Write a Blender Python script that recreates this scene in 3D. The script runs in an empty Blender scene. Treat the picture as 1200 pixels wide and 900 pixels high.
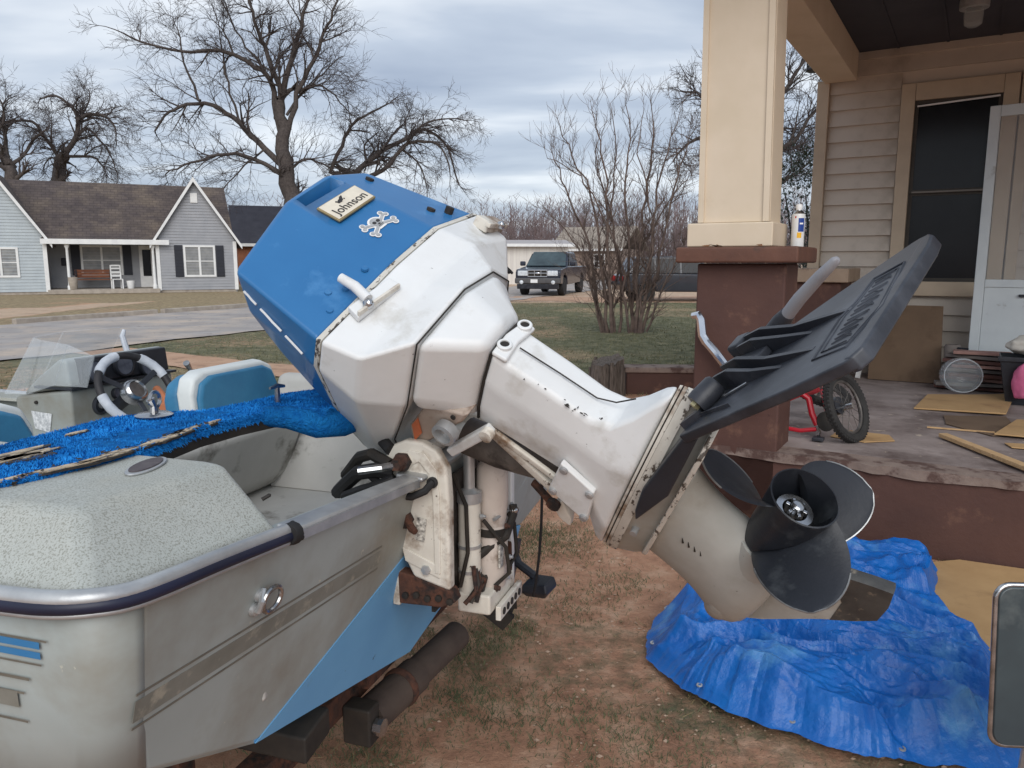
import bpy, bmesh, math, random
from mathutils import Vector as V, Matrix, noise
R = math.radians
scene = bpy.context.scene
col = scene.collection
random.seed(7)

# ------------------------------------------------------------------ camera, sky, sun, exposure
cam = bpy.data.cameras.new('camera')
cam.sensor_width = 36.0
cam.lens = 27.0
cam.clip_start = 0.05
cam.clip_end = 3000
camo = bpy.data.objects.new('camera', cam)
col.objects.link(camo)
CAMH = 1.4
camo.location = (0, 0, CAMH)
camo.rotation_euler = (R(81), 0, 0)
scene.camera = camo

SUN_EL, SUN_AZ = 33, 176          # azimuth clockwise from +Y: the sun stands behind the viewer
world = bpy.data.worlds.new('World')
scene.world = world
world.use_nodes = True


def lin(c):
    return tuple((x / 255 / 12.92) if x / 255 <= .04045 else ((x / 255 + .055) / 1.055) ** 2.4 for x in c)


def build_world():
    nt = world.node_tree
    nt.nodes.clear()
    N = nt.nodes.new
    L = nt.links.new
    out = N('ShaderNodeOutputWorld')
    bg = N('ShaderNodeBackground')
    bg.inputs[1].default_value = 0.1
    sky = N('ShaderNodeTexSky')
    sky.sky_type = 'NISHITA'
    sky.sun_disc = False
    sky.sun_elevation = R(SUN_EL)
    sky.sun_rotation = R(SUN_AZ)
    tc = N('ShaderNodeTexCoord')
    sep = N('ShaderNodeSeparateXYZ')
    L(tc.outputs['Generated'], sep.inputs[0])
    # flat cloud sheet seen in perspective: direction / (height + c)
    add = N('ShaderNodeMath'); add.operation = 'ADD'; add.inputs[1].default_value = .10
    ab = N('ShaderNodeMath'); ab.operation = 'ABSOLUTE'
    L(sep.outputs[2], ab.inputs[0]); L(ab.outputs[0], add.inputs[0])
    dx = N('ShaderNodeMath'); dx.operation = 'DIVIDE'
    dy = N('ShaderNodeMath'); dy.operation = 'DIVIDE'
    L(sep.outputs[0], dx.inputs[0]); L(add.outputs[0], dx.inputs[1])
    L(sep.outputs[1], dy.inputs[0]); L(add.outputs[0], dy.inputs[1])
    comb = N('ShaderNodeCombineXYZ')
    L(dx.outputs[0], comb.inputs[0]); L(dy.outputs[0], comb.inputs[1])
    mp = N('ShaderNodeMapping')
    mp.inputs['Scale'].default_value = (.55, .8, 1)
    mp.inputs['Location'].default_value = (3.1, 2.0, 0)
    mp.inputs['Rotation'].default_value = (0, 0, R(8))
    L(comb.outputs[0], mp.inputs[0])
    n1 = N('ShaderNodeTexNoise')
    n1.inputs['Scale'].default_value = 1.25
    n1.inputs['Detail'].default_value = 5
    n1.inputs['Roughness'].default_value = .5
    n1.inputs['Distortion'].default_value = .25
    L(mp.outputs[0], n1.inputs['Vector'])
    rp = N('ShaderNodeValToRGB')
    els = rp.color_ramp.elements
    els[0].position = .32; els[0].color = (*[3.35 * k for k in (.80, .94, 1.20)], 1)
    els[1].position = .66; els[1].color = (*[6.6 * k for k in (.95, 1.0, 1.06)], 1)
    e = els.new(.50); e.color = (*[4.6 * k for k in (.85, .96, 1.13)], 1)
    L(n1.outputs[0], rp.inputs[0])
    mix = N('ShaderNodeMixRGB')
    mix.inputs[0].default_value = .9
    L(sky.outputs[0], mix.inputs[1]); L(rp.outputs[0], mix.inputs[2])
    L(mix.outputs[0], bg.inputs[0])
    L(bg.outputs[0], out.inputs[0])


build_world()
sun = bpy.data.lights.new('sun', 'SUN')
sun.energy = 1.5
sun.angle = R(50)
sun.color = (1, .975, .94)
suno = bpy.data.objects.new('sun', sun)
col.objects.link(suno)
_d = V((math.sin(R(SUN_AZ)) * math.cos(R(SUN_EL)), math.cos(R(SUN_AZ)) * math.cos(R(SUN_EL)), math.sin(R(SUN_EL))))
suno.rotation_euler = _d.to_track_quat('Z', 'Y').to_euler()
vs = scene.view_settings
vs.view_transform = 'Standard'
vs.look = 'None'
vs.exposure = .54
vs.gamma = 1
vs.use_curve_mapping = False
scene.cycles.max_bounces = 8
scene.cycles.transparent_max_bounces = 12
scene.cycles.use_denoising = True


# ------------------------------------------------------------------ materials
def M(name, c, c2=None, ns=6, rough=.6, metal=0.0, bump=0.0, bs=40, dirt=None, ds=3, dth=.58, dsoft=.06, spec=.5,
      coat=0.0, stretch=None, dirt2=None, d2s=60, d2th=.7, alpha=None, trans=0, ior=1.45, detail=4, emit=None):
    m = bpy.data.materials.new(name)
    m.use_nodes = True
    nt = m.node_tree
    N = nt.nodes.new
    L = nt.links.new
    b = nt.nodes['Principled BSDF']
    b.inputs['Roughness'].default_value = rough
    b.inputs['Metallic'].default_value = metal
    b.inputs['Specular IOR Level'].default_value = spec
    b.inputs['Coat Weight'].default_value = coat
    b.inputs['IOR'].default_value = ior
    if trans:
        b.inputs['Transmission Weight'].default_value = trans
    if alpha is not None:
        b.inputs['Alpha'].default_value = alpha
    c = lin(c)
    tc = N('ShaderNodeTexCoord')
    vec = tc.outputs['Object']
    if stretch:
        mp = N('ShaderNodeMapping')
        mp.inputs['Scale'].default_value = stretch
        L(vec, mp.inputs[0])
        vec = mp.outputs[0]

    def noise_(scale, det=detail, ro=.6):
        n = N('ShaderNodeTexNoise')
        n.inputs['Scale'].default_value = scale
        n.inputs['Detail'].default_value = det
        n.inputs['Roughness'].default_value = ro
        L(vec, n.inputs['Vector'])
        return n.outputs[0]
    cur = None
    if c2 is not None:
        rp = N('ShaderNodeValToRGB')
        rp.color_ramp.elements[0].position = .32
        rp.color_ramp.elements[1].position = .68
        rp.color_ramp.elements[0].color = (*c, 1)
        rp.color_ramp.elements[1].color = (*lin(c2), 1)
        L(noise_(ns), rp.inputs[0])
        cur = rp.outputs[0]

    def over(cur, dcol, scale, th, soft):
        rp = N('ShaderNodeValToRGB')
        rp.color_ramp.elements[0].position = th - soft
        rp.color_ramp.elements[1].position = th + soft
        L(noise_(scale, 6, .65), rp.inputs[0])
        mx = N('ShaderNodeMixRGB')
        L(rp.outputs[0], mx.inputs[0])
        if cur is None:
            mx.inputs[1].default_value = (*c, 1)
        else:
            L(cur, mx.inputs[1])
        mx.inputs[2].default_value = (*lin(dcol), 1)
        return mx.outputs[0]
    if dirt:
        cur = over(cur, dirt, ds, dth, dsoft)
    if dirt2:
        cur = over(cur, dirt2, d2s, d2th, .02)
    if cur is None:
        b.inputs['Base Color'].default_value = (*c, 1)
    else:
        L(cur, b.inputs['Base Color'])
    if bump:
        bp = N('ShaderNodeBump')
        bp.inputs['Strength'].default_value = bump
        bp.inputs['Distance'].default_value = .02
        L(noise_(bs, 5), bp.inputs['Height'])
        L(bp.outputs[0], b.inputs['Normal'])
    if emit:
        b.inputs['Emission Color'].default_value = (*lin(emit), 1)
    return m


# ------------------------------------------------------------------ mesh helpers
def frame(d):
    d = V(d).normalized()
    a = V((0, 0, 1)) if abs(d.z) < .9 else V((1, 0, 0))
    x = a.cross(d).normalized()
    return x, d.cross(x), d


class MB:
    def __init__(s):
        s.v = []
        s.f = []
        s.mi = []
        s.cur = 0

    def add(s, vs_, fs):
        n = len(s.v)
        s.v += [tuple(p) for p in vs_]
        s.f += [tuple(i + n for i in f) for f in fs]
        s.mi += [s.cur] * len(fs)
        return s

    def box(s, lo, hi):
        x0, y0, z0 = lo
        x1, y1, z1 = hi
        return s.add([(x0, y0, z0), (x1, y0, z0), (x1, y1, z0), (x0, y1, z0), (x0, y0, z1), (x1, y0, z1), (x1, y1, z1), (x0, y1, z1)],
                     [(3, 2, 1, 0), (4, 5, 6, 7), (0, 1, 5, 4), (1, 2, 6, 5), (2, 3, 7, 6), (3, 0, 4, 7)])

    def beam(s, p0, p1, w, h, up=(0, 0, 1)):
        p0, p1 = V(p0), V(p1)
        d = (p1 - p0).normalized()
        x = d.cross(V(up))
        if x.length < 1e-4:
            x = d.cross(V((1, 0, 0)))
        x.normalize()
        y = x.cross(d).normalized()
        vs_ = []
        for p in (p0, p1):
            for a, b in ((-1, -1), (1, -1), (1, 1), (-1, 1)):
                vs_.append(p + x * a * w / 2 + y * b * h / 2)
        return s.add(vs_, [(3, 2, 1, 0), (4, 5, 6, 7), (0, 1, 5, 4), (1, 2, 6, 5), (2, 3, 7, 6), (3, 0, 4, 7)])

    def tube(s, pts, r, n=8, cap=True, closed=False):
        pts = [V(p) for p in pts]
        m = len(pts)
        rs = r if isinstance(r, (list, tuple)) else [r] * m
        rings = []
        px = None
        for i, p in enumerate(pts):
            if closed:
                d = pts[(i + 1) % m] - pts[i - 1]
            else:
                d = pts[min(i + 1, m - 1)] - pts[max(i - 1, 0)]
            d.normalize()
            if px is None:
                x, y, _ = frame(d)
            else:
                x = px - d * px.dot(d)
                if x.length < 1e-6:
                    x, y, _ = frame(d)
                x.normalize()
                y = d.cross(x)
            px = x
            rings.append([p + (x * math.cos(2 * math.pi * k / n) + y * math.sin(2 * math.pi * k / n)) * rs[i] for k in range(n)])
        return s.loft(rings, cap, closed)

    def loft(s, rings, cap=True, closed=False):
        n = len(rings[0])
        m = len(rings)
        vs_ = [p for r_ in rings for p in r_]
        fs = []
        for i in range(m if closed else m - 1):
            j = (i + 1) % m
            for k in range(n):
                l = (k + 1) % n
                fs.append((i * n + k, i * n + l, j * n + l, j * n + k))
        if cap and not closed:
            fs.append(tuple(range(n))[::-1])
            fs.append(tuple((m - 1) * n + k for k in range(n)))
        return s.add(vs_, fs)

    def lathe(s, prof, c, axis, n=20, cap=True):
        c = V(c)
        x, y, d = frame(axis)
        return s.loft([[c + d * h + (x * math.cos(2 * math.pi * k / n) + y * math.sin(2 * math.pi * k / n)) * max(r, 1e-4) for k in range(n)] for r, h in prof], cap)

    def cyl(s, p0, p1, r, n=12):
        p0, p1 = V(p0), V(p1)
        return s.lathe([(r, 0), (r, (p1 - p0).length)], p0, p1 - p0, n)

    def prism(s, poly, vec):
        poly = [V(p) for p in poly]
        vec = V(vec)
        n = len(poly)
        fs = [tuple(range(n))[::-1], tuple(range(n, 2 * n))]
        fs += [(i, (i + 1) % n, (i + 1) % n + n, i + n) for i in range(n)]
        return s.add(poly + [p + vec for p in poly], fs)

    def ball(s, c, r, n=10, m=6, sc=(1, 1, 1)):
        rings = []
        for i in range(m + 1):
            t = math.pi * i / m
            rings.append([(c[0] + sc[0] * r * max(math.sin(t), 1e-3) * math.cos(2 * math.pi * k / n), c[1] + sc[1] * r * max(math.sin(t), 1e-3) * math.sin(2 * math.pi * k / n), c[2] - sc[2] * r * math.cos(t)) for k in range(n)])
        return s.loft(rings, True)

    def xf(s, mat):
        s.v = [tuple(mat @ V(p)) for p in s.v]
        return s

    def mesh(s, name, mats, smooth=True, ang=32, recalc=True):
        me = bpy.data.meshes.new(name)
        me.from_pydata(s.v, [], s.f)
        for m in (mats if isinstance(mats, (list, tuple)) else [mats]):
            me.materials.append(m)
        if s.cur or any(s.mi):
            me.polygons.foreach_set('material_index', s.mi)
        if recalc:
            bm = bmesh.new()
            bm.from_mesh(me)
            bmesh.ops.recalc_face_normals(bm, faces=bm.faces)
            bm.to_mesh(me)
            bm.free()
        if smooth:
            me.polygons.foreach_set('use_smooth', [True] * len(me.polygons))
            me.set_sharp_from_angle(angle=R(ang))
        return me

    def build(s, name, mats, parent=None, bevel=0, seg=2, ang=32, smooth=True, subsurf=0, recenter=None, **tags):
        if parent is None and recenter is not False and s.v:
            xs = [p[0] for p in s.v]; ys = [p[1] for p in s.v]; zs = [p[2] for p in s.v]
            c = V(((min(xs) + max(xs)) / 2, (min(ys) + max(ys)) / 2, min(zs)))
            s.v = [(p[0] - c.x, p[1] - c.y, p[2] - c.z) for p in s.v]
        else:
            c = V((0, 0, 0))
        me = s.mesh(name, mats, smooth, 180 if (bevel or subsurf) else ang)
        o = bpy.data.objects.new(name, me)
        o.location = c
        col.objects.link(o)
        if parent is not None:
            o.parent = parent
        if bevel:
            b = o.modifiers.new('bevel', 'BEVEL')
            b.width = bevel
            b.segments = seg
            b.limit_method = 'ANGLE'
            b.angle_limit = R(ang)
            b.harden_normals = False
            w = o.modifiers.new('wn', 'WEIGHTED_NORMAL')
            w.keep_sharp = True
        if subsurf:
            q = o.modifiers.new('sub', 'SUBSURF')
            q.levels = q.render_levels = subsurf
        return tag(o, **tags)


def tag(o, label=None, cat=None, group=None, kind=None):
    if label: o['label'] = label
    if cat: o['category'] = cat
    if group: o['group'] = group
    if kind: o['kind'] = kind
    return o


def thing(name, label, cat, loc=(0, 0, 0), rotz=0.0, group=None, matrix=None):
    o = bpy.data.objects.new(name, None)
    o.empty_display_size = .1
    col.objects.link(o)
    if matrix is not None:
        o.matrix_world = matrix
    else:
        o.location = loc
        o.rotation_euler = (0, 0, rotz)
    return tag(o, label, cat, group)


def copy_tree(o, parent=None):
    c = o.copy()
    col.objects.link(c)
    c.parent = parent
    for ch in [x for x in bpy.data.objects if x.parent == o]:
        copy_tree(ch, c)
    return c


def piece(name, mesh, parent, loc=(0, 0, 0), rot=(0, 0, 0), scale=(1, 1, 1)):
    o = bpy.data.objects.new(name, mesh)
    col.objects.link(o)
    o.parent = parent
    o.location = loc
    o.rotation_euler = rot
    o.scale = scale
    return o


def text_mb(body, size, mat4, depth=.001):
    cu = bpy.data.curves.new('lettering', 'FONT')
    cu.body = body
    cu.size = size
    cu.extrude = depth
    cu.align_x = 'CENTER'
    cu.align_y = 'CENTER'
    ob = bpy.data.objects.new('lettering', cu)
    col.objects.link(ob)
    dg = bpy.context.evaluated_depsgraph_get()
    me = bpy.data.meshes.new_from_object(ob.evaluated_get(dg))
    b = MB()
    b.add([mat4 @ v.co for v in me.vertices], [tuple(p.vertices) for p in me.polygons])
    bpy.data.objects.remove(ob)
    bpy.data.curves.remove(cu)
    return b


def at(px, py, Y):
    """point on the ray through a pixel of the 1200x900 photo at ground distance Y (used for the far trees)"""
    x = (px - 600) / 900; y = (450 - py) / 900
    c, s = math.cos(R(9)), math.sin(R(9))
    r = V((x, c + y * s, -s + y * c))
    return V((0, 0, CAMH)) + r * (Y / r.y)
# ------------------------------------------------------------------ palette
WHITE = M('white motor paint', (226, 228, 228), (214, 215, 214), ns=5, rough=.38, bump=.03, bs=60, dirt=(178, 174, 164), ds=7, dth=.66, dsoft=.10, dirt2=(84, 76, 68), d2s=48, d2th=.70)
WHITE_OLD = M('worn white paint', (220, 216, 206), (202, 196, 184), ns=9, rough=.5, bump=.06, bs=50, dirt=(128, 104, 82), ds=11, dth=.60, dsoft=.08, dirt2=(70, 54, 44), d2s=60, d2th=.67)
CHIPPED = M('chipped white paint', (212, 208, 198), (190, 186, 176), ns=12, rough=.5, bump=.08, bs=80, dirt=(82, 74, 66), ds=38, dth=.57, dsoft=.02, stretch=(1, 1, 2.2))
BLUE = M('blue cowl paint', (46, 112, 166), (40, 104, 158), ns=4, rough=.42, bump=.02, bs=90, dirt=(84, 142, 192), ds=6, dth=.68, dsoft=.1, coat=.15)
GEARC = M('gearcase paint', (178, 179, 174), (158, 158, 151), ns=6, rough=.42, bump=.03, bs=50, dirt=(148, 142, 130), ds=5, dth=.6, dsoft=.12, dirt2=(66, 60, 52), d2s=42, d2th=.69)
SKEGM = M('bare skeg metal', (88, 88, 86), (66, 66, 66), ns=20, rough=.45, metal=.3, bump=.05, bs=60, dirt=(150, 140, 124), ds=30, dth=.62)
PROP = M('dark propeller paint', (40, 43, 50), (33, 37, 43), ns=9, rough=.45, bump=.05, bs=60, dirt=(78, 82, 86), ds=9, dth=.64, dsoft=.10, dirt2=(120, 122, 122), d2s=60, d2th=.73)
PROPEDGE = M('bare prop edge', (170, 172, 172), (120, 120, 120), ns=30, rough=.35, metal=.7)
FOILM = M('grey black foil plastic', (46, 49, 56), (38, 41, 48), ns=10, rough=.40, bump=.03, bs=140, dirt=(92, 96, 104), ds=5, dth=.64, dsoft=.15)
BLACKP = M('black plastic', (44, 47, 54), (36, 38, 44), ns=14, rough=.42, bump=.03, bs=120, dirt=(70, 72, 78), ds=5, dth=.64, dsoft=.15)
RUBBER = M('black rubber', (26, 26, 28), (38, 37, 37), ns=18, rough=.7)
STEEL = M('bright steel', (200, 202, 205), (150, 150, 150), ns=25, rough=.22, metal=.95)
ALU = M('weathered aluminium', (192, 194, 194), (166, 168, 170), ns=22, rough=.42, metal=.6, bump=.04, bs=60)
RUST = M('rusty iron', (98, 62, 46), (60, 44, 38), ns=28, rough=.85, bump=.25, bs=60, dirt=(38, 32, 30), ds=20, dth=.56)
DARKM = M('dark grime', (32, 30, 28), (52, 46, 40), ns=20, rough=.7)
FIBER = M('speckled fibreglass', (182, 185, 179), (168, 171, 165), ns=6, rough=.6, bump=.08, bs=300, dirt2=(142, 143, 134), d2s=430, d2th=.54, dirt=(172, 170, 158), ds=4, dth=.62, dsoft=.1)
HULLG = M('dirty grey hull gelcoat', (164, 172, 170), (150, 157, 155), ns=2.6, rough=.48, bump=.02, bs=20, dirt=(124, 116, 100), ds=2.4, dth=.60, dsoft=.14, dirt2=(186, 182, 166), d2s=26, d2th=.71)
HULLB = M('blue bottom paint', (112, 174, 218), (98, 158, 206), ns=3, rough=.5, dirt=(98, 110, 120), ds=4, dth=.64, dsoft=.1, dirt2=(40, 66, 90), d2s=30, d2th=.72)
WELL = M('grey well liner', (190, 188, 182), (174, 172, 166), ns=5, rough=.6, bump=.03, bs=60, dirt=(110, 106, 98), ds=6, dth=.62)
NAVY = M('navy rubber insert', (34, 38, 62), (26, 30, 48), ns=12, rough=.45)
CARPET = M('blue outdoor carpet', (36, 136, 214), (22, 108, 188), ns=60, rough=.95, bump=.9, bs=220, spec=.1, dirt=(16, 70, 128), ds=7, dth=.6, dsoft=.1)
CARPET2 = M('blue carpet pile', (46, 148, 224), (22, 106, 184), ns=22, rough=.95, spec=.1, dirt=(14, 66, 124), ds=7, dth=.62, dsoft=.1)
PLYW = M('bare plywood', (206, 192, 168), (170, 150, 124), ns=24, rough=.9, bump=.2, dirt=(70, 60, 52), ds=26, dth=.57, stretch=(1, 4, 1))
VINYLB = M('blue seat vinyl', (58, 124, 160), (48, 108, 146), ns=8, rough=.5, bump=.08, bs=90)
VINYLW = M('white seat vinyl', (218, 222, 220), (200, 204, 202), ns=8, rough=.5)
ACRYL = M('scratched clear acrylic', (225, 232, 236), rough=.12, alpha=.15)
GLASSD = M('dark window glass', (22, 24, 28), (30, 32, 36), ns=3, rough=.16, spec=.28)
DIRT = None
BROWNP = M('brown porch paint', (88, 60, 52), (78, 53, 47), ns=3, rough=.7, bump=.12, bs=26, dirt=(120, 88, 72), ds=5, dth=.66, dsoft=.08, dirt2=(66, 44, 40), d2s=14, d2th=.68)
BROWNC = M('brown cap paint', (106, 72, 58), (92, 62, 51), ns=8, rough=.65, bump=.12, bs=30, dirt=(82, 62, 54), ds=9, dth=.62)
CREAM = M('cream trim paint', (216, 200, 178), (208, 192, 168), ns=4, rough=.6, bump=.02, bs=12, dirt=(196, 176, 152), ds=2, dth=.72, dsoft=.12)
TAN = M('tan trim', (188, 172, 150), (176, 160, 140), ns=5, rough=.6, bump=.02)
SIDING = M('beige vinyl siding', (194, 184, 172), (184, 174, 162), ns=3, rough=.6, dirt=(160, 150, 138), ds=3, dth=.68, dsoft=.12, bump=.04, bs=30)
CONC = M('worn porch concrete', (156, 144, 140), (126, 114, 110), ns=4, rough=.85, bump=.15, bs=30, dirt=(92, 78, 74), ds=2.2, dth=.58, dsoft=.1, dirt2=(176, 162, 148), d2s=9, d2th=.66)
CONCL = M('pale concrete lip', (144, 128, 118), (112, 94, 88), ns=6, rough=.9, bump=.2, bs=40, dirt=(88, 68, 62), ds=6, dth=.54, dsoft=.04)
CEIL = M('dark porch ceiling', (62, 64, 74), (54, 56, 66), ns=4, rough=.7)
KRAFT = M('kraft cardboard', (186, 152, 108), (172, 138, 96), ns=5, rough=.9, dirt=(140, 110, 78), ds=4, dth=.66, dsoft=.1)
KRAFTD = M('dark damp cardboard', (112, 92, 74), (100, 82, 66), ns=5, rough=.9, dirt=(80, 62, 48), ds=3, dth=.62, dsoft=.1)
RAWWOOD = M('raw lumber', (204, 172, 130), (178, 144, 104), ns=6, rough=.8, stretch=(2, 14, 14), bump=.1)
GREYWOOD = M('weathered grey wood', (122, 112, 104), (74, 66, 60), ns=7, rough=.95, bump=.5, bs=24, stretch=(9, 9, 1.2))
BARK = M('grey bark', (92, 84, 80), (62, 56, 54), ns=10, rough=.95, bump=.4, bs=30)
TWIG = M('dark twigs', (84, 76, 74), (66, 58, 58), ns=6, rough=.95)
TWIGB = M('brown twigs', (138, 120, 118), (108, 96, 98), ns=.4, rough=.95)
SHRUBB = M('shrub bark', (126, 108, 98), (88, 74, 70), ns=7, rough=.95, bump=.2)
TARP = M('blue tarpaulin', (22, 104, 184), (16, 86, 164), ns=7, rough=.36, bump=.30, bs=34, dirt=(88, 146, 196), ds=4.2, dth=.64, dsoft=.08, dirt2=(22, 82, 164), d2s=60, d2th=.66)
GRASS = M('green grass', (94, 98, 74), (128, 124, 96), ns=1.5, rough=.9, spec=.2)
GRASSD = M('dark weeds', (74, 84, 60), (112, 114, 84), ns=9, rough=.9, spec=.2)
STRAW = M('dry straw', (168, 150, 112), (128, 112, 82), ns=3, rough=.95, spec=.2)
STONE = M('pebbles', (196, 172, 150), (136, 110, 92), ns=20, rough=.9)


# ------------------------------------------------------------------ the setting
def fbm(x, y, s, seed=0.0):
    return noise.fractal(V((x * s + seed, y * s - seed, seed)), 1.0, 2.0, 4)


def poly_in(x, y, P):
    ins = False
    j = len(P) - 1
    for i in range(len(P)):
        if (P[i][1] > y) != (P[j][1] > y) and x < (P[j][0] - P[i][0]) * (y - P[i][1]) / (P[j][1] - P[i][1]) + P[i][0]:
            ins = not ins
        j = i
    return ins


def cover(x, y):
    """(green, straw, sand) share of the ground cover at a spot; the rest is red dirt"""
    n = fbm(x, y, .55)
    n2 = fbm(x, y, 1.9, 3.1)
    g = s = d = 0.0
    if y > 7.6:                                     # lawns beyond the boat
        k = min(1, (y - 7.6) / 1.2)
        g = (.62 + .35 * n) * k
        s = (.50 - .3 * n + .2 * n2) * k
        if x > 1.2 and y < 20:
            g += .25 * k
    else:
        g = max(0, .10 + .55 * n + .35 * n2)
        s = max(0, .06 + .5 * n2)
    # beyond the road: dry yard, sandy drive on the left
    rd = (x + 9.3) * -.925 + (y - 13.9) * .38
    if rd > 2.6:
        g *= .35
        s = .75 + .3 * n
        if x < -13 and rd < 9 and y < 29:
            d = 1.0
            g = s = 0
    if y > 27 and x > -1.5:
        d = .75 + .4 * n
        g *= .3
        s *= .4
    if 0 < y < 4 and x > 1.3:                        # by the porch
        g = max(g, .3 + .4 * n2)
    return max(0, min(1, g)), max(0, min(1, s)), max(0, min(1, d))


def ground_mat():
    m = bpy.data.materials.new('yard ground')
    m.use_nodes = True
    nt = m.node_tree
    N = nt.nodes.new
    L = nt.links.new
    b = nt.nodes['Principled BSDF']
    b.inputs['Roughness'].default_value = .95
    b.inputs['Specular IOR Level'].default_value = .15
    tc = N('ShaderNodeTexCoord')

    def nz(s, d=6, r=.65):
        n = N('ShaderNodeTexNoise')
        n.inputs['Scale'].default_value = s
        n.inputs['Detail'].default_value = d
        n.inputs['Roughness'].default_value = r
        L(tc.outputs['Object'], n.inputs['Vector'])
        return n.outputs[0]

    def ramp(src, stops):
        r = N('ShaderNodeValToRGB')
        e = r.color_ramp.elements
        e[0].position, e[0].color = stops[0][0], (*lin(stops[0][1]), 1)
        e[1].position, e[1].color = stops[-1][0], (*lin(stops[-1][1]), 1)
        for p, c in stops[1:-1]:
            q = e.new(p)
            q.color = (*lin(c), 1)
        L(src, r.inputs[0])
        return r.outputs[0]
    dirt = ramp(nz(7), [(.28, (156, 116, 94)), (.5, (198, 152, 124)), (.72, (222, 186, 158))])
    green = ramp(nz(4), [(.3, (76, 78, 60)), (.5, (110, 110, 86)), (.7, (146, 138, 110))])
    straw = ramp(nz(6), [(.3, (118, 104, 82)), (.5, (152, 136, 108)), (.7, (182, 164, 130))])
    sand = ramp(nz(2), [(.3, (176, 150, 128)), (.55, (200, 176, 152)), (.75, (186, 150, 122))])
    at_ = N('ShaderNodeAttribute')
    at_.attribute_name = 'cover'
    sp = N('ShaderNodeSeparateColor')
    L(at_.outputs['Color'], sp.inputs[0])
    fine = nz(11, 8, .72)
    cur = dirt
    for k, c in ((1, straw), (0, green), (2, sand)):
        a = N('ShaderNodeMath')
        a.operation = 'ADD'
        L(sp.outputs[k], a.inputs[0])
        L(fine, a.inputs[1])
        mr = N('ShaderNodeMapRange')
        mr.inputs[1].default_value = .86
        mr.inputs[2].default_value = 1.14
        L(a.outputs[0], mr.inputs[0])
        mx = N('ShaderNodeMixRGB')
        L(mr.outputs[0], mx.inputs[0])
        L(cur, mx.inputs[1])
        L(c, mx.inputs[2])
        cur = mx.outputs[0]
    L(cur, b.inputs['Base Color'])
    bp = N('ShaderNodeBump')
    bp.inputs['Strength'].default_value = .85
    bp.inputs['Distance'].default_value = .035
    L(nz(34, 9, .74), bp.inputs['Height'])
    L(bp.outputs[0], b.inputs['Normal'])
    return m


def gz(x, y):
    return (.025 * fbm(x, y, .5, 9) + .012 * fbm(x, y, 2.5, 4)) if -14 < x < 14 and 0 < y < 40 else .02 * fbm(x, y, .1, 9)


def build_ground():
    xs = [-3000, -1200, -500, -200, -90, -55, -40] + [-30 + .75 * i for i in range(21)] + [-14 + .28 * i for i in range(1, 101)] + [14.5, 16, 18, 21, 25, 30, 40, 55, 90, 200, 500, 1200, 3000]
    ys = [-600, -200, -60, -20, -8, -3, -1] + [.0 + .14 * i for i in range(60)] + [8.4 + .3 * i for i in range(90)] + [36, 38, 40, 44, 50, 60, 80, 120, 200, 400, 900, 3000]
    nx = len(xs)
    vs_ = [(x, y, gz(x, y)) for y in ys for x in xs]
    fs = [(j * nx + i, j * nx + i + 1, (j + 1) * nx + i + 1, (j + 1) * nx + i) for j in range(len(ys) - 1) for i in range(nx - 1)]
    me = bpy.data.meshes.new('ground')
    me.from_pydata(vs_, [], fs)
    me.polygons.foreach_set('use_smooth', [True] * len(fs))
    ca = me.attributes.new('cover', 'FLOAT_COLOR', 'POINT')
    buf = []
    for v in vs_:
        buf += [*cover(v[0], v[1]), 1]
    ca.data.foreach_set('color', buf)
    me.materials.append(ground_mat())
    o = bpy.data.objects.new('ground', me)
    col.objects.link(o)
    tag(o, kind='structure')


build_ground()

ROADM = M('worn pale asphalt', (168, 162, 158), (146, 140, 136), ns=1.2, rough=.9, bump=.1, bs=20, dirt=(188, 172, 156), ds=.8, dth=.56, dsoft=.1, dirt2=(120, 114, 110), d2s=4, d2th=.64)
WALKM = M('orange tan path', (188, 154, 128), (172, 136, 110), ns=2, rough=.95, bump=.12, bs=24, dirt=(150, 120, 98), ds=3, dth=.6)
KERBM = M('old concrete kerb', (176, 166, 154), (148, 138, 128), ns=4, rough=.9, bump=.1)


def ribbon(name, mat_, centre, half, z, wob=.15, step=.6):
    """a road or path: a strip with slightly ragged edges along a polyline"""
    b = MB()
    pts = []
    for (a, c) in zip(centre[:-1], centre[1:]):
        a, c = V((*a, 0)), V((*c, 0))
        n = max(1, int((c - a).length / step))
        pts += [a.lerp(c, i / n) for i in range(n)]
    pts.append(V((*centre[-1], 0)))
    rows = []
    for i, p in enumerate(pts):
        d = (pts[min(i + 1, len(pts) - 1)] - pts[max(i - 1, 0)]).normalized()
        nrm = V((-d.y, d.x, 0))
        w0 = half + wob * fbm(p.x, p.y, .9, 1) + wob * .4 * fbm(p.x, p.y, 4, 2)
        w1 = half + wob * fbm(p.x, p.y, .9, 5) + wob * .4 * fbm(p.x, p.y, 4, 6)
        row = [p - nrm * w0, p - nrm * half * .5, p, p + nrm * half * .5, p + nrm * w1]
        rows.append([(q.x, q.y, gz(q.x, q.y) + z) for q in row])
    n = 5
    b.add([q for r_ in rows for q in r_], [(i * n + k, i * n + k + 1, (i + 1) * n + k + 1, (i + 1) * n + k) for i in range(len(rows) - 1) for k in range(n - 1)])
    return b.build(name, mat_, recenter=False, kind='structure')


ribbon('road', ROADM, [(-27, -30), (-13.4, 4), (-9.3, 13.9), (-1.2, 33.6), (9.5, 60), (30, 110)], 3.05, .022, .22)
ribbon('path', WALKM, [(-6.6, 12.2), (-4.6, 10.9), (-2.9, 9.75), (-.6, 8.6)], .45, .014, .08, .3)
ribbon('driveway', WALKM, [(-2.4, 30.2), (4, 29.4), (12, 30.4), (24, 32)], 1.9, .012, .3, .8)
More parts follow.
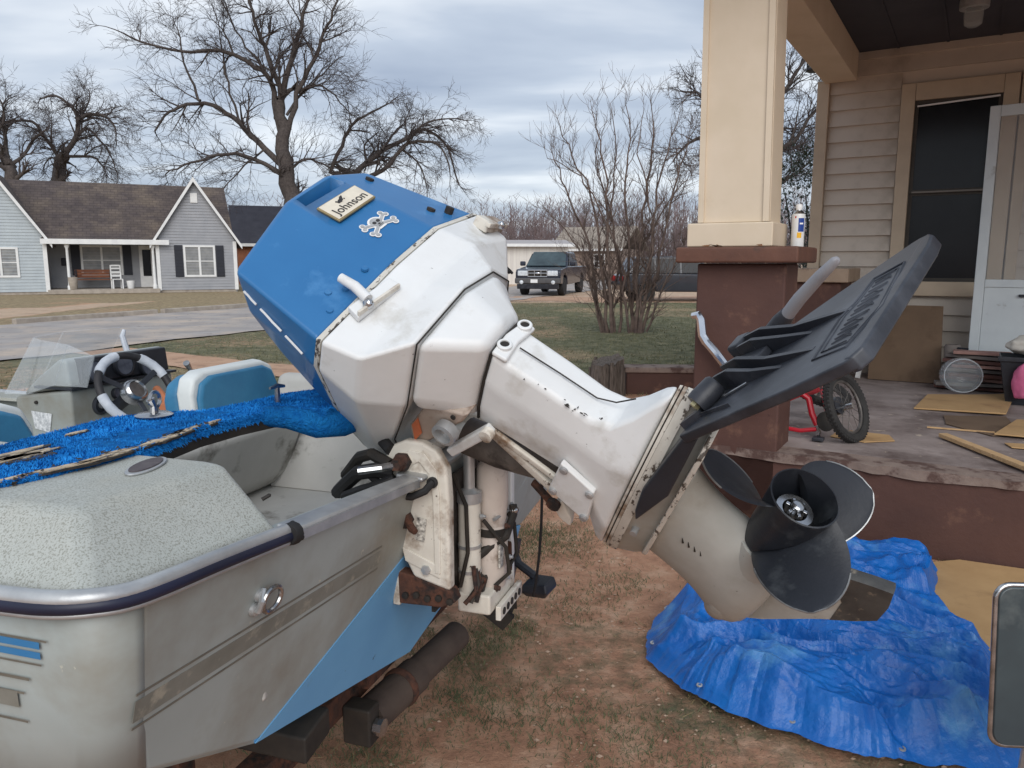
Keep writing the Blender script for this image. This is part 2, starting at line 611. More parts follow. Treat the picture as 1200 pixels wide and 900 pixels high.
# the far kerb of the street, broken where the sandy drive comes out
kb = MB()
for (t0, t1) in ((16.5, 20.4), (20.6, 24.8), (25.0, 29.4), (29.6, 34.0)):
    p0 = V((-9.3 - 2.9 - .41 * 14 + .41 * t0 - .1, 13.9 + 1.2 - .912 * 14 + .912 * t0, .06))
    p1 = V((-9.3 - 2.9 - .41 * 14 + .41 * t1 - .1, 13.9 + 1.2 - .912 * 14 + .912 * t1, .06))
    kb.beam(p0, p1, .16, .16)
kb.build('kerb', KERBM, recenter=False, bevel=.02, kind='structure')


def blades(name, mat_, spots, hmin, hmax, w, lean=.5, two=False):
    b = MB()
    vs_, fs = [], []
    rnd = random.random
    for (x, y) in spots:
        h = hmin + (hmax - hmin) * rnd()
        a = rnd() * 6.283
        dx, dy = math.cos(a) * w, math.sin(a) * w
        l = lean * h * (rnd() * 1.4)
        a2 = rnd() * 6.283
        z = gz(x, y)
        n = len(vs_)
        lx, ly = math.cos(a2) * l, math.sin(a2) * l
        if two:
            vs_ += [(x - dx, y - dy, z - .004), (x + dx, y + dy, z - .004), (x + dx * .7 + lx * .35, y + dy * .7 + ly * .35, z + h * .6), (x - dx * .7 + lx * .35, y - dy * .7 + ly * .35, z + h * .6), (x + lx, y + ly, z + h)]
            fs += [(n, n + 1, n + 2, n + 3), (n + 3, n + 2, n + 4)]
        else:
            vs_ += [(x - dx, y - dy, z - .004), (x + dx, y + dy, z - .004), (x + lx, y + ly, z + h)]
            fs.append((n, n + 1, n + 2))
    b.add(vs_, fs)
    me = b.mesh(name, mat_, smooth=False, recalc=False)
    o = bpy.data.objects.new(name, me)
    col.objects.link(o)
    return tag(o, kind='stuff')


def grow_grass():
    rnd = random.random
    lawn, dry = [], []
    while len(lawn) < 34000:
        y = 8 + 21 * rnd() ** 1.5
        x = -6.5 + rnd() * 15
        if (x + 9.3) * -.925 + (y - 13.9) * .38 > -3.2 or (x < -.4 and abs((x + 4.6) * .53 + (y - 10.9) * .85) < .5):
            continue
        g, s, d = cover(x, y)
        if rnd() < g:
            lawn.append((x, y))
        if rnd() < s * .5:
            dry.append((x, y))
    blades('lawn_grass', GRASS, lawn, .015, .05, .007, 1.0)
    tuft = []
    clumps = [(-.20, 2.62, .16, 260), (-.02, 2.75, .11, 150), (-.12, 2.28, .20, 300), (-.42, 2.02, .16, 220), (.15, 2.2, .2, 120), (.42, 2.1, .22, 150), (.2, 3.75, .26, 520), (.02, 3.5, .14, 140),
              (.30, 2.95, .16, 90), (.05, 3.1, .2, 90), (.5, 3.2, .15, 90), (.35, 1.9, .22, 160), (.7, 1.78, .22, 150), (1.6, 3.62, .22, 220), (1.95, 3.5, .2, 180), (2.3, 3.3, .2, 160), (1.25, 3.5, .14, 70),
              (-.1, 4.1, .3, 200), (.5, 4.6, .3, 200), (-1.2, 5.5, .5, 250), (.2, 5.8, .6, 350), (.75, 6.6, .4, 250), (-2.6, 7.2, .5, 300), (-.7, 2.2, .15, 120)]
    for (cx, cy, r_, n) in clumps:
        for i in range(n * 4):
            tuft.append((random.gauss(cx, r_ * .62), random.gauss(cy, r_ * .62)))
    blades('weeds', GRASSD, tuft, .005, .022, .0016, 2.2, True)
    for i in range(16000):
        x, y = -1.6 + rnd() * 4.4, 1.3 + rnd() ** 1.3 * 5.5
        if rnd() < cover(x, y)[1] * 1.6:
            dry.append((x, y))
    for i in range(5000):
        x, y = -7 + rnd() * 4, 8.5 + rnd() * 2.6
        dry.append((x, y))
    blades('dry_grass', STRAW, dry, .004, .028, .0022, 2.4)
    green = []
    for i in range(42000):
        x, y = -1.6 + rnd() * 4.6, 1.3 + rnd() ** 1.2 * 6
        if rnd() < cover(x, y)[0] * .9:
            green.append((x, y))
    blades('short_grass', GRASS, green, .004, .013, .0016, 2.0)
    b = MB()
    for i in range(5200):
        x, y = -1.4 + rnd() * 4, 1.4 + rnd() ** 1.4 * 4.5
        r_ = .002 + .007 * rnd() ** 3
        z = gz(x, y) + r_ * .2
        b.add([(x - r_, y, z), (x + r_ * (1 + rnd()), y, z), (x, y - r_, z), (x, y + r_ * (.6 + rnd()), z), (x, y, z - r_), (x, y, z + r_ * .7)],
              [(0, 2, 5), (2, 1, 5), (1, 3, 5), (3, 0, 5), (2, 0, 4), (1, 2, 4), (3, 1, 4), (0, 3, 4)])
    b.build('pebbles', STONE, recenter=False, smooth=False, kind='stuff')
    lf = MB()
    for i in range(420):
        x, y = -1.4 + rnd() * 4.2, 1.4 + rnd() ** 1.3 * 5
        a, l_ = rnd() * 6.28, .006 + .012 * rnd() ** 2
        z = gz(x, y) + .004
        c_, s_ = math.cos(a) * l_, math.sin(a) * l_
        lf.add([(x - c_, y - s_, z), (x + s_ * .45, y - c_ * .45, z + .003 * rnd()), (x + c_, y + s_, z + .006 * rnd()), (x - s_ * .45, y + c_ * .45, z + .004 * rnd())], [(0, 1, 2, 3)])
    me = lf.mesh('leaf_litter', M('leaf litter', (150, 122, 92), (104, 78, 60), ns=9, rough=.95), smooth=False, recalc=False)
    o = bpy.data.objects.new('leaf_litter', me)
    col.objects.link(o)
    tag(o, kind='stuff')


grow_grass()
# ------------------------------------------------------------------ trees
class Twigs:
    """grows bare limbs: thick ones go to the trunk mesh, thin ones to the branch mesh"""

    def __init__(s, seed, thick=.055, twig=.010, droop=.0, up=.25):
        s.r = random.Random(seed)
        s.a = MB()
        s.b = MB()
        s.thick, s.twig, s.droop, s.up = thick, twig, droop, up

    def tube(s, pts, rs):
        if max(rs) >= s.thick:
            s.a.tube(pts, rs, 7 if max(rs) > .12 else 5, cap=False)
        else:
            s.b.tube(pts, rs, 4 if max(rs) > .03 else 3, cap=False)

    def limb(s, pts, r0, r1, kids, depth, length):
        """smooth a given polyline, add jitter, spawn children along it"""
        P = [V(p) for p in pts]
        fine = []
        for i in range(len(P) - 1):
            a, b_, c, d = P[max(i - 1, 0)], P[i], P[i + 1], P[min(i + 2, len(P) - 1)]
            for k in range(3):
                t = k / 3
                fine.append(.5 * ((2 * b_) + (c - a) * t + (2 * a - 5 * b_ + 4 * c - d) * t * t + (3 * b_ - a - 3 * c + d) * t ** 3))
        fine.append(P[-1])
        n = len(fine)
        seg = (fine[-1] - fine[0]).length / n
        fine = [p + V((s.r.gauss(0, 1), s.r.gauss(0, 1), s.r.gauss(0, 1))) * seg * .10 * (0 < i < n - 1) for i, p in enumerate(fine)]
        rs = [r0 + (r1 - r0) * i / (n - 1) for i in range(n)]
        s.tube(fine, rs)
        for _ in range(kids):
            t = .12 + .88 * s.r.random()
            i = min(int(t * (n - 1)), n - 2)
            d = (fine[i + 1] - fine[i]).normalized()
            s.sprout(fine[i], d, rs[i] * (.35 + .3 * s.r.random()), depth, length * (.6 + .6 * s.r.random()) * (1.15 - .5 * t))
        s.sprout(fine[-1], (fine[-1] - fine[-2]).normalized(), r1 * .8, depth, length * .7)

    def sprout(s, p, d, r, depth, length):
        rr = s.r
        r = max(s.twig, r)
        x, y, _ = frame(d)
        a = rr.random() * 6.283
        ang = .45 + .6 * rr.random()
        d = (d * math.cos(ang) + (x * math.cos(a) + y * math.sin(a)) * math.sin(ang) + V((0, 0, s.up))).normalized()
        n = 4 if depth > 1 else 3
        pts = [V(p)]
        for i in range(n):
            d = (d + V((rr.gauss(0, .22), rr.gauss(0, .22), rr.gauss(0, .18) - s.droop * (i + 1)))).normalized()
            pts.append(pts[-1] + d * length / n)
        rs = [r + (s.twig * .6 - r) * i / n for i in range(n + 1)]
        s.tube(pts, rs)
        if depth > 0:
            for _ in range(rr.randint(5, 7) if depth > 1 else rr.randint(4, 7)):
                t = .15 + .85 * rr.random()
                i = min(int(t * n), n - 1)
                q = pts[i].lerp(pts[i + 1], t * n - i)
                s.sprout(q, (pts[i + 1] - pts[i]).normalized(), rs[i] * .6, depth - 1, length * (.35 + .35 * rr.random()))


def bare_tree(name, label, Y, trunk, r0, r1, limbs, seed, length=3.0, depth=2, kids=9, group='bare trees over the street', droop=.03, twig=.0082, spread=2.2, up=.22):
    base = at(*trunk[0], Y)
    root = thing(name, label, 'tree', (base.x, base.y, 0), 0, group)
    T = Twigs(seed, twig=twig, droop=droop, up=up)

    def loc(px, py, k, off):
        q = at(px, py, Y)
        return V((q.x - base.x, off * k, q.z))
    T.limb([loc(*p, 0, 0) for p in [(trunk[0][0], 345)] + trunk[1:]], r0, r1, 5, depth, length)
    for L_ in limbs:
        pl, ra, kd = L_[0], L_[1] * .82, int((L_[2] if len(L_) > 2 else kids) * 1.5)
        off = (T.r.random() - .5) * 2 * spread
        m = len(pl) - 1
        T.limb([loc(*p, off, i / m) for i, p in enumerate(pl)], ra, max(.018, ra * .25), kd, depth, length)
    T.a.build('trunk', BARK, root, ang=80)
    T.b.build('branches', TWIG, root, ang=180)
    return root


bare_tree('pecan_tree', 'tall wide bare tree rising behind the blue outboard cowl and beside the grey house', 46,
          [(347, 330), (343, 250), (337, 215), (333, 185), (330, 150), (327, 118)], .62, .30,
          [([(335, 195), (310, 175), (285, 150), (262, 130), (235, 118), (205, 122), (185, 133), (172, 150)], .24, 12),
           ([(330, 160), (322, 120), (318, 95), (300, 80), (275, 65), (250, 60), (215, 62), (180, 55), (150, 42)], .22, 13),
           ([(328, 130), (335, 90), (345, 60), (352, 30), (358, 5), (365, -25)], .24, 12),
           ([(329, 115), (318, 70), (305, 40), (300, 10), (295, -25)], .2, 12),
           ([(338, 150), (350, 110), (368, 70), (380, 40), (392, 15), (400, -15)], .2, 13),
           ([(336, 135), (355, 105), (375, 100), (395, 115), (408, 132)], .11, 10),
           ([(334, 208), (310, 192), (280, 182), (250, 185), (220, 195), (200, 206)], .18, 12),
           ([(338, 200), (355, 185), (375, 190), (393, 205)], .12, 9),
           ([(235, 118), (225, 100), (212, 70), (205, 40), (195, 15)], .11, 9),
           ([(285, 150), (270, 110), (262, 75), (258, 40), (250, 8)], .10, 10),
           ([(318, 95), (295, 60), (280, 30), (270, 0)], .1, 9),
           ([(350, 110), (372, 90), (385, 75), (400, 62)], .08, 8),
           ([(310, 175), (290, 195), (270, 215), (262, 238)], .08, 8)], 11, 2.7, 2)
bare_tree('crooked_tree', 'low crooked bare tree with arching limbs to the right of the tall pecan', 52,
          [(440, 330), (432, 260), (420, 215), (410, 205)], .45, .3,
          [([(410, 205), (390, 202), (404, 172), (416, 150), (440, 137), (462, 128)], .2, 10),
           ([(416, 204), (430, 190), (448, 176), (484, 155), (502, 152), (524, 172), (536, 214)], .24, 16),
           ([(420, 212), (452, 200), (472, 176), (500, 168), (520, 178), (530, 205)], .2, 12),
           ([(448, 176), (458, 158), (470, 140), (478, 118)], .12, 10),
           ([(484, 155), (500, 143), (525, 138), (552, 140)], .11, 11),
           ([(430, 190), (425, 168), (440, 150)], .12, 9),
           ([(472, 176), (490, 190), (500, 215), (502, 235)], .1, 9)], 23, 2.2, 2, droop=.07)
bare_tree('spreading_tree', 'bare tree with drooping limbs standing behind the grey house roof', 54,
          [(69, 330), (69, 215), (71, 192), (76, 181)], .48, .36,
          [([(76, 181), (89, 160), (92, 140), (85, 126), (66, 113), (48, 116)], .24, 12),
           ([(91, 142), (107, 135), (128, 138), (142, 152), (146, 172)], .17, 13),
           ([(77, 183), (107, 184), (116, 192), (124, 208)], .14, 11),
           ([(70, 186), (60, 165), (46, 145), (24, 148), (8, 160)], .18, 11),
           ([(86, 166), (100, 150), (115, 162), (128, 180), (138, 206)], .14, 12),
           ([(92, 140), (97, 122), (95, 108), (88, 98)], .1, 8),
           ([(71, 190), (58, 184), (45, 190), (38, 205)], .1, 8)], 37, 2.2, 2, droop=.06)
bare_tree('corner_tree', 'bare tree at the far left edge behind the house gable', 50,
          [(14, 330), (14, 215), (12, 200), (8, 188)], .42, .3,
          [([(8, 188), (3, 172), (-4, 150), (-16, 120), (-30, 100)], .2, 12),
           ([(12, 196), (24, 178), (30, 160), (44, 146)], .16, 10),
           ([(6, 182), (-14, 176), (-30, 180)], .14, 8),
           ([(-2, 158), (6, 138), (4, 118), (-4, 100)], .12, 9)], 41, 2.2, 2, droop=.05)
bare_tree('porch_side_tree', 'bare tree seen on both sides of the cream porch column', 38,
          [(885, 330), (884, 260), (880, 215), (878, 180)], .42, .28,
          [([(880, 200), (862, 175), (845, 160), (825, 158), (806, 170), (796, 185)], .16, 12),
           ([(878, 185), (860, 150), (842, 120), (825, 100), (808, 95)], .17, 13),
           ([(878, 180), (872, 140), (860, 95), (850, 60)], .18, 10),
           ([(880, 190), (905, 180), (924, 168), (936, 146), (954, 116), (950, 86)], .17, 14),
           ([(878, 175), (895, 140), (915, 105), (935, 75), (945, 45)], .17, 13),
           ([(884, 225), (910, 215), (930, 200), (948, 185)], .12, 12),
           ([(882, 215), (855, 205), (830, 200), (812, 210)], .12, 11),
           ([(924, 168), (940, 175), (952, 165)], .08, 8)], 53, 2.0, 2, droop=.02, twig=.009)


def shrub():
    Y = 15.5
    base = at(732, 388, Y)
    root = thing('crape_myrtle', 'bare many stemmed shrub on the lawn in front of the parked pickup', 'shrub', (base.x, base.y, 0))
    T = Twigs(5, thick=.018, twig=.0032, droop=-.03, up=.5)

    def loc(px, py, off):
        q = at(px, py, Y)
        return V((q.x - base.x, off, q.z))
    stems = [([(708, 390), (700, 340), (690, 290), (668, 235), (655, 200), (645, 172)], .034), ([(712, 390), (706, 330), (700, 280), (690, 225), (668, 185), (655, 150)], .036),
             ([(716, 390), (713, 330), (712, 270), (706, 215), (700, 170), (690, 135)], .038), ([(720, 391), (716, 350), (708, 300), (716, 240), (724, 180), (716, 120)], .034),
             ([(740, 390), (738, 330), (735, 270), (733, 215), (740, 160), (735, 105)], .036), ([(744, 391), (746, 330), (750, 270), (757, 215), (762, 165), (758, 120)], .042),
             ([(748, 390), (756, 340), (762, 285), (768, 225), (778, 180), (790, 140)], .040), ([(752, 389), (764, 335), (775, 280), (785, 225), (798, 185), (806, 160)], .034),
             ([(736, 390), (730, 340), (722, 290), (690, 230), (672, 205), (640, 190)], .028), ([(742, 390), (742, 345), (748, 300), (780, 245), (800, 215), (812, 205)], .028),
             ([(710, 390), (698, 345), (684, 305), (664, 270), (640, 245)], .024), ([(756, 388), (772, 345), (788, 300), (800, 265)], .024), ([(726, 390), (728, 335), (722, 280), (712, 230), (698, 190), (704, 150)], .030),
             ([(750, 390), (748, 345), (760, 295), (758, 240), (745, 185), (748, 140)], .030), ([(714, 390), (720, 345), (728, 300), (740, 250)], .022), ([(705, 391), (694, 352), (690, 318), (680, 280)], .02)]
    for pl, r_ in stems:
        off = (T.r.random() - .5) * 1.3
        m = len(pl) - 1
        T.limb([loc(*p, .25 * off + off * i / m) for i, p in enumerate(pl)], r_ * 1.05, .006, 24, 1, .78)
    T.a.build('stems', SHRUBB, root, ang=80)
    T.b.build('branches', SHRUBB, root, ang=180)


shrub()


def brush_line():
    """the far winter wood: one brown mass of thin stems"""
    rr = random.Random(3)
    b = MB()
    vs_, fs = [], []

    def sl(p, q, w):
        d = V(q) - V(p)
        n = len(vs_)
        vs_.extend([(p[0] - w, p[1], p[2]), (p[0] + w, p[1], p[2]), (q[0], q[1], q[2])])
        fs.append((n, n + 1, n + 2))
        vs_.extend([(p[0], p[1] - w, p[2]), (p[0], p[1] + w, p[2]), (q[0], q[1], q[2])])
        fs.append((n + 3, n + 4, n + 5))
    for i in range(3000):
        x = -75 + 135 * rr.random()
        y = 70 + 34 * rr.random()
        k = 1 + .35 * noise.noise(V((x * .07, y * .03, 0)))
        if -38 < x < -6:
            k *= .95
        h = (3.6 + 4.6 * rr.random()) * k
        tip = (x + rr.gauss(0, .6), y, h)
        sl((x, y, 0), tip, .055)
        for j in range(13):
            t = .2 + .78 * rr.random()
            p = (x + (tip[0] - x) * t, y, h * t)
            l = h * .33 * (1.15 - t)
            q = (p[0] + rr.gauss(0, l * .75), p[1] + rr.gauss(0, l * .5), p[2] + l * (.5 + .8 * rr.random()))
            sl(p, q, .028)
            for m_ in range(2):
                t2 = rr.random()
                p2 = tuple(p[a] + (q[a] - p[a]) * t2 for a in range(3))
                sl(p2, (p2[0] + rr.gauss(0, .5), p2[1], p2[2] + .2 + .7 * rr.random()), .02)
    b.add(vs_, fs)
    me = b.mesh('far_wood', TWIGB, smooth=False, recalc=False)
    o = bpy.data.objects.new('far_wood', me)
    col.objects.link(o)
    tag(o, kind='stuff')


brush_line()

LEAFD = M('dark evergreen leaves', (58, 70, 54), (92, 104, 92), ns=14, rough=.5)


def evergreen(cx, cy, w, h, n, seed):
    rr = random.Random(seed)
    root = thing('evergreen_shrub', 'dark leafy evergreen growing between the porch column and the siding corner', 'shrub', (cx, cy, 0))
    t = MB()
    for i in range(5):
        a = rr.random() * 6.28
        t.tube([(0, 0, 0), (.2 * w * math.cos(a), .2 * w * math.sin(a), h * .4), (.4 * w * math.cos(a + .5), .4 * w * math.sin(a + .5), h * .8)], [.03, .02, .008], 5)
    t.build('stems', BARK, root)
    lv = MB()
    clumps = [(rr.gauss(0, w * .3), rr.gauss(0, w * .3), h * (.15 + .8 * rr.random())) for _ in range(60)]
    for i in range(n):
        c = clumps[rr.randrange(60)]
        k = 1.1 - .5 * c[2] / h
        p = V((c[0] * k + rr.gauss(0, .09), c[1] * k + rr.gauss(0, .09), c[2] + rr.gauss(0, .09)))
        d = V((rr.gauss(0, 1), rr.gauss(0, 1), rr.gauss(.3, 1))).normalized()
        x, y, _ = frame(d)
        l = .03 + .03 * rr.random()
        lv.add([p, p + d * l * .5 + x * l * .28, p + d * l + y * l * .1, p + d * l * .5 - x * l * .28], [(0, 1, 2, 3)])
    me = lv.mesh('leaves', LEAFD, smooth=False, recalc=False)
    piece('leaves', me, root)['kind'] = 'stuff'


evergreen(3.35, 8.9, 1.0, 2.75, 5200, 8)


# ------------------------------------------------------------------ the grey house over the road
HWALL = M('pale blue grey siding', (178, 186, 190), (166, 174, 179), ns=2, rough=.7)
HWALL2 = M('grey siding', (156, 157, 161), (144, 146, 151), ns=2, rough=.7)
TRIMW = M('white house trim', (228, 228, 226), (214, 214, 214), ns=4, rough=.6)
SHUT = M('dark shutters', (42, 44, 54), (36, 38, 46), ns=6, rough=.6)
CURT = M('curtained window glass', (146, 146, 144), (120, 122, 124), ns=3, rough=.2)
BROWNW = M('brown bench wood', (134, 82, 54), (108, 64, 44), ns=6, rough=.7)


def shingle_mat():
    m = M('brown grey shingles', (96, 86, 82), (78, 70, 70), ns=2.2, rough=.95, dirt=(112, 100, 90), ds=.8, dth=.55, dsoft=.1)
    nt = m.node_tree
    b = nt.nodes['Principled BSDF']
    br = nt.nodes.new('ShaderNodeTexBrick')
    br.inputs['Scale'].default_value = 1
    br.inputs['Brick Width'].default_value = .3
    br.inputs['Row Height'].default_value = .15
    br.inputs['Mortar Size'].default_value = .012
    br.inputs['Color1'].default_value = (1, 1, 1, 1)
    br.inputs['Color2'].default_value = (.72, .72, .72, 1)
    br.inputs['Mortar'].default_value = (.45, .45, .45, 1)
    tc = nt.nodes.new('ShaderNodeTexCoord')
    nt.links.new(tc.outputs['Object'], br.inputs[0])
    mx = nt.nodes.new('ShaderNodeMixRGB')
    mx.blend_type = 'MULTIPLY'
    mx.inputs[0].default_value = .8
    src = b.inputs['Base Color'].links[0].from_socket
    nt.links.new(src, mx.inputs[1])
    nt.links.new(br.outputs[0], mx.inputs[2])
    nt.links.new(mx.outputs[0], b.inputs['Base Color'])
    return m


SHING = shingle_mat()


def lap_wall(b, x0, x1, z0, z1, y, step=.13, apex=None):
    """lap siding on the plane y (facing -y); narrows to the apex (x, z) above z1 when given"""
    z = z0
    top = apex[1] if apex else z1
    while z < top - .01:
        zt = min(z + step, top)

        def ext(q):
            if apex and q > z1:
                t = (q - z1) / (apex[1] - z1)
                return x0 + (apex[0] - x0) * t, x1 + (apex[0] - x1) * t
            return x0, x1
        a0, a1 = ext(z)
        c0, c1 = ext(zt)
        b.add([(a0, y - .022, z), (a1, y - .022, z), (c1, y, zt), (c0, y, zt), (a0, y, z), (a1, y, z)], [(0, 1, 2, 3), (4, 5, 1, 0)])
        z += step
    return b


def far_window(root, x0, x1, z0, z1, y, lights=2, shut=0, glass=None):
    f = MB()
    w = .09
    f.box((x0, y - .06, z0), (x1, y + .02, z0 + w)).box((x0, y - .06, z1 - w), (x1, y + .02, z1))
    xs = [x0 + (x1 - x0) * i / lights for i in range(lights + 1)]
    for i, x in enumerate(xs):
        xa = min(max(x - w / 2, x0), x1 - w)
        f.box((xa, y - .058, z0 + w), (xa + w, y + .018, z1 - w))
    for a, c in zip(xs[:-1], xs[1:]):
        f.box((a + w / 2, y - .04, (z0 + z1) / 2 - .02), (c - w / 2, y, (z0 + z1) / 2 + .02))
    o = f.build('window', TRIMW, root, smooth=False)
    for a, c in zip(xs[:-1], xs[1:]):
        MB().box((a + .04, y - .02, z0 + .05), (c - .04, y - .012, z1 - .05)).build('pane', glass or CURT, o, smooth=False)
    for k in ((-1, 1) if shut == 2 else ()):
        xa = x0 - .03 - .36 if k < 0 else x1 + .03
        s_ = MB().box((xa, y - .05, z0), (xa + .36, y - .015, z1))
        for i in range(9):
            zz = z0 + .08 + (z1 - z0 - .16) * i / 9
            s_.beam((xa + .04, y - .056, zz), (xa + .32, y - .056, zz), .02, .05)
        s_.build('shutter', SHUT, root, smooth=False)


def grey_house():
    rot = math.atan2(.435, .9)
    root = thing('grey_house', 'grey clapboard house with two front gables and a deep porch across the street', 'house', (-20.5, 34.2, 0), rot)
    D = 7.5
    # walls
    lap_wall(MB(), -3.4, 0, .12, 2.45, 0, .135, (-1.7, 5.15)).build('wall', HWALL, root, smooth=False)
    lap_wall(MB(), 4.5, 7.9, .12, 2.5, 0, .135, (6.2, 5.2)).build('wall', HWALL2, root, smooth=False)
    lap_wall(MB(), 0, 4.5, .22, 2.5, 1.9, .135).build('wall', HWALL2, root, smooth=False)
    w = MB()
    for x in (-3.4, 7.9):
        w.box((x - .02, 0.01, 0), (x + .02, D, 2.5))
    w.box((-.03, .01, 0), (.0, 1.9, 2.5)).box((4.5, .01, 0), (4.53, 1.9, 2.5)).box((-3.4, D - .05, 0), (7.9, D, 2.5))
    w.build('side_wall', HWALL2, root, smooth=False)
    MB().box((-3.42, .02, 0), (7.92, D, .12)).build('foundation', KERBM, root)
    MB().box((0, -.25, .0), (4.5, 1.9, .2)).build('porch_floor', KERBM, root, bevel=.02)
    # roofs
    rf = MB()
    rf.prism([(-3.4, 0, 2.42), (-3.4, 3.4, 5.2), (-3.4, D, 2.3), (-3.4, D, 2.2), (-3.4, 3.4, 5.08), (-3.4, .0, 2.3)], (11.3, 0, 0))
    rf.prism([(-.1, -.3, 2.4), (-.1, 1.6, 2.98), (-.1, 1.6, 2.9), (-.1, -.3, 2.32)], (4.7, 0, 0))
    rf.build('roof', SHING, root, smooth=False)
    for ax, hw_ in ((-1.7, 1.98), (6.2, 1.98)):
        g = MB()
        for k in (-1, 1):
            z_e, z_a = 2.2, 5.3
            g.prism([(ax, -.25, z_a), (ax + k * hw_, -.25, z_e), (ax + k * hw_, -.25, z_e - .12), (ax, -.25, z_a - .12)], (0, 4.2, 0))
        g.build('roof', SHING, root, smooth=False)
        t = MB()
        for k in (-1, 1):
            t.prism([(ax, -.29, 5.32), (ax + k * 2.02, -.29, 2.2), (ax + k * 2.02, -.29, 2.02), (ax, -.29, 5.10)], (0, .035, 0))
        t.build('rake_trim', TRIMW, root, smooth=False)
        MB().box((ax - .16, -.05, 4.15), (ax + .16, .02, 4.6)).build('gable_vent', TRIMW, root, bevel=.02)
    MB().box((-.12, -.34, 2.2), (5.0, -.26, 2.42)).build('fascia', TRIMW, root)
    MB().box((0, -.25, 2.3), (4.5, 1.9, 2.36)).build('porch_ceiling', TRIMW, root)
    c = MB()
    for x in (-3.4, 0, 4.5, 7.9):
        c.box((x - .08, -.045, .1), (x + .08, .03, 2.4))
    c.build('corner_trim', TRIMW, root, smooth=False)
    far_window(root, -2.35, -1.0, .75, 2.05, 0)
    far_window(root, 5.6, 7.0, .72, 2.2, 0, 2, 2)
    far_window(root, 1.25, 3.0, .8, 2.2, 1.9, 2, 2)
    # door
    d = MB().box((3.72, 1.84, .22), (4.36, 1.9, 2.2)).build('door', TRIMW, root, smooth=False)
    MB().box((3.86, 1.82, .75), (4.22, 1.845, 2.0)).build('pane', GLASSD, d, smooth=False)
    MB().ball((4.30, 1.8, 1.1), .03).build('handle', STEEL, d)
    for x in (.85, 4.30):
        p = MB().lathe([(.10, .2), (.10, .35), (.065, .42), (.055, 2.0), (.10, 2.1), (.10, 2.3)], (x, -.1, 0), (0, 0, 1), 10)
        p.build('porch_post', TRIMW, root)
    MB().box((.45, 1.8, 1.25), (.68, 1.9, 1.6)).build('mailbox', SHUT, root, bevel=.03)

    def place(q):
        return Matrix.Translation((-20.5, 34.2, 0)) @ Matrix.Rotation(rot, 4, 'Z') @ V(q)
    # bench, chair and pots on the porch
    b = thing('porch_bench', 'brown slatted bench under the porch window of the grey house', 'bench', place((1.75, .9, .2)), rot)
    for i in range(3):
        MB().box((-.75, -.22 + i * .14, .40), (.75, -.1 + i * .14, .43)).build('slat', BROWNW, b, smooth=False)
        MB().box((-.75, .22, .5 + i * .13), (.75, .245, .61 + i * .13)).build('slat', BROWNW, b, smooth=False)
    for x in (-.7, .7):
        MB().box((x - .03, -.22, 0), (x + .03, -.16, .40)).build('leg', SHUT, b, smooth=False)
        MB().box((x - .03, .18, 0), (x + .03, .219, .86)).build('leg', SHUT, b, smooth=False)
        MB().box((x - .035, -.24, .60), (x + .035, .18, .64)).build('arm', SHUT, b, smooth=False)
    c = thing('porch_chair', 'white ladder back chair on the porch beside the brown bench', 'chair', place((2.72, .45, .2)), rot + .2)
    MB().box((-.22, -.22, .42), (.22, .22, .45)).build('seat', TRIMW, c, smooth=False)
    for x in (-.2, .2):
        for y in (-.2, .2):
            MB().box((x - .025, y - .025, 0), (x + .025, y + .025, .42 if y < 0 else 1.08)).build('leg', TRIMW, c, smooth=False)
    for z in (.55, .72, .89, 1.02):
        MB().box((-.175, .18, z), (.175, .2, z + .07)).build('slat', TRIMW, c, smooth=False)
    for i, (x, y, r_, h, lab) in enumerate(((3.28, .35, .17, .36, 'white bucket on the porch to the right of the white chair'), (.98, -.12, .19, .55, 'tall pale urn at the foot of the left porch post'))):
        p = MB().lathe([(r_ * .75, 0), (r_ * .8, .02), (r_, h * .75), (r_ * 1.05, h), (r_ * .95, h), (r_ * .9, h * .7), (.01, h * .6)], place((x, y, .2)), (0, 0, 1), 14)
        p.build('bucket' if i == 0 else 'urn', TRIMW if i == 0 else KERBM, label=lab, cat='bucket' if i == 0 else 'planter')


grey_house()

BRICKM = M('orange brick', (150, 98, 70), (128, 80, 58), ns=3, rough=.9)
ROOFD = M('dark slate roof', (66, 66, 74), (54, 54, 62), ns=2, rough=.95)


def simple_house(name, label, c, rot, w, d, h, rise, wallm, roofm, win=True):
    root = thing(name, label, 'house', c, rot)
    MB().box((-w / 2, 0, 0), (w / 2, d, h)).build('wall', wallm, root, smooth=False)
    rf = MB().prism([(-w / 2 - .4, -.4, h), (-w / 2 - .4, d / 2, h + rise), (-w / 2 - .4, d + .4, h), (-w / 2 - .4, d + .4, h - .12), (-w / 2 - .4, d / 2, h + rise - .14), (-w / 2 - .4, -.4, h - .12)], (w + .8, 0, 0))
    rf.build('roof', roofm, root, smooth=False)
    MB().box((-w / 2 - .4, -.45, h - .16), (w / 2 + .4, -.41, h + .02)).build('fascia', TRIMW, root)
    if win:
        for x in (-w * .28, w * .2):
            far_window(root, x - .5, x + .5, .9, 2.1, -.0, 2, 0, GLASSD)
    return root


